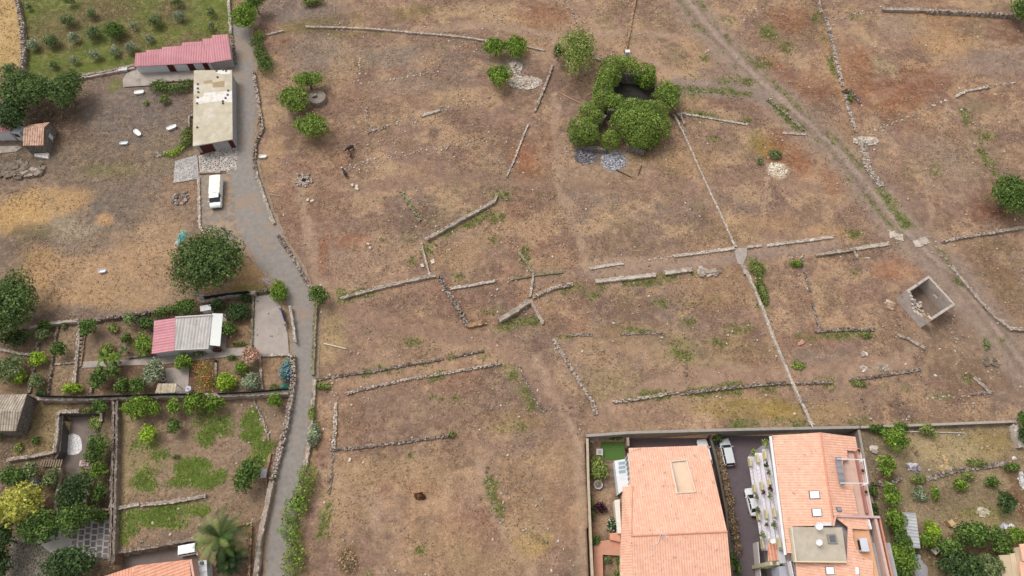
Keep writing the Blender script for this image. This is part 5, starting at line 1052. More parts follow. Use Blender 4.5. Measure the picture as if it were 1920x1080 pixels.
# tin shed in the east garden
b = bld('tin_shed', G(1703, 995), 'grey corrugated tin shed with rusty streaks under the citrus trees', 'shed')
mb = MB(); slab(GP([(1691, 1026, 2.3), (1685, 960, 2.6), (1717, 962, 2.6), (1726, 1028, 2.3)]), .08, mb); mb.build('roof', M_TIN, b, local=b)
wallbox(GP([(1689, 966, 2.2), (1715, 967, 2.2), (1723, 1024, 2.2), (1693, 1022, 2.2)]), 0, mat('tin wall', alb((150, 150, 160)), .6, .1, 2), b, z1=2.2)
# entrance patio of the villa
mb = MB(); mb.prism(GP([(1113, 1016, -1.2), (1143, 1012, -1.2), (1168, 1010, -1.2), (1166, 1042, -1.2), (1130, 1040, -1.2), (1131, 1090, -1.2), (1113, 1090, -1.2)]), -2, -1.2); tag(mb.build('terrace_pavement', mat('pink paving', alb((206, 152, 128)), .85, .1, 3)), kind='structure')
# grassy artificial turf
mb = MB(); mb.face(GP([(1128, 829), (1172, 829), (1170, 862), (1137, 863), (1124, 846)], -1.95)[::-1]); tag(mb.build('artificial_turf', mat('turf', alb((86, 116, 58)), .9, .12, 5, .3, 20)), kind='structure')
# netting fence panels
def netting(pts, z0, z1, label, col=(30, 44, 46)):
    r = thing('netting_fence', G(*pts[0]), 0, label, 'fence', 'dark netting fences of the gardens'); P_ = GP(pts, z1); mb = MB(alb(col))
    for p, q in zip(P_[:-1], P_[1:]):
        d = (q-p).normalized(); n = V((-d.y, d.x, 0))*.02; mb.prism([V((a.x, a.y, z1)) for a in (p+n, p-n, q-n, q+n)], z0)
    mb.build('net', M_PLAIN, r, local=r)
    for p, d in resample([V((a.x, a.y, 0)) for a in P_], 3.0):
        q = MB((.12, .12, .12)); q.tube([(p.x, p.y, z0-1.2), (p.x, p.y, z1+.1)], .04, seg=5); q.build('post', M_METAL, r, local=r)
netting([(66, 741), (150, 743), (300, 738), (380, 737)], 1.4, 2.5, 'dark green netting fence on the boundary wall, left stretch')
netting([(406, 737), (470, 734), (540, 728)], 1.4, 2.3, 'dark green netting fence on the boundary wall, right stretch')
netting([(380, 556), (430, 549), (466, 545)], 1.0, 2.1, 'dark teal netting fence under the big tree', (26, 46, 48))
# ---------------------------------------------------------------- vegetation
VP = {'oak': [(82, 102, 54), (98, 118, 64), (66, 86, 44), (114, 132, 76)], 'dark': [(62, 82, 46), (76, 98, 54), (50, 70, 38), (88, 108, 62)],
      'mid': [(80, 106, 48), (98, 122, 56), (62, 86, 40), (118, 138, 68)], 'citrus': [(100, 128, 44), (122, 146, 56), (78, 106, 38), (144, 164, 70)],
      'lime': [(134, 160, 48), (154, 178, 60), (112, 140, 42), (170, 190, 76)], 'olive': [(112, 126, 78), (126, 140, 92), (96, 110, 66), (140, 150, 104)],
      'silver': [(132, 144, 112), (150, 160, 130), (110, 124, 92), (168, 174, 146)], 'ivy': [(112, 134, 58), (130, 150, 68), (90, 114, 46), (148, 164, 82)],
      'yellow': [(166, 164, 74), (190, 186, 92), (136, 142, 58), (206, 200, 112)], 'flower': [(196, 132, 84), (212, 148, 96), (110, 128, 52), (124, 146, 58), (180, 116, 76), (96, 120, 46)],
      'pink': [(204, 160, 144), (220, 180, 164), (120, 132, 84), (186, 140, 120)], 'blue': [(128, 156, 200), (150, 176, 214), (90, 130, 90), (80, 120, 70)],
      'pale': [(142, 154, 82), (160, 168, 100), (122, 138, 68), (104, 122, 56)], 'purple': [(58, 34, 44), (74, 42, 54), (44, 26, 34), (86, 54, 62)],
      'grass': [(124, 132, 74), (112, 124, 64), (138, 144, 86), (102, 112, 60)], 'palm': [(104, 128, 62), (140, 154, 86), (84, 108, 50), (160, 168, 104), (66, 90, 42)], 'dead': [(136, 110, 90), (122, 98, 80), (146, 118, 94)], 'lawn': [(130, 152, 66), (144, 164, 76), (114, 136, 58)], 'dry': [(180, 154, 122), (156, 132, 104), (192, 168, 134), (132, 114, 88)], 'whitefl': [(52, 76, 38), (64, 90, 46), (44, 66, 34), (222, 222, 210)]}
def leaves(lobes, pal, leaf=.36, dens=1.0, seed=0, up=.15, low=-.45, fill=.25, jit=.16):
    g = np.random.default_rng(seed+11); P_ = []; Nn = []
    for (x, y, z, rx, ry, rz) in lobes:
        rm = (rx+ry+rz)/3; n = int(max(10, 4*math.pi*rm*rm/(leaf*leaf)*1.7*dens))
        d = g.normal(size=(n*2, 3)); d /= np.linalg.norm(d, axis=1)[:, None]; d = d[d[:, 2] > low][:n]; n = len(d)
        ph = g.random(3)*9
        bump = 1+jit*np.sin(d[:, 0]*6+ph[0])*np.sin(d[:, 1]*6+ph[1])*1.2+jit*.9*np.sin(d[:, 2]*9+d[:, 0]*11+ph[2])
        rr = np.where(g.random(n) < fill, g.uniform(.45, .9, n), g.uniform(.88, 1.06, n))*bump
        P_.append(np.array([x, y, z])+d*rr[:, None]*np.array([rx, ry, rz])); Nn.append(d)
    P_ = np.concatenate(P_); Nn = np.concatenate(Nn); n = len(P_)
    Nn = Nn+g.normal(size=(n, 3))*.55; Nn[:, 2] += up; Nn /= np.linalg.norm(Nn, axis=1)[:, None]
    t = np.cross(Nn, g.normal(size=(n, 3))); t /= np.linalg.norm(t, axis=1)[:, None]; b = np.cross(Nn, t)
    s = leaf*g.uniform(.45, 1.15, n)[:, None]*.62; s2 = s*g.uniform(.5, .9, n)[:, None]; bend = Nn*s*.25
    Vv = np.stack([P_-t*s-bend, P_-b*s2, P_+t*s-bend, P_+b*s2], 1).reshape(-1, 3); F = np.arange(n*4).reshape(-1, 4)
    pc = np.array([alb(c, 1.15) for c in VP[pal]]); k = len(pc)
    cl = vn(P_[:, 0]*1.4+P_[:, 2]*.9, P_[:, 1]*1.4-P_[:, 2]*.7, seed % 97); w_ = np.clip(cl*1.6-.3+g.normal(size=n)*.28, 0, .999)
    Cc = pc[(g.random(n)*k).astype(int)]*(.72+.55*w_)[:, None]
    return Vv, F, Cc
def crownlobes(c, Rx, Ry, Hh, n, g, spread=.66, lr=(.42, .60)):
    L_ = []
    for i in range(n):
        a = 2.4*i+g.random()*.8; rr = spread*math.sqrt((i+.3)/n); k = g.uniform(*lr)
        zz = (1-rr*rr)*.42*g.uniform(.5, 1.1)
        L_.append((c.x+math.cos(a)*rr*Rx, c.y+math.sin(a)*rr*Ry, c.z+Hh*(zz-.12), k*Rx, k*Ry, k*Hh*.95))
    return L_
def tree(px, py, rx, ry, h, pal, label, name='tree', cat='tree', leaf=.36, dens=1.0, group=None, z0=0, nl=None, trunk=True, lobes=None):
    "crown centre at the pixel, crown height h above ground"
    zc = z0+h*.62; c = G(px, py, zc); m = PXM(px, py, zc); Rx = rx/m; Ry = min(max(ry/m/.92, .5*Rx), 1.6*Rx); sd = int(px*7+py*13)
    g = np.random.default_rng(sd); Hh = h*.5 if trunk else h*.62
    n = nl or int(max(5, min(15, 5+Rx*2.2)))
    r = tag(empty(name, (c.x, c.y, z0)), label, cat, group)
    L_ = crownlobes(Vector((0, 0, zc-z0)), Rx, Ry, max(Hh, .55*min(Rx, Ry)), n, g)
    Vv, F, Cc = leaves(L_, pal, leaf, dens, sd); Vv[:, 2] = np.maximum(Vv[:, 2], .03)
    npmesh('crown', Vv, F, Cc, M_LEAF, r)
    mb = MB(); t = max(.07, Rx*.07); mb.tube([(0, 0, -.1), (.05*Rx, .02, h*.3), (0, 0, h*.6)], t*1.3, t*.7, 8)
    for i in range(5):
        a = i*1.256+g.random(); mb.tube([(0, 0, h*.3), (math.cos(a)*Rx*.35, math.sin(a)*Ry*.35, h*.55), (math.cos(a)*Rx*.62, math.sin(a)*Ry*.62, h*.72)], t*.6, t*.2, 6)
    mb.build('trunk', M_BARK, r); return r
def bush(px, py, rx, ry, h, pal, label, name='bush', cat='bush', leaf=.3, dens=1.0, group=None, z0=0, rot=0):
    zc = z0+h*.5; c = G(px, py, zc); m = PXM(px, py, zc); Rx = rx/m; Ry = ry/m/.95; sd = int(px*11+py*5); g = np.random.default_rng(sd)
    n = int(max(4, min(12, 4+Rx*2.5))); L_ = []
    for (x, y, z, a, b_, cc) in crownlobes(Vector((0, 0, h*.42)), Rx, Ry, h*.9, n, g, .62, (.46, .64)):
        if rot: cr, sr = math.cos(R(rot)), math.sin(R(rot)); x, y = x*cr-y*sr, x*sr+y*cr; mm = (a+b_)/2; a, b_ = (a+mm)/2, (b_+mm)/2
        L_.append((x, y, z, a, b_, cc))
    Vv, F, Cc = leaves(L_, pal, leaf, dens, sd, low=-.3); Vv[:, 2] = np.maximum(Vv[:, 2], .02+.1*np.abs(Vv[:, 2]))
    o = npmesh(name, Vv, F, Cc, M_LEAF); o.location = (c.x, c.y, z0); return tag(o, label, cat, group)
def hedge(pts, wd, h, pal, label, leaf=.3, z0=0, name='hedge', cat='hedge', dens=.9):
    P_ = GP(pts, z0+h*.6); sd = int(pts[0][0]*3+pts[0][1]*7); g = np.random.default_rng(sd); L_ = []; o0 = P_[0]
    for p, d in resample(P_, wd*.42):
        k = g.uniform(.75, 1.15); L_.append((p.x-o0.x+g.normal()*wd*.1, p.y-o0.y+g.normal()*wd*.1, h*.5, wd*.55*k, wd*.55*k, h*.52*k))
    Vv, F, Cc = leaves(L_, pal, leaf, dens*.8, sd); Vv[:, 2] = np.maximum(Vv[:, 2], .03)
    o = npmesh(name, Vv, F, Cc, M_LEAF); o.location = (o0.x, o0.y, z0); return tag(o, label, cat)
OG = 'olive saplings of the green field'
for (x, y, rx, ry, h, pl, lb) in [
 (128, 39, 14, 14, 2.4, 'olive', 'larger grey green olive sapling, third from the stone wall in the upper row'),
 (171, 26, 9, 10, 1.9, 'olive', 'small olive sapling right of the larger one in the upper row'),
 (131, 4, 10, 7, 2, 'olive', 'olive sapling cut by the top edge in the green field'),
 (54, 14, 5, 6, 1.4, 'olive', 'tiny pale sapling at the top beside the stone wall'),
 (97, 77, 15, 12, 2.4, 'olive', 'broad light green olive bush in the left of the field'),
 (62, 86, 11, 12, 2, 'silver', 'silvery olive sapling next to the tall stone wall'),
 (138, 72, 9, 10, 1.9, 'silver', 'pale olive sapling between the broad bush and the round dark bush'),
 (176, 64, 13, 14, 2.2, 'olive', 'leafy olive sapling with a white stone, left of the round dark bush'),
 (291, 41, 14, 14, 2.4, 'olive', 'dense dark olive sapling in the right half of the field'),
 (337, 31, 12, 9, 2, 'silver', 'wide silvery sapling at the upper right of the field'),
 (332, 5, 12, 8, 2, 'olive', 'olive sapling cut by the top edge at the right of the field'),
 (251, 49, 7, 7, 1.6, 'silver', 'small pale sapling right of the round dark bush'),
 (396, 24, 8, 8, 1.8, 'olive', 'sapling near the narrow lane wall, upper one'),
 (397, 50, 6, 10, 1.8, 'olive', 'sapling near the narrow lane wall, lower one'),
 (281, 73, 8, 7, 1.5, 'silver', 'faint sapling just above the stepped pink roof'),
 (246, 90, 10, 11, 1.9, 'silver', 'pale sapling at the left tip of the stepped pink roof'),
 (215, 97, 8, 11, 1.8, 'silver', 'silvery sapling below the round dark bush'),
 (178, 104, 12, 10, 2, 'silver', 'wide silvery sapling above the long coping'),
 (140, 113, 9, 7, 1.6, 'silver', 'small low sapling above the long coping, left one'),
 (101, 122, 8, 8, 1.5, 'olive', 'sapling beside the dark trees at the lower left of the field')]:
    bush(x, y, rx, ry, h, pl, lb, 'olive_sapling', 'olive sapling', .24, .8, OG)
for a in [
 (215, 59, 19, 16, 2.6, 'mid', 'round dark green bush standing alone in the olive field'),
 (585, 2, 20, 9, 1.6, 'pale', 'yellowish bush at the top edge right of the lane'),
 (309, 187, 10, 9, 1.4, 'grass', 'small green bush under the dark green hedge'),
 (274, 193, 5, 6, .7, 'pale', 'tiny weed bush left of the small green bush in the yard'),
 (350, 258, 13, 22, 1.3, 'grass', 'green scrub at the left foot of the flat roofed building'),
 (523, 549, 16, 22, 2.2, 'citrus', 'bright green bush at the top of the concrete yard'),
 (83, 612, 15, 9, 1.5, 'mid', 'flat green shrub at the upper left garden coping'), (80, 629, 14, 13, 1.9, 'olive', 'greyish shrub below the flat green one'),
 (121, 612, 6, 4, .8, 'grass', 'small weed at the coping between two bed walls'), (212, 616, 10, 9, 1.2, 'pale', 'light yellowish shrub in the vegetable plot'),
 (274, 603, 12, 9, 1.8, 'dark', 'small dark shrub left of the dark clipped bush'), (276, 609, 12, 11, 2, 'mid', 'rounded shrub at the corner of the pink garden roof'),
 (238, 634, 9, 10, 1.7, 'mid', 'small shrub in the middle of the vegetable plot'), (200, 655, 14, 10, 1, 'pale', 'dry thin shrub behind the banana plants'),
 (407, 573, 13, 11, 2, 'dark', 'dark round shrub right of the white lean-to shed'), (447, 587, 24, 18, 2.2, 'dark', 'wide dark clipped shrub beside the concrete yard'),
 (460, 558, 11, 8, 1.6, 'dark', 'dark shrub at the corner of the teal netting fence'), (428, 618, 14, 13, 2.2, 'mid', 'round green shrub in front of the white awning'),
 (448, 645, 13, 4, .6, 'mid', 'low green row of plants above the garden path'), (345, 680, 15, 16, 2.2, 'citrus', 'green shrub on the barbecue terrace corner'),
 (373, 662, 12, 7, 1.2, 'olive', 'low shrub under the grey corrugated roof'), (425, 716, 21, 15, 2.2, 'lime', 'large lime green round bush below the flowering hedge'),
 (456, 691, 14, 13, 1.8, 'citrus', 'light green bush left of the oleander trunk'), (471, 716, 17, 17, 1.8, 'silver', 'silvery spiky shrub beside the thin garden kerb'),
 (434, 670, 10, 4, .7, 'mid', 'tiny plants right of the flowering hedge'), (536, 696, 10, 24, 1.6, 'blue', 'blue flowering hydrangea along the lane wall'),
 (514, 727, 10, 6, 1, 'grass', 'green weeds in the corner of the hydrangea bed'), (137, 729, 18, 11, 1.7, 'lime', 'bright lime bush at the foot of the garden steps'),
 (74, 674, 15, 14, 2, 'lime', 'yellow green bush by the crumbling garden wall'), (70, 716, 14, 15, 2, 'olive', 'grey green bush above the stone barn'),
 (37, 707, 13, 14, 2, 'lime', 'yellow green bush in the far left garden'), (78, 738, 10, 5, 1.2, 'dark', 'dark low bush under the grey green one'),
 (230, 724, 14, 14, 2, 'mid', 'green bush between the garden trees near the netting'), (68, 826, 7, 7, 1, 'mid', 'small shrub in the bed by the stone barn, right one'),
 (35, 839, 9, 8, 1, 'pale', 'small yellowish shrub in the bed by the stone barn, left one'), (97, 897, 13, 19, 1.8, 'olive', 'shrub in the small brown bed below the wooden slats'),
 (163, 770, 11, 5, 1.0, 'grass', 'weeds at the rear wall of the patio'), (185, 794, 16, 14, 1.6, 'pale', 'loose yellowish climbing shrub at the patio edge'),
 (190, 968, 18, 12, 1.5, 'mid', 'low bush above the flagstones'), (2, 800, 10, 26, 2, 'grass', 'bright grass clump at the left border below the barn'),
 (330, 857, 8, 5, .6, 'grass', 'small weed tuft in the middle of the lawn'), (1643, 805, 16, 8, 1.6, 'mid', 'dark green shrub at the left top of the east garden'),
 (1688, 800, 15, 7, 1.5, 'mid', 'second green shrub on the block wall of the east garden'), (1737, 806, 13, 11, 1.4, 'pale', 'spiky yellow green plant on the top wall of the east garden'),
 (1720, 899, 12, 10, 1.4, 'grass', 'low green bush on the rocky ledge'), (1799, 909, 14, 13, 1.8, 'citrus', 'round light green bush below the terrace wall'),
 (1812, 893, 13, 9, 1.3, 'grass', 'flatter green bush touching the terrace wall'), (1857, 903, 13, 10, 1.6, 'mid', 'single low green bush in the open part of the east garden'),
 (1752, 924, 8, 12, 1.6, 'citrus', 'small upright bush near the dry spiky plant'), (1895, 876, 14, 8, 1.4, 'mid', 'green shrub at the right end of the terrace wall'),
 (1636, 920, 9, 12, 1.4, 'mid', 'shrub against the tall apartment side wall'), (1640, 955, 6, 12, 1.2, 'mid', 'narrow shrub between the apartment and the citrus row'),
 (1830, 868, 20, 7, .6, 'grass', 'strip of low grass above the terrace wall'), (1724, 925, 14, 16, .9, 'silver', 'dry whitish spiky plant in the east garden'),
 (1428, 548, 11, 30, .8, 'grass', 'bright green weeds along the white topped wall'), (1420, 505, 16, 14, .6, 'grass', 'green weeds beside the concrete slab'),
 (1492, 494, 12, 7, .9, 'citrus', 'bright green bush under the broken white stones'), (1593, 183, 5, 8, .8, 'grass', 'green weed in the gap of the long field wall'),
 (1454, 290, 12, 10, .9, 'olive', 'dark scrub above the white ash patch'), (1424, 302, 6, 7, .8, 'olive', 'small scrub left of the white ash patch'),
 (1850, 645, 6, 10, .8, 'olive', 'lone scrub tuft right of the roofless house'), (1495, 685, 12, 9, .6, 'pale', 'brownish tuft beside the white topped wall'),
 (1610, 720, 14, 7, .5, 'grass', 'weed clump at the left end of the terrace wall'), (1622, 628, 9, 8, .6, 'grass', 'weed clump on the small stone row'),
 (848, 815, 7, 7, .8, 'grass', 'green tuft at the end of the plot bottom wall'), (585, 775, 8, 14, 1.0, 'pale', 'scrub leaning on the lane wall'), (588, 815, 10, 26, 1.3, 'silver', 'grey brush heap against the lane wall'),
 (607, 725, 14, 8, .7, 'pale', 'yellowish tuft by the lane gate'), (652, 1052, 18, 22, .7, 'dry', 'dry brown brush clump in the bottom field'),
 (1121, 880, 18, 23, 1.6, 'pale', 'large bushy yellow green shrub in the apartment garden'), (1124, 952, 13, 11, 1.3, 'purple', 'dark purple leaved shrub in the apartment garden'),
 (1148, 985, 11, 13, 1.4, 'whitefl', 'dark shrub with white flowers in the apartment garden'), (1108, 950, 5, 26, 1.2, 'mid', 'narrow climbing plants inside the apartment garden wall'),
 (1118, 1015, 9, 10, 1.1, 'mid', 'round green plant at the pink paving corner'), (1155, 817, 20, 7, 1, 'mid', 'green border plants behind the artificial lawn'), (1139, 1049, 9, 7, .8, 'olive', 'bluish rosette plant inside the pink paved court'),
 (1160, 1050, 7, 7, .9, 'mid', 'green plant beside the bluish rosette'), (1160, 1074, 10, 8, .8, 'grass', 'green plant patch at the bottom of the pink paved court'),
 (1346, 822, 9, 9, 1.6, 'mid', 'green shrub at the car park corner'), (1370, 1048, 10, 14, 1.5, 'mid', 'green bush low on the car park verge'), (1381, 1062, 8, 14, 1.5, 'mid', 'green bush at the bottom edge of the car park verge')]:
    z = {1346: -2.9, 1370: -2.9, 1381: -2.9}.get(a[0], zat(a[0], a[1]) if a[0] < 1180 or a[0] > 1620 else 0)
    if 1180 < a[0] < 1340: z = 0
    bush(*a, z0=z, leaf=.26 if a[4] < 1 else .3)
hedge([(1349, 850), (1355, 880), (1362, 915), (1370, 955), (1378, 1000), (1386, 1035)], 1.1, 1.0, 'dry', 'dry weedy planting strip between the villa and the car park', z0=-2.95, name='planting_strip', cat='plants', leaf=.22)
for a in [
 (460, 29, 25, 27, 5, 'citrus', 'bright light green round tree at the top of the lane'), (477, 4, 19, 14, 5, 'mid', 'darker tree cut by the top edge at the top of the lane'),
 (18, 133, 17, 12, 3, 'olive', 'low olive coloured tree on the left edge below the yellow plot'), (48, 170, 46, 42, 7, 'oak', 'large spreading dark tree at the left, nearest the green field'),
 (22, 217, 30, 30, 6, 'dark', 'dark tree over the white house at the left edge'), (122, 170, 32, 36, 6, 'oak', 'dark oval tree right of the large spreading one'),
 (578, 151, 26, 15, 3.6, 'ivy', 'flat green tree crown behind the round cistern'), (553, 186, 27, 28, 4.2, 'ivy', 'dense green tree crown left of the round cistern'), (585, 238, 33, 26, 4.2, 'ivy', 'wide green tree crown below the round cistern'),
 (929, 89, 22, 21, 3.6, 'citrus', 'left crown of the trees above the stone pit'), (968, 89, 22, 22, 3.4, 'citrus', 'right crown of the trees above the stone pit'), (936, 142, 22, 22, 3.6, 'citrus', 'round tree below the stone pit'),
 (1047, 97, 10, 21, 4, 'dark', 'narrow dark conifer beside the tall pale tree'),
 (1896, 368, 36, 37, 6, 'mid', 'lone dense round tree at the right edge of the big field'), (1915, 20, 20, 22, 4.5, 'mid', 'tree in the top right corner'),
 (391, 491, 61, 57, 8, 'oak', 'very large round tree beside the lane'), (18, 572, 47, 58, 7, 'oak', 'large dark tree at the left edge over the gardens'), (598, 553, 20, 18, 3.4, 'mid', 'small dark round tree on the outside of the lane bend'),
 (166, 614, 18, 17, 3, 'mid', 'round garden tree at the head of the garden steps'), (32, 633, 27, 17, 3, 'dark', 'dark garden tree under the large left edge tree'), (110, 657, 15, 15, 2.8, 'mid', 'round green garden tree between the two small beds'),
 (20, 690, 28, 24, 3, 'olive', 'grey olive tree in the far left garden'), (245, 599, 13, 13, 2.4, 'olive', 'greyish garden tree near the rough boundary wall'), (271, 646, 19, 20, 2.8, 'citrus', 'broad garden tree left of the pink garden roof'),
 (350, 577, 22, 15, 3, 'mid', 'green garden tree behind the garden house'), (187, 707, 18, 21, 3, 'mid', 'garden tree with dark foliage below the banana plants'), (213, 697, 14, 12, 2.4, 'mid', 'garden tree right of the dark one below the banana plants'),
 (261, 721, 19, 15, 2.8, 'mid', 'garden tree near the netting under the silvery tree'), (290, 697, 21, 24, 3.4, 'silver', 'silvery blue garden tree beside the barbecue terrace'), (471, 667, 17, 16, 2.6, 'pink', 'pink flowering oleander at the end of the garden path'),
 (257, 764, 28, 21, 3.2, 'citrus', 'broad citrus tree at the left of the lawn'), (291, 767, 13, 13, 2.6, 'citrus', 'small citrus tree touching the broad one'), (326, 763, 15, 14, 2.8, 'citrus', 'round yellowish citrus tree in the lawn row'),
 (366, 757, 21, 20, 3.2, 'citrus', 'left tree of the citrus pair below the flowering hedge'), (404, 758, 19, 16, 3, 'citrus', 'right tree of the citrus pair below the flowering hedge'), (517, 752, 15, 16, 2.8, 'citrus', 'single citrus tree near the lane at the top of the lawn'),
 (327, 799, 15, 15, 2.6, 'mid', 'dark round orange tree in the lawn'), (279, 812, 17, 16, 2.6, 'lime', 'yellowish small tree in the lawn'), (465, 890, 26, 28, 4, 'mid', 'bushy tree against the rubble wall at the right of the lawn'),
 (188, 762, 18, 13, 2.6, 'mid', 'small tree at the top of the patio garden'), (180, 843, 23, 26, 3.4, 'mid', 'tree with grey green leaves beside the sunken patio'), (185, 880, 18, 16, 2.6, 'citrus', 'light green small tree under the patio tree'),
 (187, 925, 14, 18, 2.6, 'mid', 'small tree next to the brown double wall'), (143, 925, 30, 32, 4.6, 'dark', 'dark rounded tree below the patio'), (28, 893, 28, 17, 3.4, 'mid', 'green tree behind the yellow crowned tree'), (60, 886, 15, 18, 3, 'olive', 'twiggy tree above the yellow crowned tree'),
 (38, 948, 41, 35, 6, 'yellow', 'big yellow green flowering tree at the lower left'), (76, 988, 38, 28, 5, 'mid', 'bluish green tree right below the yellow crowned tree'), (141, 973, 33, 28, 5, 'mid', 'glossy leaved tree left of the flagstones'),
 (4, 1012, 22, 32, 5, 'dark', 'dark tree at the left edge under the yellow crowned tree'), (130, 1058, 46, 26, 5, 'dark', 'dark spreading tree at the bottom left'), (2, 1062, 18, 26, 4, 'dark', 'dark tree in the bottom left corner'),
 (1678, 823, 25, 21, 3.4, 'citrus', 'citrus tree at the upper left of the east garden'), (1661, 872, 18, 18, 3, 'citrus', 'second citrus tree by the rocky ledge'), (1670, 932, 16, 22, 3.4, 'citrus', 'first tree of the green row along the apartment'),
 (1677, 975, 19, 20, 3.6, 'citrus', 'middle tree of the green row along the apartment'), (1690, 1008, 17, 19, 3.6, 'mid', 'dark tree overlapping the tin shed'), (1690, 1048, 32, 26, 4, 'citrus', 'wide tree below the tin shed'), (1684, 1075, 26, 16, 4, 'mid', 'tree at the bottom edge beside the apartment block'),
 (1885, 942, 21, 19, 3.2, 'dark', 'solitary very dark round tree in the east garden'), (1748, 995, 18, 16, 2.8, 'lime', 'yellow green tree right of the tin shed'), (1738, 1016, 16, 14, 2.6, 'citrus', 'small tree under the yellow green one'),
 (1825, 1000, 34, 22, 4, 'mid', 'broad leafy tree in the lower part of the east garden'), (1778, 1028, 24, 20, 3.6, 'mid', 'tree left below the broad leafy tree'), (1800, 1062, 44, 24, 4, 'dark', 'dark leafy tree at the bottom of the east garden'),
 (1872, 1008, 20, 18, 3.2, 'mid', 'small green tree above the beige carport'), (1852, 1062, 24, 22, 3.4, 'olive', 'greyish tree beside the beige carport'), (1905, 1003, 22, 13, 3, 'citrus', 'light green tree above the corner house'), (1885, 1030, 22, 10, 2.6, 'mid', 'low tree overhanging the beige carport'),
 (1915, 785, 10, 34, 3.4, 'mid', 'tall green creeper at the right edge over the thick wall'), (1916, 815, 10, 18, 2.8, 'dark', 'dark creeper at the right edge below the tall one')]:
    tree(*a, leaf=.38 if a[2] > 40 else .32, z0=0)
tree(1080, 100, 34, 50, 7, 'pale', 'tall loose pale green tree left of the ivy ruin', dens=.42, leaf=.34, nl=14)
hedge([(480, 75), (486, 92), (490, 108), (497, 125)], 2.4, 2.4, 'mid', 'thick hedge on the right of the lane opposite the pink roof')
bush(486, 66, 9, 9, 1.4, 'pale', 'sparse yellowish scrub above the thick hedge')
hedge([(290, 160), (310, 163), (335, 163), (355, 158)], 2.4, 1.8, 'mid', 'dark green hedge lying under the concrete terrace')
hedge([(340, 276), (328, 285), (315, 288)], 1.5, .8, 'lime', 'lime green creeper spilling beside the cobbled terrace', name='creeper', cat='plant')
hedge([(290, 588), (310, 583), (340, 575)], 1.4, 1.6, 'mid', 'trimmed hedge along the wall behind the pink garden roof')
hedge([(579, 890), (573, 912), (564, 935), (556, 960), (548, 985), (546, 1010), (552, 1040), (556, 1055)], 2.8, 2.0, 'citrus', 'long green hedge on the right side of the lane near the bottom', dens=1.0)
hedge([(376, 686), (379, 705), (380, 722)], 3.4, 2.2, 'flower', 'orange flowering hedge block beside the barbecue terrace', leaf=.26)
hedge([(160, 885), (165, 905)], 1.4, 1.4, 'grass', 'small green hedge between the patio trees')
# banana plants and palm
def fronds(px, py, n, ln, h, pal, label, name, cat, wid=.5, droop=.5, trunk=True, seed=1, leaflets=True, lw=.09):
    c = G(px, py, h); r = tag(empty(name, (c.x, c.y, 0)), label, cat); g = random.Random(seed); cols = [alb(x, .74) for x in VP[pal]]; mb = MB()
    for i in range(n):
        a = 2.399*i; el = .15+.95*(1-i/n)*g.uniform(.8, 1.1); L_ = ln*g.uniform(.8, 1.1); pts = []
        for k in range(9):
            s = k/8; rad = L_*s*math.cos(el)*(1-.12*s); z = h+L_*s*math.sin(el)-droop*L_*s*s*1.1; pts.append(Vector((math.cos(a)*rad, math.sin(a)*rad, max(z, .3))))
        sd_ = Vector((-math.sin(a), math.cos(a), 0)); cc = g.choice(cols)
        if leaflets:
            for k in range(1, 27):
                s = k/27*8; j = min(int(s), 7); p = pts[j].lerp(pts[j+1], s-j); fw = (pts[j+1]-pts[j]).normalized(); lw2 = wid*(1-abs(2*(k/27)-.85)**2*.7)
                for sg in (-1, 1):
                    tip = p+sd_*sg*lw2+fw*lw2*.7+Vector((0, 0, -.2*lw2+g.uniform(-.06, .06))); mb.face([p-fw*lw*.6, p+fw*lw*.6, tip+fw*.02, tip-fw*.02], tuple(v*g.uniform(.75, 1.25) for v in cc))
        else:
            for k in range(8):
                w0 = wid*math.sin(3.1416*(k+.25)/8.5); w1 = wid*math.sin(3.1416*(min(k+1, 7.9)+.25)/8.5)
                for sg in (-1, 1): mb.face([pts[k], pts[k+1], pts[k+1]+sd_*sg*w1-Vector((0, 0, w1*.35)), pts[k]+sd_*sg*w0-Vector((0, 0, w0*.35))], tuple(v*g.uniform(.8, 1.2) for v in cc))
    mb.build('fronds', M_LEAF, r)
    if trunk: q = MB(); q.tube([(0, 0, -.1), (0, 0, h*.5), (0, 0, h)], .35 if leaflets else .16, .28 if leaflets else .1, 10); q.build('trunk', M_BARK, r)
    return r
fronds(412, 1008, 30, 5.6, 4.2, 'palm', 'large feathery palm tree beside the white car at the bottom', 'palm_tree', 'palm', .55, .5, seed=3, lw=.10)
fronds(428, 1050, 24, 3.2, 2.4, 'dark', 'smaller dark palm under the large feathery palm', 'palm_tree', 'palm', .5, .55, seed=5)
fronds(195, 668, 12, 1.9, 1.9, 'citrus', 'left banana plant over the garden path', 'banana_plant', 'banana plant', .28, .5, seed=7, leaflets=False)
fronds(214, 672, 12, 2.0, 2.0, 'citrus', 'right banana plant over the garden path', 'banana_plant', 'banana plant', .28, .5, seed=8, leaflets=False)
fronds(232, 655, 9, 1.3, 1.4, 'olive', 'small banana plant in the vegetable plot', 'banana_plant', 'banana plant', .2, .5, seed=9, leaflets=False)
fronds(1748, 815, 12, 1.5, .8, 'pale', 'spiky yucca with arched leaves below the top wall of the east garden', 'yucca', 'yucca', .07, .35, seed=19, leaflets=False, trunk=False)
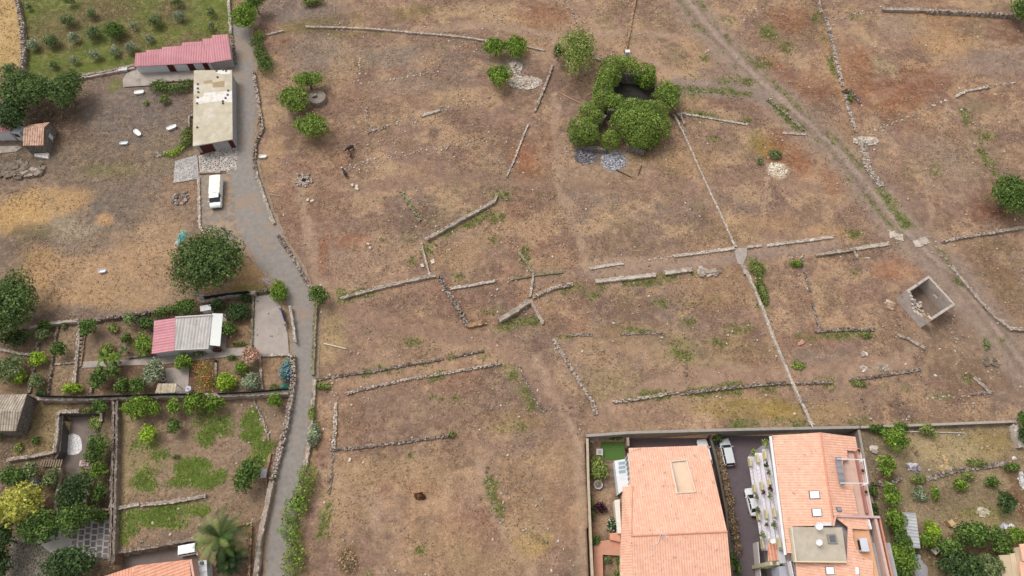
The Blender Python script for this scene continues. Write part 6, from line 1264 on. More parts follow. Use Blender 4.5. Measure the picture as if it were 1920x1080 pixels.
# ivy grown ruin
b = bld('ivy_covered_ruin', G(1165, 200), 'large roofless ruin smothered in green ivy round a dark courtyard', 'ruin')
hw = 4.6
rp = [(1128, 122), (1180, 116), (1228, 130), (1226, 168), (1150, 178), (1116, 172)]
def ruinwall(p, q, h0, wd=.7):
    mb = MB(alb((150, 140, 130))); a, c = GP([p, q], h0); a.z = c.z = 0; d = (c-a).normalized(); n = Vector((-d.y, d.x, 0))*wd/2; mb.prism([a+n, a-n, c-n, c+n], -.1, h0); mb.build('wall', M_STONEW, b, local=b)
for p, q, hh in (((1133, 135), (1138, 200), 2.6), ((1138, 132), (1220, 142), 2.8), ((1140, 204), (1220, 208), 3.0), ((1135, 215), (1105, 250), 2.2), ((1090, 272), (1140, 280), 1.1), ((1176, 274), (1208, 284), 1.3), ((1222, 270), (1240, 225), 2.4)): ruinwall(p, q, hh)
q = MB((.02, .018, .016)); q.face([Vector((p.x, p.y, .17)) for p in GP([(1140, 150), (1225, 150), (1235, 215), (1130, 225)], 0)][::-1]); q.build('courtyard_floor', mat('painted courtyard shade', (.03, .026, .022), .95, .3, 1), b, local=b)  # near-black floor: the deep shade of the courtyard is put into its colour
def ivy(name, lob, seed, pal='ivy'):
    L_ = []
    for (x, y, rx, ry, zc, rz) in lob:
        c = G(x, y, zc); m = PXM(x, y, zc); L_.append((c.x-b.location.x, c.y-b.location.y, zc, rx/m, ry/m/.9, rz))
    Vv, F, Cc = leaves(L_, pal, .28, 1.5, seed, low=-.75, fill=.15, jit=.07); Vv[:, 2] = np.maximum(Vv[:, 2], .03); return npmesh(name, Vv, F, Cc, M_LEAF, b)
ivy('ivy', [(1150, 128, 26, 21, 2.6, 2.4), (1172, 124, 24, 15, 2.7, 2.3), (1140, 146, 22, 20, 2.6, 2.2)], 3)
ivy('ivy', [(1205, 138, 25, 15, 2.5, 2.1), (1214, 150, 16, 14, 2.4, 1.9)], 4, 'citrus')
ivy('ivy', [(1131, 168, 19, 22, 2.5, 2.2), (1132, 190, 22, 18, 2.6, 2.2), (1152, 196, 20, 16, 2.5, 2.1)], 5)
ivy('ivy', [(1184, 206, 30, 20, 3.0, 2.2), (1222, 210, 32, 20, 3.0, 2.2), (1174, 228, 30, 24, 3.0, 2.3), (1226, 236, 32, 28, 3.0, 2.4), (1200, 246, 34, 30, 2.9, 2.4), (1200, 222, 40, 24, 3.1, 2.3), (1214, 262, 24, 16, 2.3, 2.0)], 6)
ivy('ivy', [(1104, 209, 18, 16, 2.4, 2.1), (1118, 222, 14, 13, 2.3, 1.9)], 7)
ivy('ivy', [(1090, 242, 25, 22, 2.5, 2.3), (1104, 252, 19, 18, 2.2, 2.1), (1090, 258, 22, 14, 2.0, 1.8)], 9)
ivy('ivy', [(1145, 263, 17, 17, 1.9, 1.9)], 8, 'citrus')
tree(1252, 178, 26, 29, 4.2, 'ivy', 'pale green tree touching the right side of the ivy ruin', leaf=.3); 
# ground-hugging growth that nobody could count
def scatter(name, n, mask, size, pal, label=None, cat=None, hh=.25, seed=2):
    g = np.random.default_rng(seed); fine = (X > -128) & (X < 128) & (Y > -4) & (Y < 140); wgt = np.where(fine & (Z > -.5), mask, 0).ravel().astype(float); wgt /= wgt.sum()
    ix = g.choice(X.size, n, p=wgt); bx = X.ravel()[ix]+g.uniform(-.3, .3, n); by = Y.ravel()[ix]+g.uniform(-.3, .3, n); bz = Z.ravel()[ix]; m = 5
    a = g.uniform(0, 6.28, (n, m)); tl = g.uniform(.4, 1, (n, m))*size; r_ = g.uniform(0, size, (n, m)); th = g.uniform(0, 6.28, (n, m))
    cx = bx[:, None]+r_*np.cos(th); cy = by[:, None]+r_*np.sin(th); ux, uy = np.cos(a)*tl, np.sin(a)*tl; w_ = size*.3
    zc = np.broadcast_to(bz[:, None]+.05, (n, m)); zt = zc+hh*g.uniform(.3, 1, (n, m))
    p0 = np.stack([cx+np.sin(a)*w_, cy-np.cos(a)*w_, zc], -1); p1 = np.stack([cx-np.sin(a)*w_, cy+np.cos(a)*w_, zc], -1); p2 = np.stack([cx+ux, cy+uy, zt], -1)
    Vv = np.stack([p0, p1, p2], 2).reshape(-1, 3); F = np.arange(len(Vv)).reshape(-1, 3); pc = np.array([alb(c, 1.15) for c in VP[pal]]); Cc = np.repeat(pc[g.integers(0, len(pc), n)], m, 0)*g.uniform(.75, 1.25, (n*m, 1))
    o = npmesh(name, Vv, F, Cc, M_LEAF, nv=3); o['kind'] = 'stuff'; return tag(o, label, cat)
scatter('green_weeds', 6500, GREENM**1.5*(.3+fbm(X, Y, 1.5, 3, 8)), .20, 'grass', 'green weeds and grass along walls and lawns', 'weeds', .22)
inf = ~polymask(X, Y, [tuple(G(*p)) for p in ROAD_POLY]) if 0 else np.ones(sh, bool)
lawn = polymask(X, Y, GP([(215, 750), (540, 735), (480, 1010), (210, 1050)]))
scatter('lawn_grass', 4200, GREENM*lawn, .2, 'lawn', 'bright green grass patches of the lower lawn', 'grass', .15, 6)
scatter('dead_weeds', 22000, (1-SMM)*(segdist(X, Y, GP([(a, c) for a, c, d in ROAD])) > 3.4)*ss(.48, .66, fbm(X, Y, 5, 5, 33, .65)), .17, 'dead', 'brown dead weeds over the fields', 'weeds', .14, 9)
scatter('dry_grass', 36000, (1-SMM)*ss(.40, .62, fbm(X, Y, 7, 4, 21))*inf*(segdist(X, Y, GP([(a, c) for a, c, d in ROAD])) > 3.4), .19, 'dry', 'dry straw coloured grass tufts over the fields', 'grass', .16, 5)
def stones(n, mask, s0, s1, seed):
    g = np.random.default_rng(seed); fine = (X > -128) & (X < 128) & (Y > -4) & (Y < 140) & (Z > -.5); wgt = np.where(fine, mask, 0).ravel().astype(float); wgt /= wgt.sum()
    ix = g.choice(X.size, n, p=wgt); ctr = np.stack([X.ravel()[ix]+g.uniform(-.17, .17, n), Y.ravel()[ix]+g.uniform(-.17, .17, n), Z.ravel()[ix]+.04], -1)
    cube = np.array([[x, y, z] for z in (-.5, .5) for y in (-.5, .5) for x in (-.5, .5)]); s = (g.random(n)**2.5*(s1-s0)+s0)[:, None, None]
    p = (cube[None]+g.uniform(-.2, .2, (n, 8, 3)))*s*np.array([1.2, .9, .6]); a = g.uniform(0, 6.28, n); ca_, sa_ = np.cos(a)[:, None], np.sin(a)[:, None]
    q = np.stack([p[..., 0]*ca_-p[..., 1]*sa_, p[..., 0]*sa_+p[..., 1]*ca_, p[..., 2]], -1)+ctr[:, None]
    F = (np.arange(n)[:, None, None]*8+np.array([[0, 2, 3, 1], [4, 5, 7, 6], [0, 1, 5, 4], [2, 6, 7, 3], [0, 4, 6, 2], [1, 3, 7, 5]])[None]).reshape(-1, 4)
    pc = np.array([alb(c) for c in ((196, 180, 162), (176, 160, 144), (150, 136, 122), (214, 202, 188))]); Cc = np.repeat(pc[g.integers(0, 4, n)], 6, 0)
    o = npmesh('loose_stones', q.reshape(-1, 3), F, Cc, M_ATTR); o['kind'] = 'stuff'; tag(o, 'small loose stones strewn over the dry fields', 'stones')
wl = np.zeros(sh)
for r_ in W:
    pts = GP(r_[0]); mgn = 5; xs = [p.x for p in pts]; ys = [p.y for p in pts]; i0, i1 = np.searchsorted(gx, [min(xs)-mgn, max(xs)+mgn]); j0, j1 = np.searchsorted(gy, [min(ys)-mgn, max(ys)+mgn])
    if i1 > i0 and j1 > j0: s_ = (slice(j0, j1), slice(i0, i1)); wl[s_] = np.maximum(wl[s_], np.exp(-segdist(X[s_], Y[s_], pts)/1.3))
onroad = segdist(X, Y, GP([(a, c) for a, c, d in ROAD])) < 2.6
stones(5500, (.06+.5*ss(.5, .7, fbm(X, Y, 10, 4, 61))+1.0*wl)*(1-SMM)*(~onroad)*(X > -55), .05, .34, 4)
# ---------------------------------------------------------------- vehicles
M_TYRE = mat('tyre rubber', (.02, .02, .02), .9, .1, 4); M_RIM = mat('rim', (.45, .45, .46), .4, .05, 4, metal=.6); M_LAMP = mat('lamp lens', (.75, .75, .72), .15, .02, 1, spec=.6); M_RED = mat('tail lens', (.35, .02, .02), .2, .02, 1, spec=.6)
def paint(c, nm): return mat('car paint '+nm, alb(c, .85), .3, .03, 1, spec=.5)
def wheels(r, xs, hw, rad):
    for x in xs:
        for s in (-1, 1):
            q = MB(); q.tube([(x, s*(hw-.2), rad), (x, s*hw, rad)], rad, seg=14); w_ = q.build('wheel', M_TYRE, r); q = MB(); q.tube([(x, s*(hw-.02), rad), (x, s*(hw+.012), rad)], rad*.6, seg=10); q.build('rim', M_RIM, w_)
def car(px, py, z, head, Ln, Wd, Ht, c, nm, label, cab=(.06, .17, .62, .80), hood=.78, belt=.92, cat='car'):
    p = G(px, py, z+.7); r = thing(nm, Vector((p.x, p.y, z)), head, label, cat); pm = paint(c, nm+str(px)); hw = Wd/2; q = MB()
    st = [(-.5, .42, .78, .66), (-.492, .34, .84, .80), (-.47, .26, belt-.06, .92), (-.44, .24, belt-.02, .97), (-.40, .22, belt, 1.0), (-.2, .2, belt, 1.0), (.05, .2, belt, 1.0), (.22, .2, belt-.02, .99), (.30, .2, (belt+hood)/2+.02, .98), (.40, .22, hood, .95), (.45, .24, hood-.07, .89), (.482, .28, hood-.16, .78), (.5, .36, .56, .58)]
    rings = []
    for fx, zb, zt, k in st:
        x = fx*Ln; h = hw*k; zm = (zb+zt)/2
        ring = [(x, -h*.92, zb), (x, -h, zm), (x, -h*.97, zt-.06), (x, -h*.86, zt), (x, 0, zt+.035), (x, h*.86, zt), (x, h*.97, zt-.06), (x, h, zm), (x, h*.92, zb)]
        rings.append(ring)
    for a, b_ in zip(rings[:-1], rings[1:]):
        for i in range(8): q.face([a[i], a[i+1], b_[i+1], b_[i]])
    q.face(rings[0][::-1]); q.face(rings[-1]); q.build('body', pm, r)
    x0, x1, x2, x3 = [(-.5+f)*Ln for f in (cab[0], cab[1], cab[2], cab[3])]; h0, h1 = hw*.86, hw*.70; zb = belt-.01; zr_ = Ht-.05
    B = [(x0, -h0, zb), (x3, -h0, zb), (x3, h0, zb), (x0, h0, zb)]; T = [(x1, -h1, zr_), (x2, -h1, zr_), (x2, h1, zr_), (x1, h1, zr_)]
    for nmw, i, j in (('side_window', 0, 1), ('windscreen', 1, 2), ('side_window', 2, 3), ('rear_window', 3, 0)):
        q = MB(); q.face([B[i], B[j], T[j], T[i]]); q.build(nmw, M_GLASS, r)
    q = MB(); n = 5
    for i in range(n):
        for j in range(4):
            def pt(u, v): a = x1-.04+(x2-x1+.08)*u; return (a, (-h1-.03)+(2*h1+.06)*v, zr_+.06*math.sin(3.14*(u*.8+.1))*math.sin(3.14*(.15+.7*v)))
            q.face([pt(i/n, j/4), pt((i+1)/n, j/4), pt((i+1)/n, (j+1)/4), pt(i/n, (j+1)/4)])
    q.build('roof', pm, r, smooth=True)
    for s in (-1, 1):
        for (a, b_) in (((x0, h0), (x1, h1)), ((x3, h0), (x2, h1)), (((x0+x3)/2, h0), ((x1+x2)/2, h1))): q = MB(); q.tube([(a[0], s*a[1], zb), (b_[0], s*b_[1]*1.01, zr_+.01)], .045, seg=5); q.build('pillar', pm, r)
    for s in (-1, 1):
        q = MB(); q.box((Ln*.478, s*hw*.62, .66), (.14, .34, .16)); q.build('headlight', M_LAMP, r)
        q = MB(); q.box((-Ln*.487, s*hw*.68, .78), (.12, .26, .2)); q.build('tail_light', M_RED, r)
        q = MB(); q.box((x3-.35, s*(hw+.1), belt+.04), (.14, .2, .14)); q.build('wing_mirror', pm, r)
    wheels(r, (-Ln*.30, Ln*.31), hw, .31); return r
car(1363, 848, -2.96, R(95), 4.35, 1.78, 1.52, (214, 216, 218), 'parked_car', 'silver estate car parked in the asphalt yard between the two houses', cab=(.02, .08, .62, .76))
car(1411.5, 941, -2.96, R(96), 4.2, 1.74, 1.42, (240, 241, 242), 'parked_car', 'white hatchback parked under the planted balconies', cab=(.12, .26, .60, .76))
car(1321, 848, -2.96, R(97), 4.2, 1.74, 1.45, (240, 241, 242), 'parked_car', 'white car mostly hidden behind the pale terracotta roof', cab=(.06, .18, .58, .74))
car(361, 1029, -1.46, R(10), 3.9, 1.68, 1.6, (240, 241, 243), 'parked_car', 'white small car half under the palm fronds', cab=(.02, .06, .66, .80))
# truck with canvas load bed
p = G(406, 362, .8); r = thing('light_truck', Vector((p.x, p.y, 0)), R(-82), 'white light truck with a cream canvas cover parked beside the lane', 'truck'); pm = paint((238, 238, 236), 'truck')
q = MB(); Lt, ht = 6.4, 1.02
prof = [(1.15, .55, 1.15), (1.3, .5, 1.3), (2.2, .45, 1.25), (2.9, .45, 1.12), (3.15, .5, .95), (3.22, .55, .8)]; rings = []
for x, zb, zt in prof:
    k = 1 if x < 3 else .93; rings.append([(x, -ht*k, zb), (x, -ht*k, zt-.08), (x, -ht*.88*k, zt), (x, 0, zt+.03), (x, ht*.88*k, zt), (x, ht*k, zt-.08), (x, ht*k, zb)])
for a, c in zip(rings[:-1], rings[1:]):
    for i in range(6): q.face([a[i], a[i+1], c[i+1], c[i]])
q.face(rings[0][::-1]); q.face(rings[-1]); q.build('cab', pm, r)
B = [(.85, -.92, 1.2), (2.35, -.92, 1.24), (2.35, .92, 1.24), (.85, .92, 1.2)]; T = [(.9, -.8, 1.95), (1.75, -.8, 1.95), (1.75, .8, 1.95), (.9, .8, 1.95)]
for nm, i, j in (('side_window', 0, 1), ('windscreen', 1, 2), ('side_window', 2, 3), ('rear_window', 3, 0)): q = MB(); q.face([B[i], B[j], T[j], T[i]]); q.build(nm, M_GLASS, r)
q = MB(); q.box((1.3, 0, 1.99), (1.0, 1.7, .09), jit=.01); q.build('cab_roof', pm, r)
q = MB(); q.box((-1.1, 0, .75), (4.2, 2.05, .5)); q.build('load_bed', pm, r)
q = MB(alb((242, 239, 226), .9))
for i in range(8):
    for j in range(5):
        def pt(u, v): x = -3.2+4.0*u; return (x, -.98+1.96*v, 2.0+.12*math.sin(3.14*v)+.03*math.sin(u*18.8))
        q.face([pt(i/8, j/5), pt((i+1)/8, j/5), pt((i+1)/8, (j+1)/5), pt(i/8, (j+1)/5)])
q.face([(-3.2, -.98, 1), (.8, -.98, 1), (.8, -.98, 2), (-3.2, -.98, 2)]); q.face([(-3.2, .98, 1), (-3.2, .98, 2), (.8, .98, 2), (.8, .98, 1)]); q.face([(.8, -.98, 1), (.8, .98, 1), (.8, .98, 2.02), (.8, -.98, 2.02)]); q.face([(-3.2, -.98, 1), (-3.2, -.98, 2), (-3.2, .98, 2), (-3.2, .98, 1)])
q.build('canvas_cover', mat('canvas', None, .85, .1, 1.5), r)
for s in (-1, 1):
    q = MB(); q.box((3.2, s*.72, .72), (.08, .3, .18)); q.build('headlight', M_LAMP, r); q = MB(); q.box((2.1, s*1.14, 1.35), (.12, .16, .24)); q.build('wing_mirror', pm, r)
q = MB((.05, .05, .05)); q.box((3.24, 0, .55), (.1, 1.9, .22)); q.build('bumper', M_PLAIN, r); wheels(r, (-2.2, 2.3), 1.0, .36)
# ---------------------------------------------------------------- animals
def beast(px, py, head, s, colr, label, nm, down=0, white=False):
    p = G(px, py, .7*s); r = None
    V_ = []; E_ = []; Rd = []
    def add(pos, rad, par=None):
        V_.append([c*s for c in pos]); Rd.append(rad*s)
        if par is not None: E_.append((par, len(V_)-1))
        return len(V_)-1
    root = add((-.45, 0, 1.0), .27); mid = add((0, 0, .97), .33, root); sh_ = add((.5, 0, 1.0), .29, mid); nk = add((.78, 0, 1.12-.25*down), .17, sh_); hd = add((1.02, 0, 1.22-.65*down), .13, nk); mz = add((1.27, 0, 1.08-.85*down), .075, hd)
    for sd_ in (-1, 1):
        a = add((-.5, sd_*.17, .78), .15, root); b_ = add((-.42, sd_*.18, .52), .09, a); c = add((-.55, sd_*.18, .36), .06, b_); d = add((-.5, sd_*.18, .04), .05, c)
        a = add((.5, sd_*.16, .74), .12, sh_); b_ = add((.5, sd_*.17, .42), .07, a); c = add((.5+.05*sd_, sd_*.17, .04), .05, b_); add((.98, sd_*.2, 1.3-.65*down), .03, hd)
    t = add((-.75, 0, .95), .04, root); add((-.84, 0, .5), .035, t)
    me_ = bpy.data.meshes.new(nm); me_.from_pydata(V_, E_, []); o = bpy.data.objects.new(nm, me_); C.objects.link(o)
    sk = o.modifiers.new('skin', 'SKIN'); sk.use_smooth_shade = True
    for i, v in enumerate(me_.skin_vertices[0].data if me_.skin_vertices else []): v.radius = (Rd[i], Rd[i]); v.use_root = (i == 0)
    return o, sk, Rd, p
def animal(px, py, head, s, colr, label, nm, down=0, group=None):
    o, sk, Rd, p = beast(px, py, head, s, colr, label, nm, down)
    me_ = o.data
    if not me_.skin_vertices:
        bpy.context.view_layer.objects.active = o; o.select_set(True)
        bpy.ops.object.mode_set(mode='EDIT'); bpy.ops.mesh.customdata_skin_add(); bpy.ops.object.mode_set(mode='OBJECT'); o.select_set(False)
    for i, v in enumerate(me_.skin_vertices[0].data): v.radius = (Rd[i], Rd[i]); v.use_root = (i == 0)
    sb = o.modifiers.new('sub', 'SUBSURF'); sb.levels = 1; sb.render_levels = 2
    me_.materials.append(mat('hide '+nm+str(px), colr, .7, .2, 3, spec=.3)); o.location = (p.x, p.y, 0); o.rotation_euler = (0, 0, head); tag(o, label, 'cow', group)
animal(657, 277, R(215), 1.0, (.022, .018, .018), 'black cow with its back to the brown calf, topmost of the three animals', 'cow', .6)
animal(658, 292, R(80), .62, (.06, .018, .01), 'small reddish brown calf standing just below the black cow', 'calf', .1)
animal(647, 325, R(120), .95, (.024, .022, .026), 'greyish black cow standing alone by the row of pale blocks', 'cow', .2)
# ---------------------------------------------------------------- yard objects
def tub(px, py, ang, ln, wd, label, name='bathtub', cat='bathtub', c=(242, 240, 234), group=None):
    p = G(px, py, .4); r = tag(empty(name, (p.x, p.y, 0), R(ang)), label, cat, group); q = MB(alb(c, .85)); prof = []
    n = 24
    def ring(a, b_, z): return [(math.copysign(abs(math.cos(6.283*i/n))**.55, math.cos(6.283*i/n))*a, math.copysign(abs(math.sin(6.283*i/n))**.7, math.sin(6.283*i/n))*b_, z) for i in range(n)]
    rs = [ring(ln*.40, wd*.36, 0), ring(ln*.46, wd*.46, .42), ring(ln*.5, wd*.5, .46), ring(ln*.5, wd*.5, .5), ring(ln*.46, wd*.44, .5), ring(ln*.43, wd*.39, .42), ring(ln*.38, wd*.34, .36)]
    for a, b_ in zip(rs[:-1], rs[1:]):
        for i in range(n): q.face([a[i], a[(i+1) % n], b_[(i+1) % n], b_[i]])
    q.face(rs[-1]); q.build('basin', mat('enamel', None, .35, .05, 2, spec=.5), r, smooth=False); q = MB((.3, .3, .3)); q.lathe((-ln*.3, 0, .362), [(.04, 0), (.03, .01)], 8); q.build('drain', M_METAL, r); return r
gb = 'old white bathtubs used as troughs'
tub(260.5, 172.5, 8, 1.95, .9, 'white bathtub nearest the dark green hedge', group=gb); tub(257.5, 248.5, -42, 1.95, .88, 'white bathtub tilted towards lower right in the middle of the yard', group=gb)
tub(321.5, 238.5, 28, 1.95, .88, 'white bathtub nearest the concrete pen of the flat roofed building', group=gb); tub(232, 268, 6, 1.6, .75, 'greyish white bathtub beside the other tilted one', c=(206, 210, 212), group=gb)  # second tub has a greyer enamel colour
tub(191.5, 508, 8, 1.3, .7, 'bluish white oval tub alone in the straw coloured yard', 'water_trough', 'trough', (196, 200, 214)); tub(492.5, 293, 5, 1.5, .8, 'white oval trough at the dark curved wall by the lane', 'water_trough', 'trough', (214, 210, 204))
# cistern
p = G(594, 181, 1.0); r = tag(empty('cistern', (p.x, p.y, 0)), 'round grey concrete cistern between the green tree crowns', 'cistern')
q = MB(alb((150, 138, 126))); q.lathe((0, 0, 0), [(1.78, 0), (1.75, .95), (1.7, 1.0)], 32); q.build('tank', mat('cistern concrete', None, .9, .25, 1.4, .3, 8), r)
q = MB((.06, .055, .05)); q.lathe((-.45, 0, 1.01), [(.55, 0), (.5, .04)], 14); q.build('hatch', M_ATTR, r); q = MB(alb((170, 160, 148))); q.box((-.3, .05, 1.25), (.5, .35, .45), .4, jit=.06); q.box((-.75, -.1, 1.15), (.35, .3, .3), .2, jit=.06); q.build('pump', M_ATTR, r)
# old well
p = G(570, 337, .2); r = tag(empty('old_well', (p.x, p.y, 0)), 'filled old well, a low ring of grey stones in the bare soil', 'well'); q = MB()
for i in range(120): a = random.uniform(0, 6.28); rr = random.choice((.7, 1.0, 1.3, 1.6))+random.gauss(0, .1); s = random.uniform(.15, .38); q.box((math.cos(a)*rr, math.sin(a)*rr*.9, .12), (s, s*.8, .25), a, alb(random.choice(PAL['g'])), jit=.12)
q.build('stone_ring', M_ATTR, r); q = MB((.02, .018, .015)); q.lathe((0, 0, .02), [(.5, 0), (.45, .03)], 14); q.build('shaft', M_ATTR, r)
def heap(px, py, rx, ry, n, smin, smax, pal, label, name, cat, hgt=.3, z0=0):
    c = G(px, py, z0); mb = MB(); m = PXM(px, py, z0)
    for i in range(n):
        a = random.uniform(0, 6.283); u = math.sqrt(random.random()); s = random.uniform(smin, smax); x, y = math.cos(a)*u*rx/m, math.sin(a)*u*ry/m
        mb.box((x, y, hgt*(1-u)*random.random()+s*.2), (s*random.uniform(.9, 1.9), s, s*.5), random.uniform(0, 3.1), alb(random.choice(PAL[pal]) if isinstance(pal, str) else random.choice(pal)), jit=.15)
    o = mb.build(name, M_ATTR); o.location = (c.x, c.y, z0); return tag(o, label, cat)
heap(337, 372, 17, 15, 34, .25, .5, 'd', 'scattered heap of flat grey slabs in the yard near the truck', 'stone_heap', 'stones')
heap(985, 155, 32, 15, 330, .15, .45, 'w', 'pale rubble spill at the foot of the collapsed pit', 'rubble_heap', 'rubble')
heap(966, 128, 12, 17, 160, .15, .5, 'w', 'whitish collapsed masonry between the tree crowns of the pit', 'rubble_heap', 'rubble', 1.0)
heap(1098, 293, 22, 18, 260, .1, .34, [(120, 118, 122), (150, 148, 152), (96, 94, 98)], 'grey broken slates left of the ash patch in front of the ivy ruin', 'slate_heap', 'rubble')
heap(1150, 302, 24, 20, 330, .08, .26, [(170, 170, 178), (196, 196, 204), (140, 140, 146)], 'light grey ash and rubble patch in front of the ivy ruin', 'ash_heap', 'rubble', .15)
heap(1330, 510, 20, 6, 42, .35, .8, 'g', 'row of fallen grey slabs on the stone lined lane', 'fallen_slabs', 'stones')
heap(1290, 600, 4, 4, 5, .2, .4, 'd', 'few dark stones in the central grass plot', 'stone_heap', 'stones', .1)
heap(1623, 265, 24, 9, 170, .2, .45, 'w', 'whitish rubble pile on top of the grey rubble spill', 'rubble_heap', 'rubble', .6)
heap(1458, 318, 17, 15, 150, .08, .25, [(236, 222, 200), (220, 204, 180), (244, 234, 216)], 'whitish ash spot in the rust coloured field', 'ash_heap', 'rubble', .1)
heap(1668, 572, 7, 8, 26, .2, .6, [(190, 150, 126), (170, 140, 120), (200, 180, 160)], 'bricks and slabs lying left of the roofless house', 'brick_heap', 'rubble')
heap(1655, 690, 12, 6, 40, .12, .35, 'g', 'grey stone pile just above the lower right terrace wall', 'stone_heap', 'stones')
heap(1619, 691, 6, 6, 26, .12, .35, 'w', 'small white stone pile left of the grey one', 'stone_heap', 'stones', .1)
heap(1620, 665, 5, 3, 2, .5, .8, 'p', 'single flat pale boulder in the lower right field', 'boulder', 'boulder', .05)
heap(1502, 643, 5, 3, 2, .5, .8, [(196, 150, 128)], 'reddish boulder right of the white topped wall', 'boulder', 'boulder', .05)
heap(1860, 680, 14, 8, 22, .2, .6, [(190, 150, 110), (150, 130, 112), (120, 108, 98)], 'ochre and grey rocks at the far right below the diagonal wall', 'stone_heap', 'stones')
heap(40, 320, 44, 17, 210, .3, .9, [(128, 114, 100), (112, 100, 88), (142, 128, 112)], 'outcrop of dark lava rocks below the tiled hut', 'lava_outcrop', 'rocks', .5)
heap(60, 325, 16, 5, 14, .5, 1.2, 'g', 'light grey flat rocks at the front of the lava outcrop', 'flat_rocks', 'rocks', .2)
heap(301, 290, 14, 5, 40, .2, .5, 'd', 'dark stones at the left of the lime green creeper', 'stone_heap', 'stones')
heap(702, 920, 1, 1, 1, .2, .3, 'w', 'single white stone in the bottom field', 'boulder', 'stone', .05) if 0 else None
heap(1712, 877, 10, 6, 50, .15, .5, [(206, 200, 206), (160, 152, 160), (120, 112, 116)], 'heap of pale scrap and ash in the upper east garden', 'scrap_heap', 'scrap')
heap(1637, 843, 5, 4, 12, .25, .7, 'w', 'white plastic scrap by the fence of the east garden', 'scrap_heap', 'scrap', .2)
heap(1770, 877, 16, 4, 60, .12, .35, [(196, 176, 140), (176, 150, 110)], 'tan stones lying above the garden terrace wall', 'stone_heap', 'stones', .1)
heap(1772, 862, 4, 8, 22, .12, .3, [(196, 170, 130), (170, 140, 100)], 'string of tan stones above the heap on the terrace', 'stone_heap', 'stones', .1)
heap(1842, 960, 12, 8, 60, .1, .35, [(214, 206, 190), (190, 176, 150)], 'pale pebble patch in front of the very dark round tree', 'pebble_heap', 'stones', .1)
heap(1883, 987, 8, 4, 16, .15, .4, [(226, 226, 230), (190, 190, 200)], 'white plastic sheets scattered near the citrus row', 'scrap_heap', 'scrap', .1)
heap(1915, 900, 6, 16, 40, .15, .5, [(216, 214, 212), (180, 170, 164)], 'white debris at the right edge of the east garden', 'scrap_heap', 'scrap', .3)
heap(1270, 218, 14, 8, 46, .15, .5, [(180, 160, 136), (130, 112, 96), (96, 84, 74)], 'junk heap of timber and stones at the corner of the ivy ruin', 'junk_heap', 'junk', .5)
heap(1590, 172, 10, 5, 46, .1, .4, [(60, 52, 46), (90, 80, 72)], 'dark brushwood heap at the collapsed gateway', 'brush_heap', 'brushwood', .4)
heap(788, 931, 9, 4, 46, .15, .45, [(84, 52, 30), (60, 36, 22), (110, 80, 52)], 'dark rusty scrap heap on the bare spot of the bottom field', 'scrap_heap', 'scrap', .5)
heap(1112, 828, 6, 5, 24, .1, .35, [(214, 196, 186), (190, 160, 150)], 'pile of pinkish pots in the corner of the apartment garden', 'pot_pile', 'pots', .4, -2)
heap(160, 869, 8, 3, 10, .3, .6, [(214, 190, 180), (180, 150, 140)], 'pinkish bench blocks on the patio', 'stone_bench', 'bench', .3, -1.8)
def log(pts, rr, c, label, name='log', cat='log', z=.15):
    P_ = GP(pts, z); mb = MB(alb(c)); mb.tube([p-P_[0]+Vector((0, 0, z)) for p in P_], rr, rr*.7, 7); o = mb.build(name, M_ATTR); o.location = (P_[0].x, P_[0].y, 0); return tag(o, label, cat)
log([(607, 644), (650, 654)], .14, (216, 206, 192), 'whitish wooden pole lying in the field right of the lane'); log([(1048, 173), (1072, 186), (1095, 197)], .14, (196, 150, 118), 'long reddish plank lying left of the ivy ruin', 'plank', 'plank')
log([(1083, 170), (1093, 185)], .1, (130, 110, 96), 'thin dark branch under the pale tree', 'branch', 'branch'); log([(1103, 178), (1111, 173)], .1, (206, 180, 160), 'short pale branch under the pale tree', 'branch', 'branch')
log([(1155, 318), (1184, 332)], .12, (96, 82, 74), 'dark beam lying below the ash patch', 'beam', 'beam'); log([(1203, 310), (1196, 328)], .12, (110, 92, 80), 'brown post lying right of the ash patch', 'beam', 'beam')
log([(976, 160), (988, 168), (1000, 166)], .1, (220, 206, 188), 'bent pale branch on the rubble spill', 'branch', 'branch'); log([(508, 365), (530, 368)], .08, (210, 190, 170), 'thin pole in the field beside the lane', 'pole', 'pole'); log([(505, 408), (512, 418)], .1, (220, 210, 200), 'white pole leaning on the lane wall', 'pole', 'pole')
log([(1640, 808), (1700, 809), (1808, 812)], .12, (206, 200, 192), 'long pale pipe along the top of the east garden', 'pipe', 'pipe'); log([(508, 262), (530, 258)], .06, (180, 160, 140), 'thin stick right of the lane above the oval trough', 'stick', 'stick') if 0 else None
log([(1515, 786), (1524, 800)], .13, (232, 228, 222), 'white post at the foot of the white topped wall', 'post', 'post', .5)
log([(1050+228, 235), (1288, 250)], .14, (170, 150, 128), 'timber leaning by the junk heap', 'beam', 'beam')
for x, y, s, w_ in ((661, 348, .45, 'first pale block under the cattle, left one'), (669, 350, .5, 'pair of pale blocks under the cattle, upper'), (669, 355, .5, 'pair of pale blocks under the cattle, lower'), (577, 375, .4, 'pale stone, left of the pair in the bare field'), (586, 377, .45, 'pale stone, right of the pair in the bare field'), (811, 491, .6, 'square pale block inside the enclosure by the thin white wall'), (792, 498, .5, 'pale block outside the thin white wall'), (690, 458, .35, 'top one of the white stones in the middle of the bare field'), (694, 465, .35, 'lower one of the white stones in the middle of the bare field'), (656, 862, .4, 'small white slab under the lower rectangular plot')):
    q = MB(alb((214, 200, 184))); q.box((0, 0, .14), (s*1.3, s, .3), random.uniform(0, 3), jit=.14); o = q.build('stone_block', M_ATTR); c = G(x, y, .1); o.location = (c.x, c.y, 0); tag(o, w_, 'stone', 'loose pale blocks in the fields')
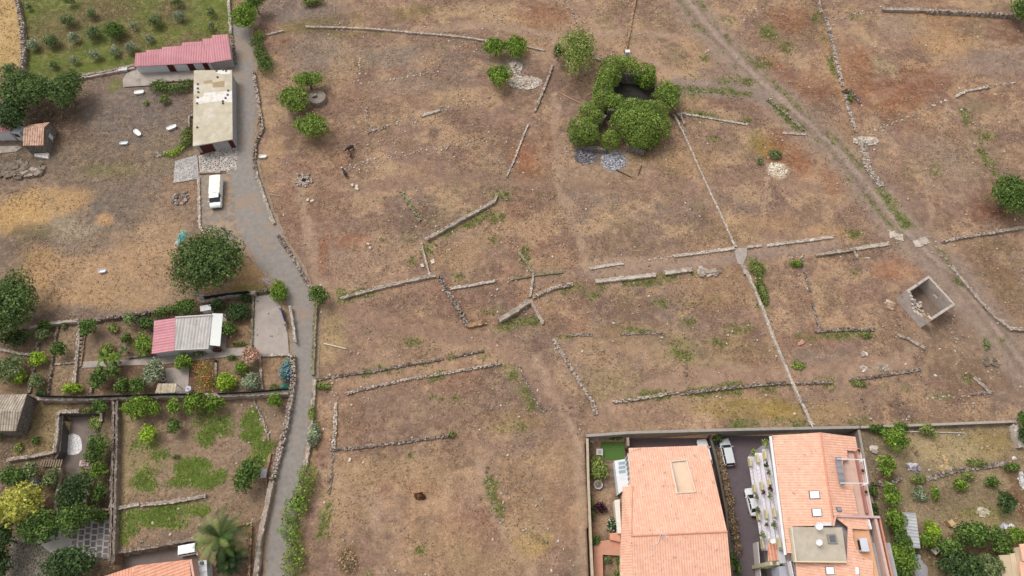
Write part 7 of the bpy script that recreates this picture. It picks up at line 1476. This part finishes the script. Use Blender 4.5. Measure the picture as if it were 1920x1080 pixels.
# turquoise covered heap
def tarp(px, py, lobes, label, name='tarpaulin', cat='tarpaulin'):
    c = G(px, py, .4); r = tag(empty(name, (c.x, c.y, 0)), label, cat)
    for nm, dx, dy, rx, ry, h, colr, sd_ in lobes:
        q = MB(alb(colr)); n, mm = 22, 7; g = random.Random(sd_); ph = [g.random()*6 for _ in range(4)]
        def pt(i, j):
            a = 6.283*i/n; u = j/mm; k = 1+.10*math.sin(a*3+ph[0])+.07*math.sin(a*7+ph[1]); return (dx+math.cos(a)*rx*u*k, dy+math.sin(a)*ry*u*k, max(.02, h*(1-u**2.2)*(1+.12*math.sin(a*5+ph[2]+u*6))))
        for i in range(n):
            for j in range(mm): q.face([pt(i, j), pt(i, j+1), pt(i+1, j+1), pt(i+1, j)])
        q.build(nm, M_METAL, r, smooth=True)
    return r
tarp(339, 445, [('cover', 0, 0, .75, 1.15, 1.0, (136, 206, 196), 1), ('hood', .35, 1.1, .6, .5, .8, (190, 226, 206), 2), ('white_sack', -.65, -1.3, .35, .8, .4, (232, 222, 214), 3)], 'turquoise tarpaulin over a heap with a white sack, beside the large tree')
tarp(1713, 1041, [('cover', 0, 0, .55, .5, .7, (110, 206, 190), 4), ('white_chair_cover', .9, -.2, .25, .35, .5, (222, 226, 220), 5)], 'turquoise tarpaulin bundle below the tin shed'); tarp(1875, 1072, [('cover', 0, 0, .5, .9, .7, (44, 54, 86), 6)], 'dark blue tarpaulin beside the beige carport')
tarp(1728, 1066, [('cover', 0, 0, 1.0, 1.5, .25, (176, 172, 176), 7)], 'crumpled grey sheet at the bottom of the east garden'); tarp(1742, 1064, [('cover', 0, 0, .5, .3, .2, (224, 222, 210), 8)], 'small white plastic sheet under the yellow green tree') if 0 else None
tarp(1905, 858, [('cover', 0, 0, .4, .3, .3, (226, 224, 222), 9)], 'white plastic bag on the right wall of the east garden'); tarp(1900, 986, [('cover', 0, 0, .5, .35, .3, (232, 232, 228), 12)], 'white sack lying between two small trees at the right'); tarp(535, 723, [('cover', 0, 0, 1.0, .4, .4, (70, 140, 120), 13)], 'green plastic sheet in the hydrangea bed corner')
tarp(61, 908, [('cover', 0, 0, .8, .9, .3, (84, 100, 140), 14)], 'blue plastic sheet behind the yellow crowned tree')
# round basin, pots, tables
def lathe_thing(px, py, z, prof, colr, label, name, cat, part='bowl', inner=None):
    c = G(px, py, z+.4); r = tag(empty(name, (c.x, c.y, z)), label, cat); q = MB(alb(colr)); q.lathe((0, 0, 0), prof, 24); q.build(part, M_ATTR, r)
    if inner: q = MB(alb(inner[2])); q.lathe((0, 0, inner[1]), [(inner[0], 0), (inner[0]*.5, .05), (.08, .25)], 16); q.build('centre', M_ATTR, r)
    return r
lathe_thing(1121.5, 909, -2, [(.5, 0), (.68, .5), (.7, .6), (.6, .6), (.55, .45)], (206, 196, 190), 'round stone basin on the brown soil of the apartment garden', 'stone_basin', 'basin', inner=(.5, .46, (140, 128, 122)))
lathe_thing(307, 712, 0, [(.2, 0), (.36, .6), (.38, .65), (.28, .65), (.26, .4)], (226, 220, 214), 'white round pot on the barbecue terrace', 'round_pot', 'pot', 'body', (.22, .42, (90, 80, 70)))
lathe_thing(354, 730, 0, [(.5, 0), (.5, .7), (.42, .74)], (206, 208, 220), 'pale blue round water tank beside the flowering hedge', 'water_tank', 'tank', 'body', (.1, .74, (180, 184, 200)))
lathe_thing(404, 677, 0, [(.16, 0), (.26, .5), (.2, .5)], (40, 32, 30), 'dark flower pot at the top of the flowering hedge', 'flower_pot', 'pot', 'body', (.12, .45, (120, 100, 80)))
def boxthing(px, py, z, parts, label, name, cat, rz=0):
    c = G(px, py, z+.3); r = tag(empty(name, (c.x, c.y, z), rz), label, cat)
    for nm, ce, sz, colr in parts: q = MB(alb(colr)); q.box(ce, sz, jit=.01); q.build(nm, M_PLAIN, r)
    return r
boxthing(1124, 848, -2, [('slab', (0, 0, .55), (1.05, 1.0, .1), (206, 198, 194)), ('pedestal', (0, 0, .25), (.5, .5, .5), (170, 160, 156)), ('lid', (0, 0, .64), (.5, .45, .08), (170, 162, 160))], 'square pale stone table at the edge of the artificial lawn', 'garden_table', 'table')
boxthing(1175, 105, 0, [('body', (0, 0, .8), (.8, .6, 1.6), (214, 216, 224)), ('roof', (0, 0, 1.65), (.95, .75, .1), (240, 240, 244))], 'white meter cabinet at the end of the straight tan wall', 'meter_cabinet', 'cabinet')
boxthing(1783, 981, 0, [('seat', (0, 0, .45), (.9, .8, .12), (214, 184, 140)), ('backrest', (-.55, .2, .5), (.12, .9, .8), (196, 164, 120)), ('shelf', (.3, -.6, .25), (.9, .6, .1), (200, 170, 130))], 'broken wooden armchair in the lower east garden', 'wooden_armchair', 'chair', .5)
boxthing(1720, 850, 0, [('seat', (0, 0, .3), (.6, .5, .05), (150, 130, 108)), ('leg', (-.3, -.22, .15), (.06, .06, .3), (120, 100, 84)), ('leg', (.3, -.22, .15), (.06, .06, .3), (120, 100, 84)), ('leg', (-.3, .22, .15), (.06, .06, .3), (120, 100, 84)), ('leg', (.3, .22, .15), (.06, .06, .3), (120, 100, 84)), ('backrest', (0, .3, .5), (.6, .05, .4), (140, 120, 98))], 'brown garden chair fallen in the upper east garden', 'garden_chair', 'chair', .7)
boxthing(1751, 1032, 0, [('top', (0, 0, .8), (1.1, .9, .06), (222, 220, 200)), ('frame', (0, 0, .4), (.9, .7, .75), (150, 140, 120))], 'cream topped table under the small citrus trees', 'garden_table', 'table', .6)
boxthing(289, 1052, -1.5, [('grate', (0, 0, .06), (.5, 1.0, .05), (40, 36, 50)), ('rim', (0, 0, .04), (.6, 1.1, .04), (130, 124, 122))], 'dark drain grate in the white car yard', 'drain_grate', 'drain') if 0 else None
boxthing(497, 889, 0, [('body', (0, 0, .5), (.8, 1.2, 1.0), (170, 160, 160)), ('lid', (0, 0, 1.03), (.95, 1.35, .08), (196, 190, 190))], 'grey concrete box at the rubble wall behind the bushy tree', 'concrete_box', 'box')
boxthing(232, 131, 0, [('body', (0, 0, .3), (1.6, .9, .6), (190, 186, 186)), ('lid', (0, 0, .64), (1.7, 1.0, .08), (214, 212, 212))], 'pale concrete box between the two parallel copings', 'concrete_box', 'box', .1)
# slatted bridge over the little stair
r = thing('slatted_footbridge', G(95, 868), 0, 'row of wooden slats below the L shaped parapet', 'footbridge')
for i in range(9): q = MB(alb((150, 132, 112))); a, c = G(77+i*4.6, 863, .5), G(79+i*4.6, 874, .5); q.box((a+c)/2, (.2, 1.1, .1)); q.build('slat', M_ATTR, r, local=r)
q = MB(alb((110, 96, 84))); q.tube([G(76, 874, .42), G(116, 871, .42)], .06, seg=6); q.tube([G(76, 864, .42), G(114, 862, .42)], .06, seg=6); q.build('rails', M_ATTR, r, local=r)
# garden steps
r = thing('garden_steps', G(152, 655), 0, 'narrow flight of garden steps with dark risers between two walls', 'steps')
for i in range(9): q = MB(alb((140, 126, 112))); a = G(153.5-i*.55, 628+i*7.2, .3); q.box((a.x, a.y, .35-.03*i), (.62, .42, .5-.04*i), .05, jit=.03); q.build('step', M_ATTR, r, local=r)
# blue gate
r = thing('blue_gate', G(529, 590), 0, 'dark blue sliding gate between the concrete yard and the lane', 'gate')
a, c = G(525, 577, 1.6), G(534, 606, 1.6); d = (c-a).normalized(); n = Vector((-d.y, d.x, 0))*.05
q = MB(alb((52, 64, 104))); q.prism([a+n, a-n, c-n, c+n], .15, 1.5); q.build('leaf', M_METAL, r, local=r); q = MB(alb((110, 126, 160))); q.tube([a, c], .06, seg=6); q.build('top_rail', M_METAL, r, local=r)
for t_ in (a, c): q = MB(alb((170, 160, 150))); q.box((t_.x, t_.y, .9), (.35, .35, 1.8)); q.build('gate_post', M_CONC, r, local=r)
# satellite dishes, aircon unit on the apartment roof
def dish(px, py, z, s, label, tz=.3):
    c = G(px, py, z); r = tag(empty('satellite_dish', (c.x, c.y, z-1.0)), label, 'satellite dish', 'white satellite dishes on the apartment block')
    q = MB((.82, .82, .82)); q.lathe((0, 0, 0), [(s*.25, 0), (s*.6, .05), (s*.9, .14), (s, .2), (s*.9, .17), (s*.5, .07), (.05, .03)], 20); o = q.build('dish', M_METAL, r); o.location = (0, 0, 1.0); o.rotation_euler = (R(18), R(-8), 0)
    q = MB((.6, .6, .6)); q.tube([(0, 0, -.4), (0, 0, 1.0)], .05, seg=6); q.build('mast', M_METAL, r); q = MB((.5, .5, .5)); q.tube([(0, -s*.8, 1.1), (0, -.1, 1.5)], .025, seg=5); q.build('feed_arm', M_METAL, r)
dish(1535, 985.5, 11.2, .5, 'larger satellite dish at the back edge of the flat beige deck'); dish(1535, 1016, 10.9, .42, 'satellite dish in the middle of the flat beige deck'); dish(1448, 1013, 6.8, .38, 'satellite dish over the small orange porch roof')
boxthing(1617, 1022, 8.8, [('casing', (0, 0, .5), (1.0, 1.7, .8), (214, 214, 222)), ('fan_grille', (-.52, 0, .5), (.04, 1.2, .6), (60, 56, 56))], 'white air conditioning unit on the orange rear terrace', 'aircon_unit', 'air conditioner')
boxthing(1550, 983, 9.9, [('tank', (0, 0, .3), (1.1, .4, .35), (232, 228, 226)), ('bracket', (0, 0, .05), (.9, .3, .1), (150, 140, 136))], 'small white solar tank beside the larger satellite dish', 'solar_tank', 'tank')
boxthing(1561, 1010, 9.9, [('hatch', (0, 0, .12), (1.2, 1.2, .24), (150, 146, 140)), ('lid', (0, 0, .28), (.7, .8, .08), (110, 110, 112))], 'grey hatch on the flat beige deck', 'roof_hatch', 'hatch')
# potted plants on the balconies and parapet
PG = 'potted plants of the apartment balconies'
for x, y, z, s, pl, lb in ((1435, 832, 7.4, .55, 'pale', 'tall light green plant at the top corner of the upper balcony'), (1413, 849, 1.6, .5, 'pale', 'yellow green plant at the top corner of the lowest balcony'), (1442, 886, 7.2, .4, 'olive', 'grey green plant on the upper balcony rail above the dark red one'), (1437, 872, 7.2, .38, 'dark', 'dark trailing plant near the top of the upper balcony'), (1444, 915, 7.2, .42, 'purple', 'dark purple plant on the upper balcony rail'), (1444, 930, 7.2, .4, 'mid', 'green plant under the dark purple one'), (1419, 932, 1.4, .38, 'olive', 'round grey green plant above the white hatchback'), (1421, 956, 1.4, .42, 'olive', 'round plant over the tail of the white hatchback'), (1432, 924, 4.2, .3, 'purple', 'small dark red plant on the middle balcony'), (1451, 984, 7.2, .5, 'olive', 'long grey green plant low on the upper balcony'), (1429, 1003, 1.6, .5, 'pale', 'spiky plant at the lower end of the lowest balcony'), (1438, 984, 4.2, .3, 'dark', 'small dark plant low on the middle balcony')):
    c = G(x, y, z); r = tag(empty('potted_plant', (c.x, c.y, z-.75)), lb, 'potted plant', PG); g = np.random.default_rng(x); Vv, F, Cc = leaves(crownlobes(Vector((0, 0, .75)), s, s*1.2, s*.9, 4, g), pl, .2, 1, x); npmesh('leaves', Vv, F, Cc, M_LEAF, r)
    q = MB(alb((170, 110, 84))); q.lathe((0, 0, 0), [(.14, 0), (.2, .4), (.15, .4)], 10); q.build('pot', M_PLAIN, r)
for x, y, lb in ((1610, 845, 'round dark terracotta pot at the top of the east roof parapet'), (1617, 883, 'terracotta pot inside the pergola on the east roof parapet'), (1623, 923, 'pale terracotta pot low on the east roof parapet')):
    c = G(x, y, 9.3); r = tag(empty('planter_pot', (c.x, c.y, 8.9)), lb, 'planter'); q = MB(alb((196, 150, 130))); q.lathe((0, 0, 0), [(.22, 0), (.34, .5), (.24, .5)], 14); q.build('pot', M_PLAIN, r); q = MB((.03, .035, .02)); q.lathe((0, 0, .5), [(.24, 0), (.1, .1)], 10); q.build('soil', M_ATTR, r)
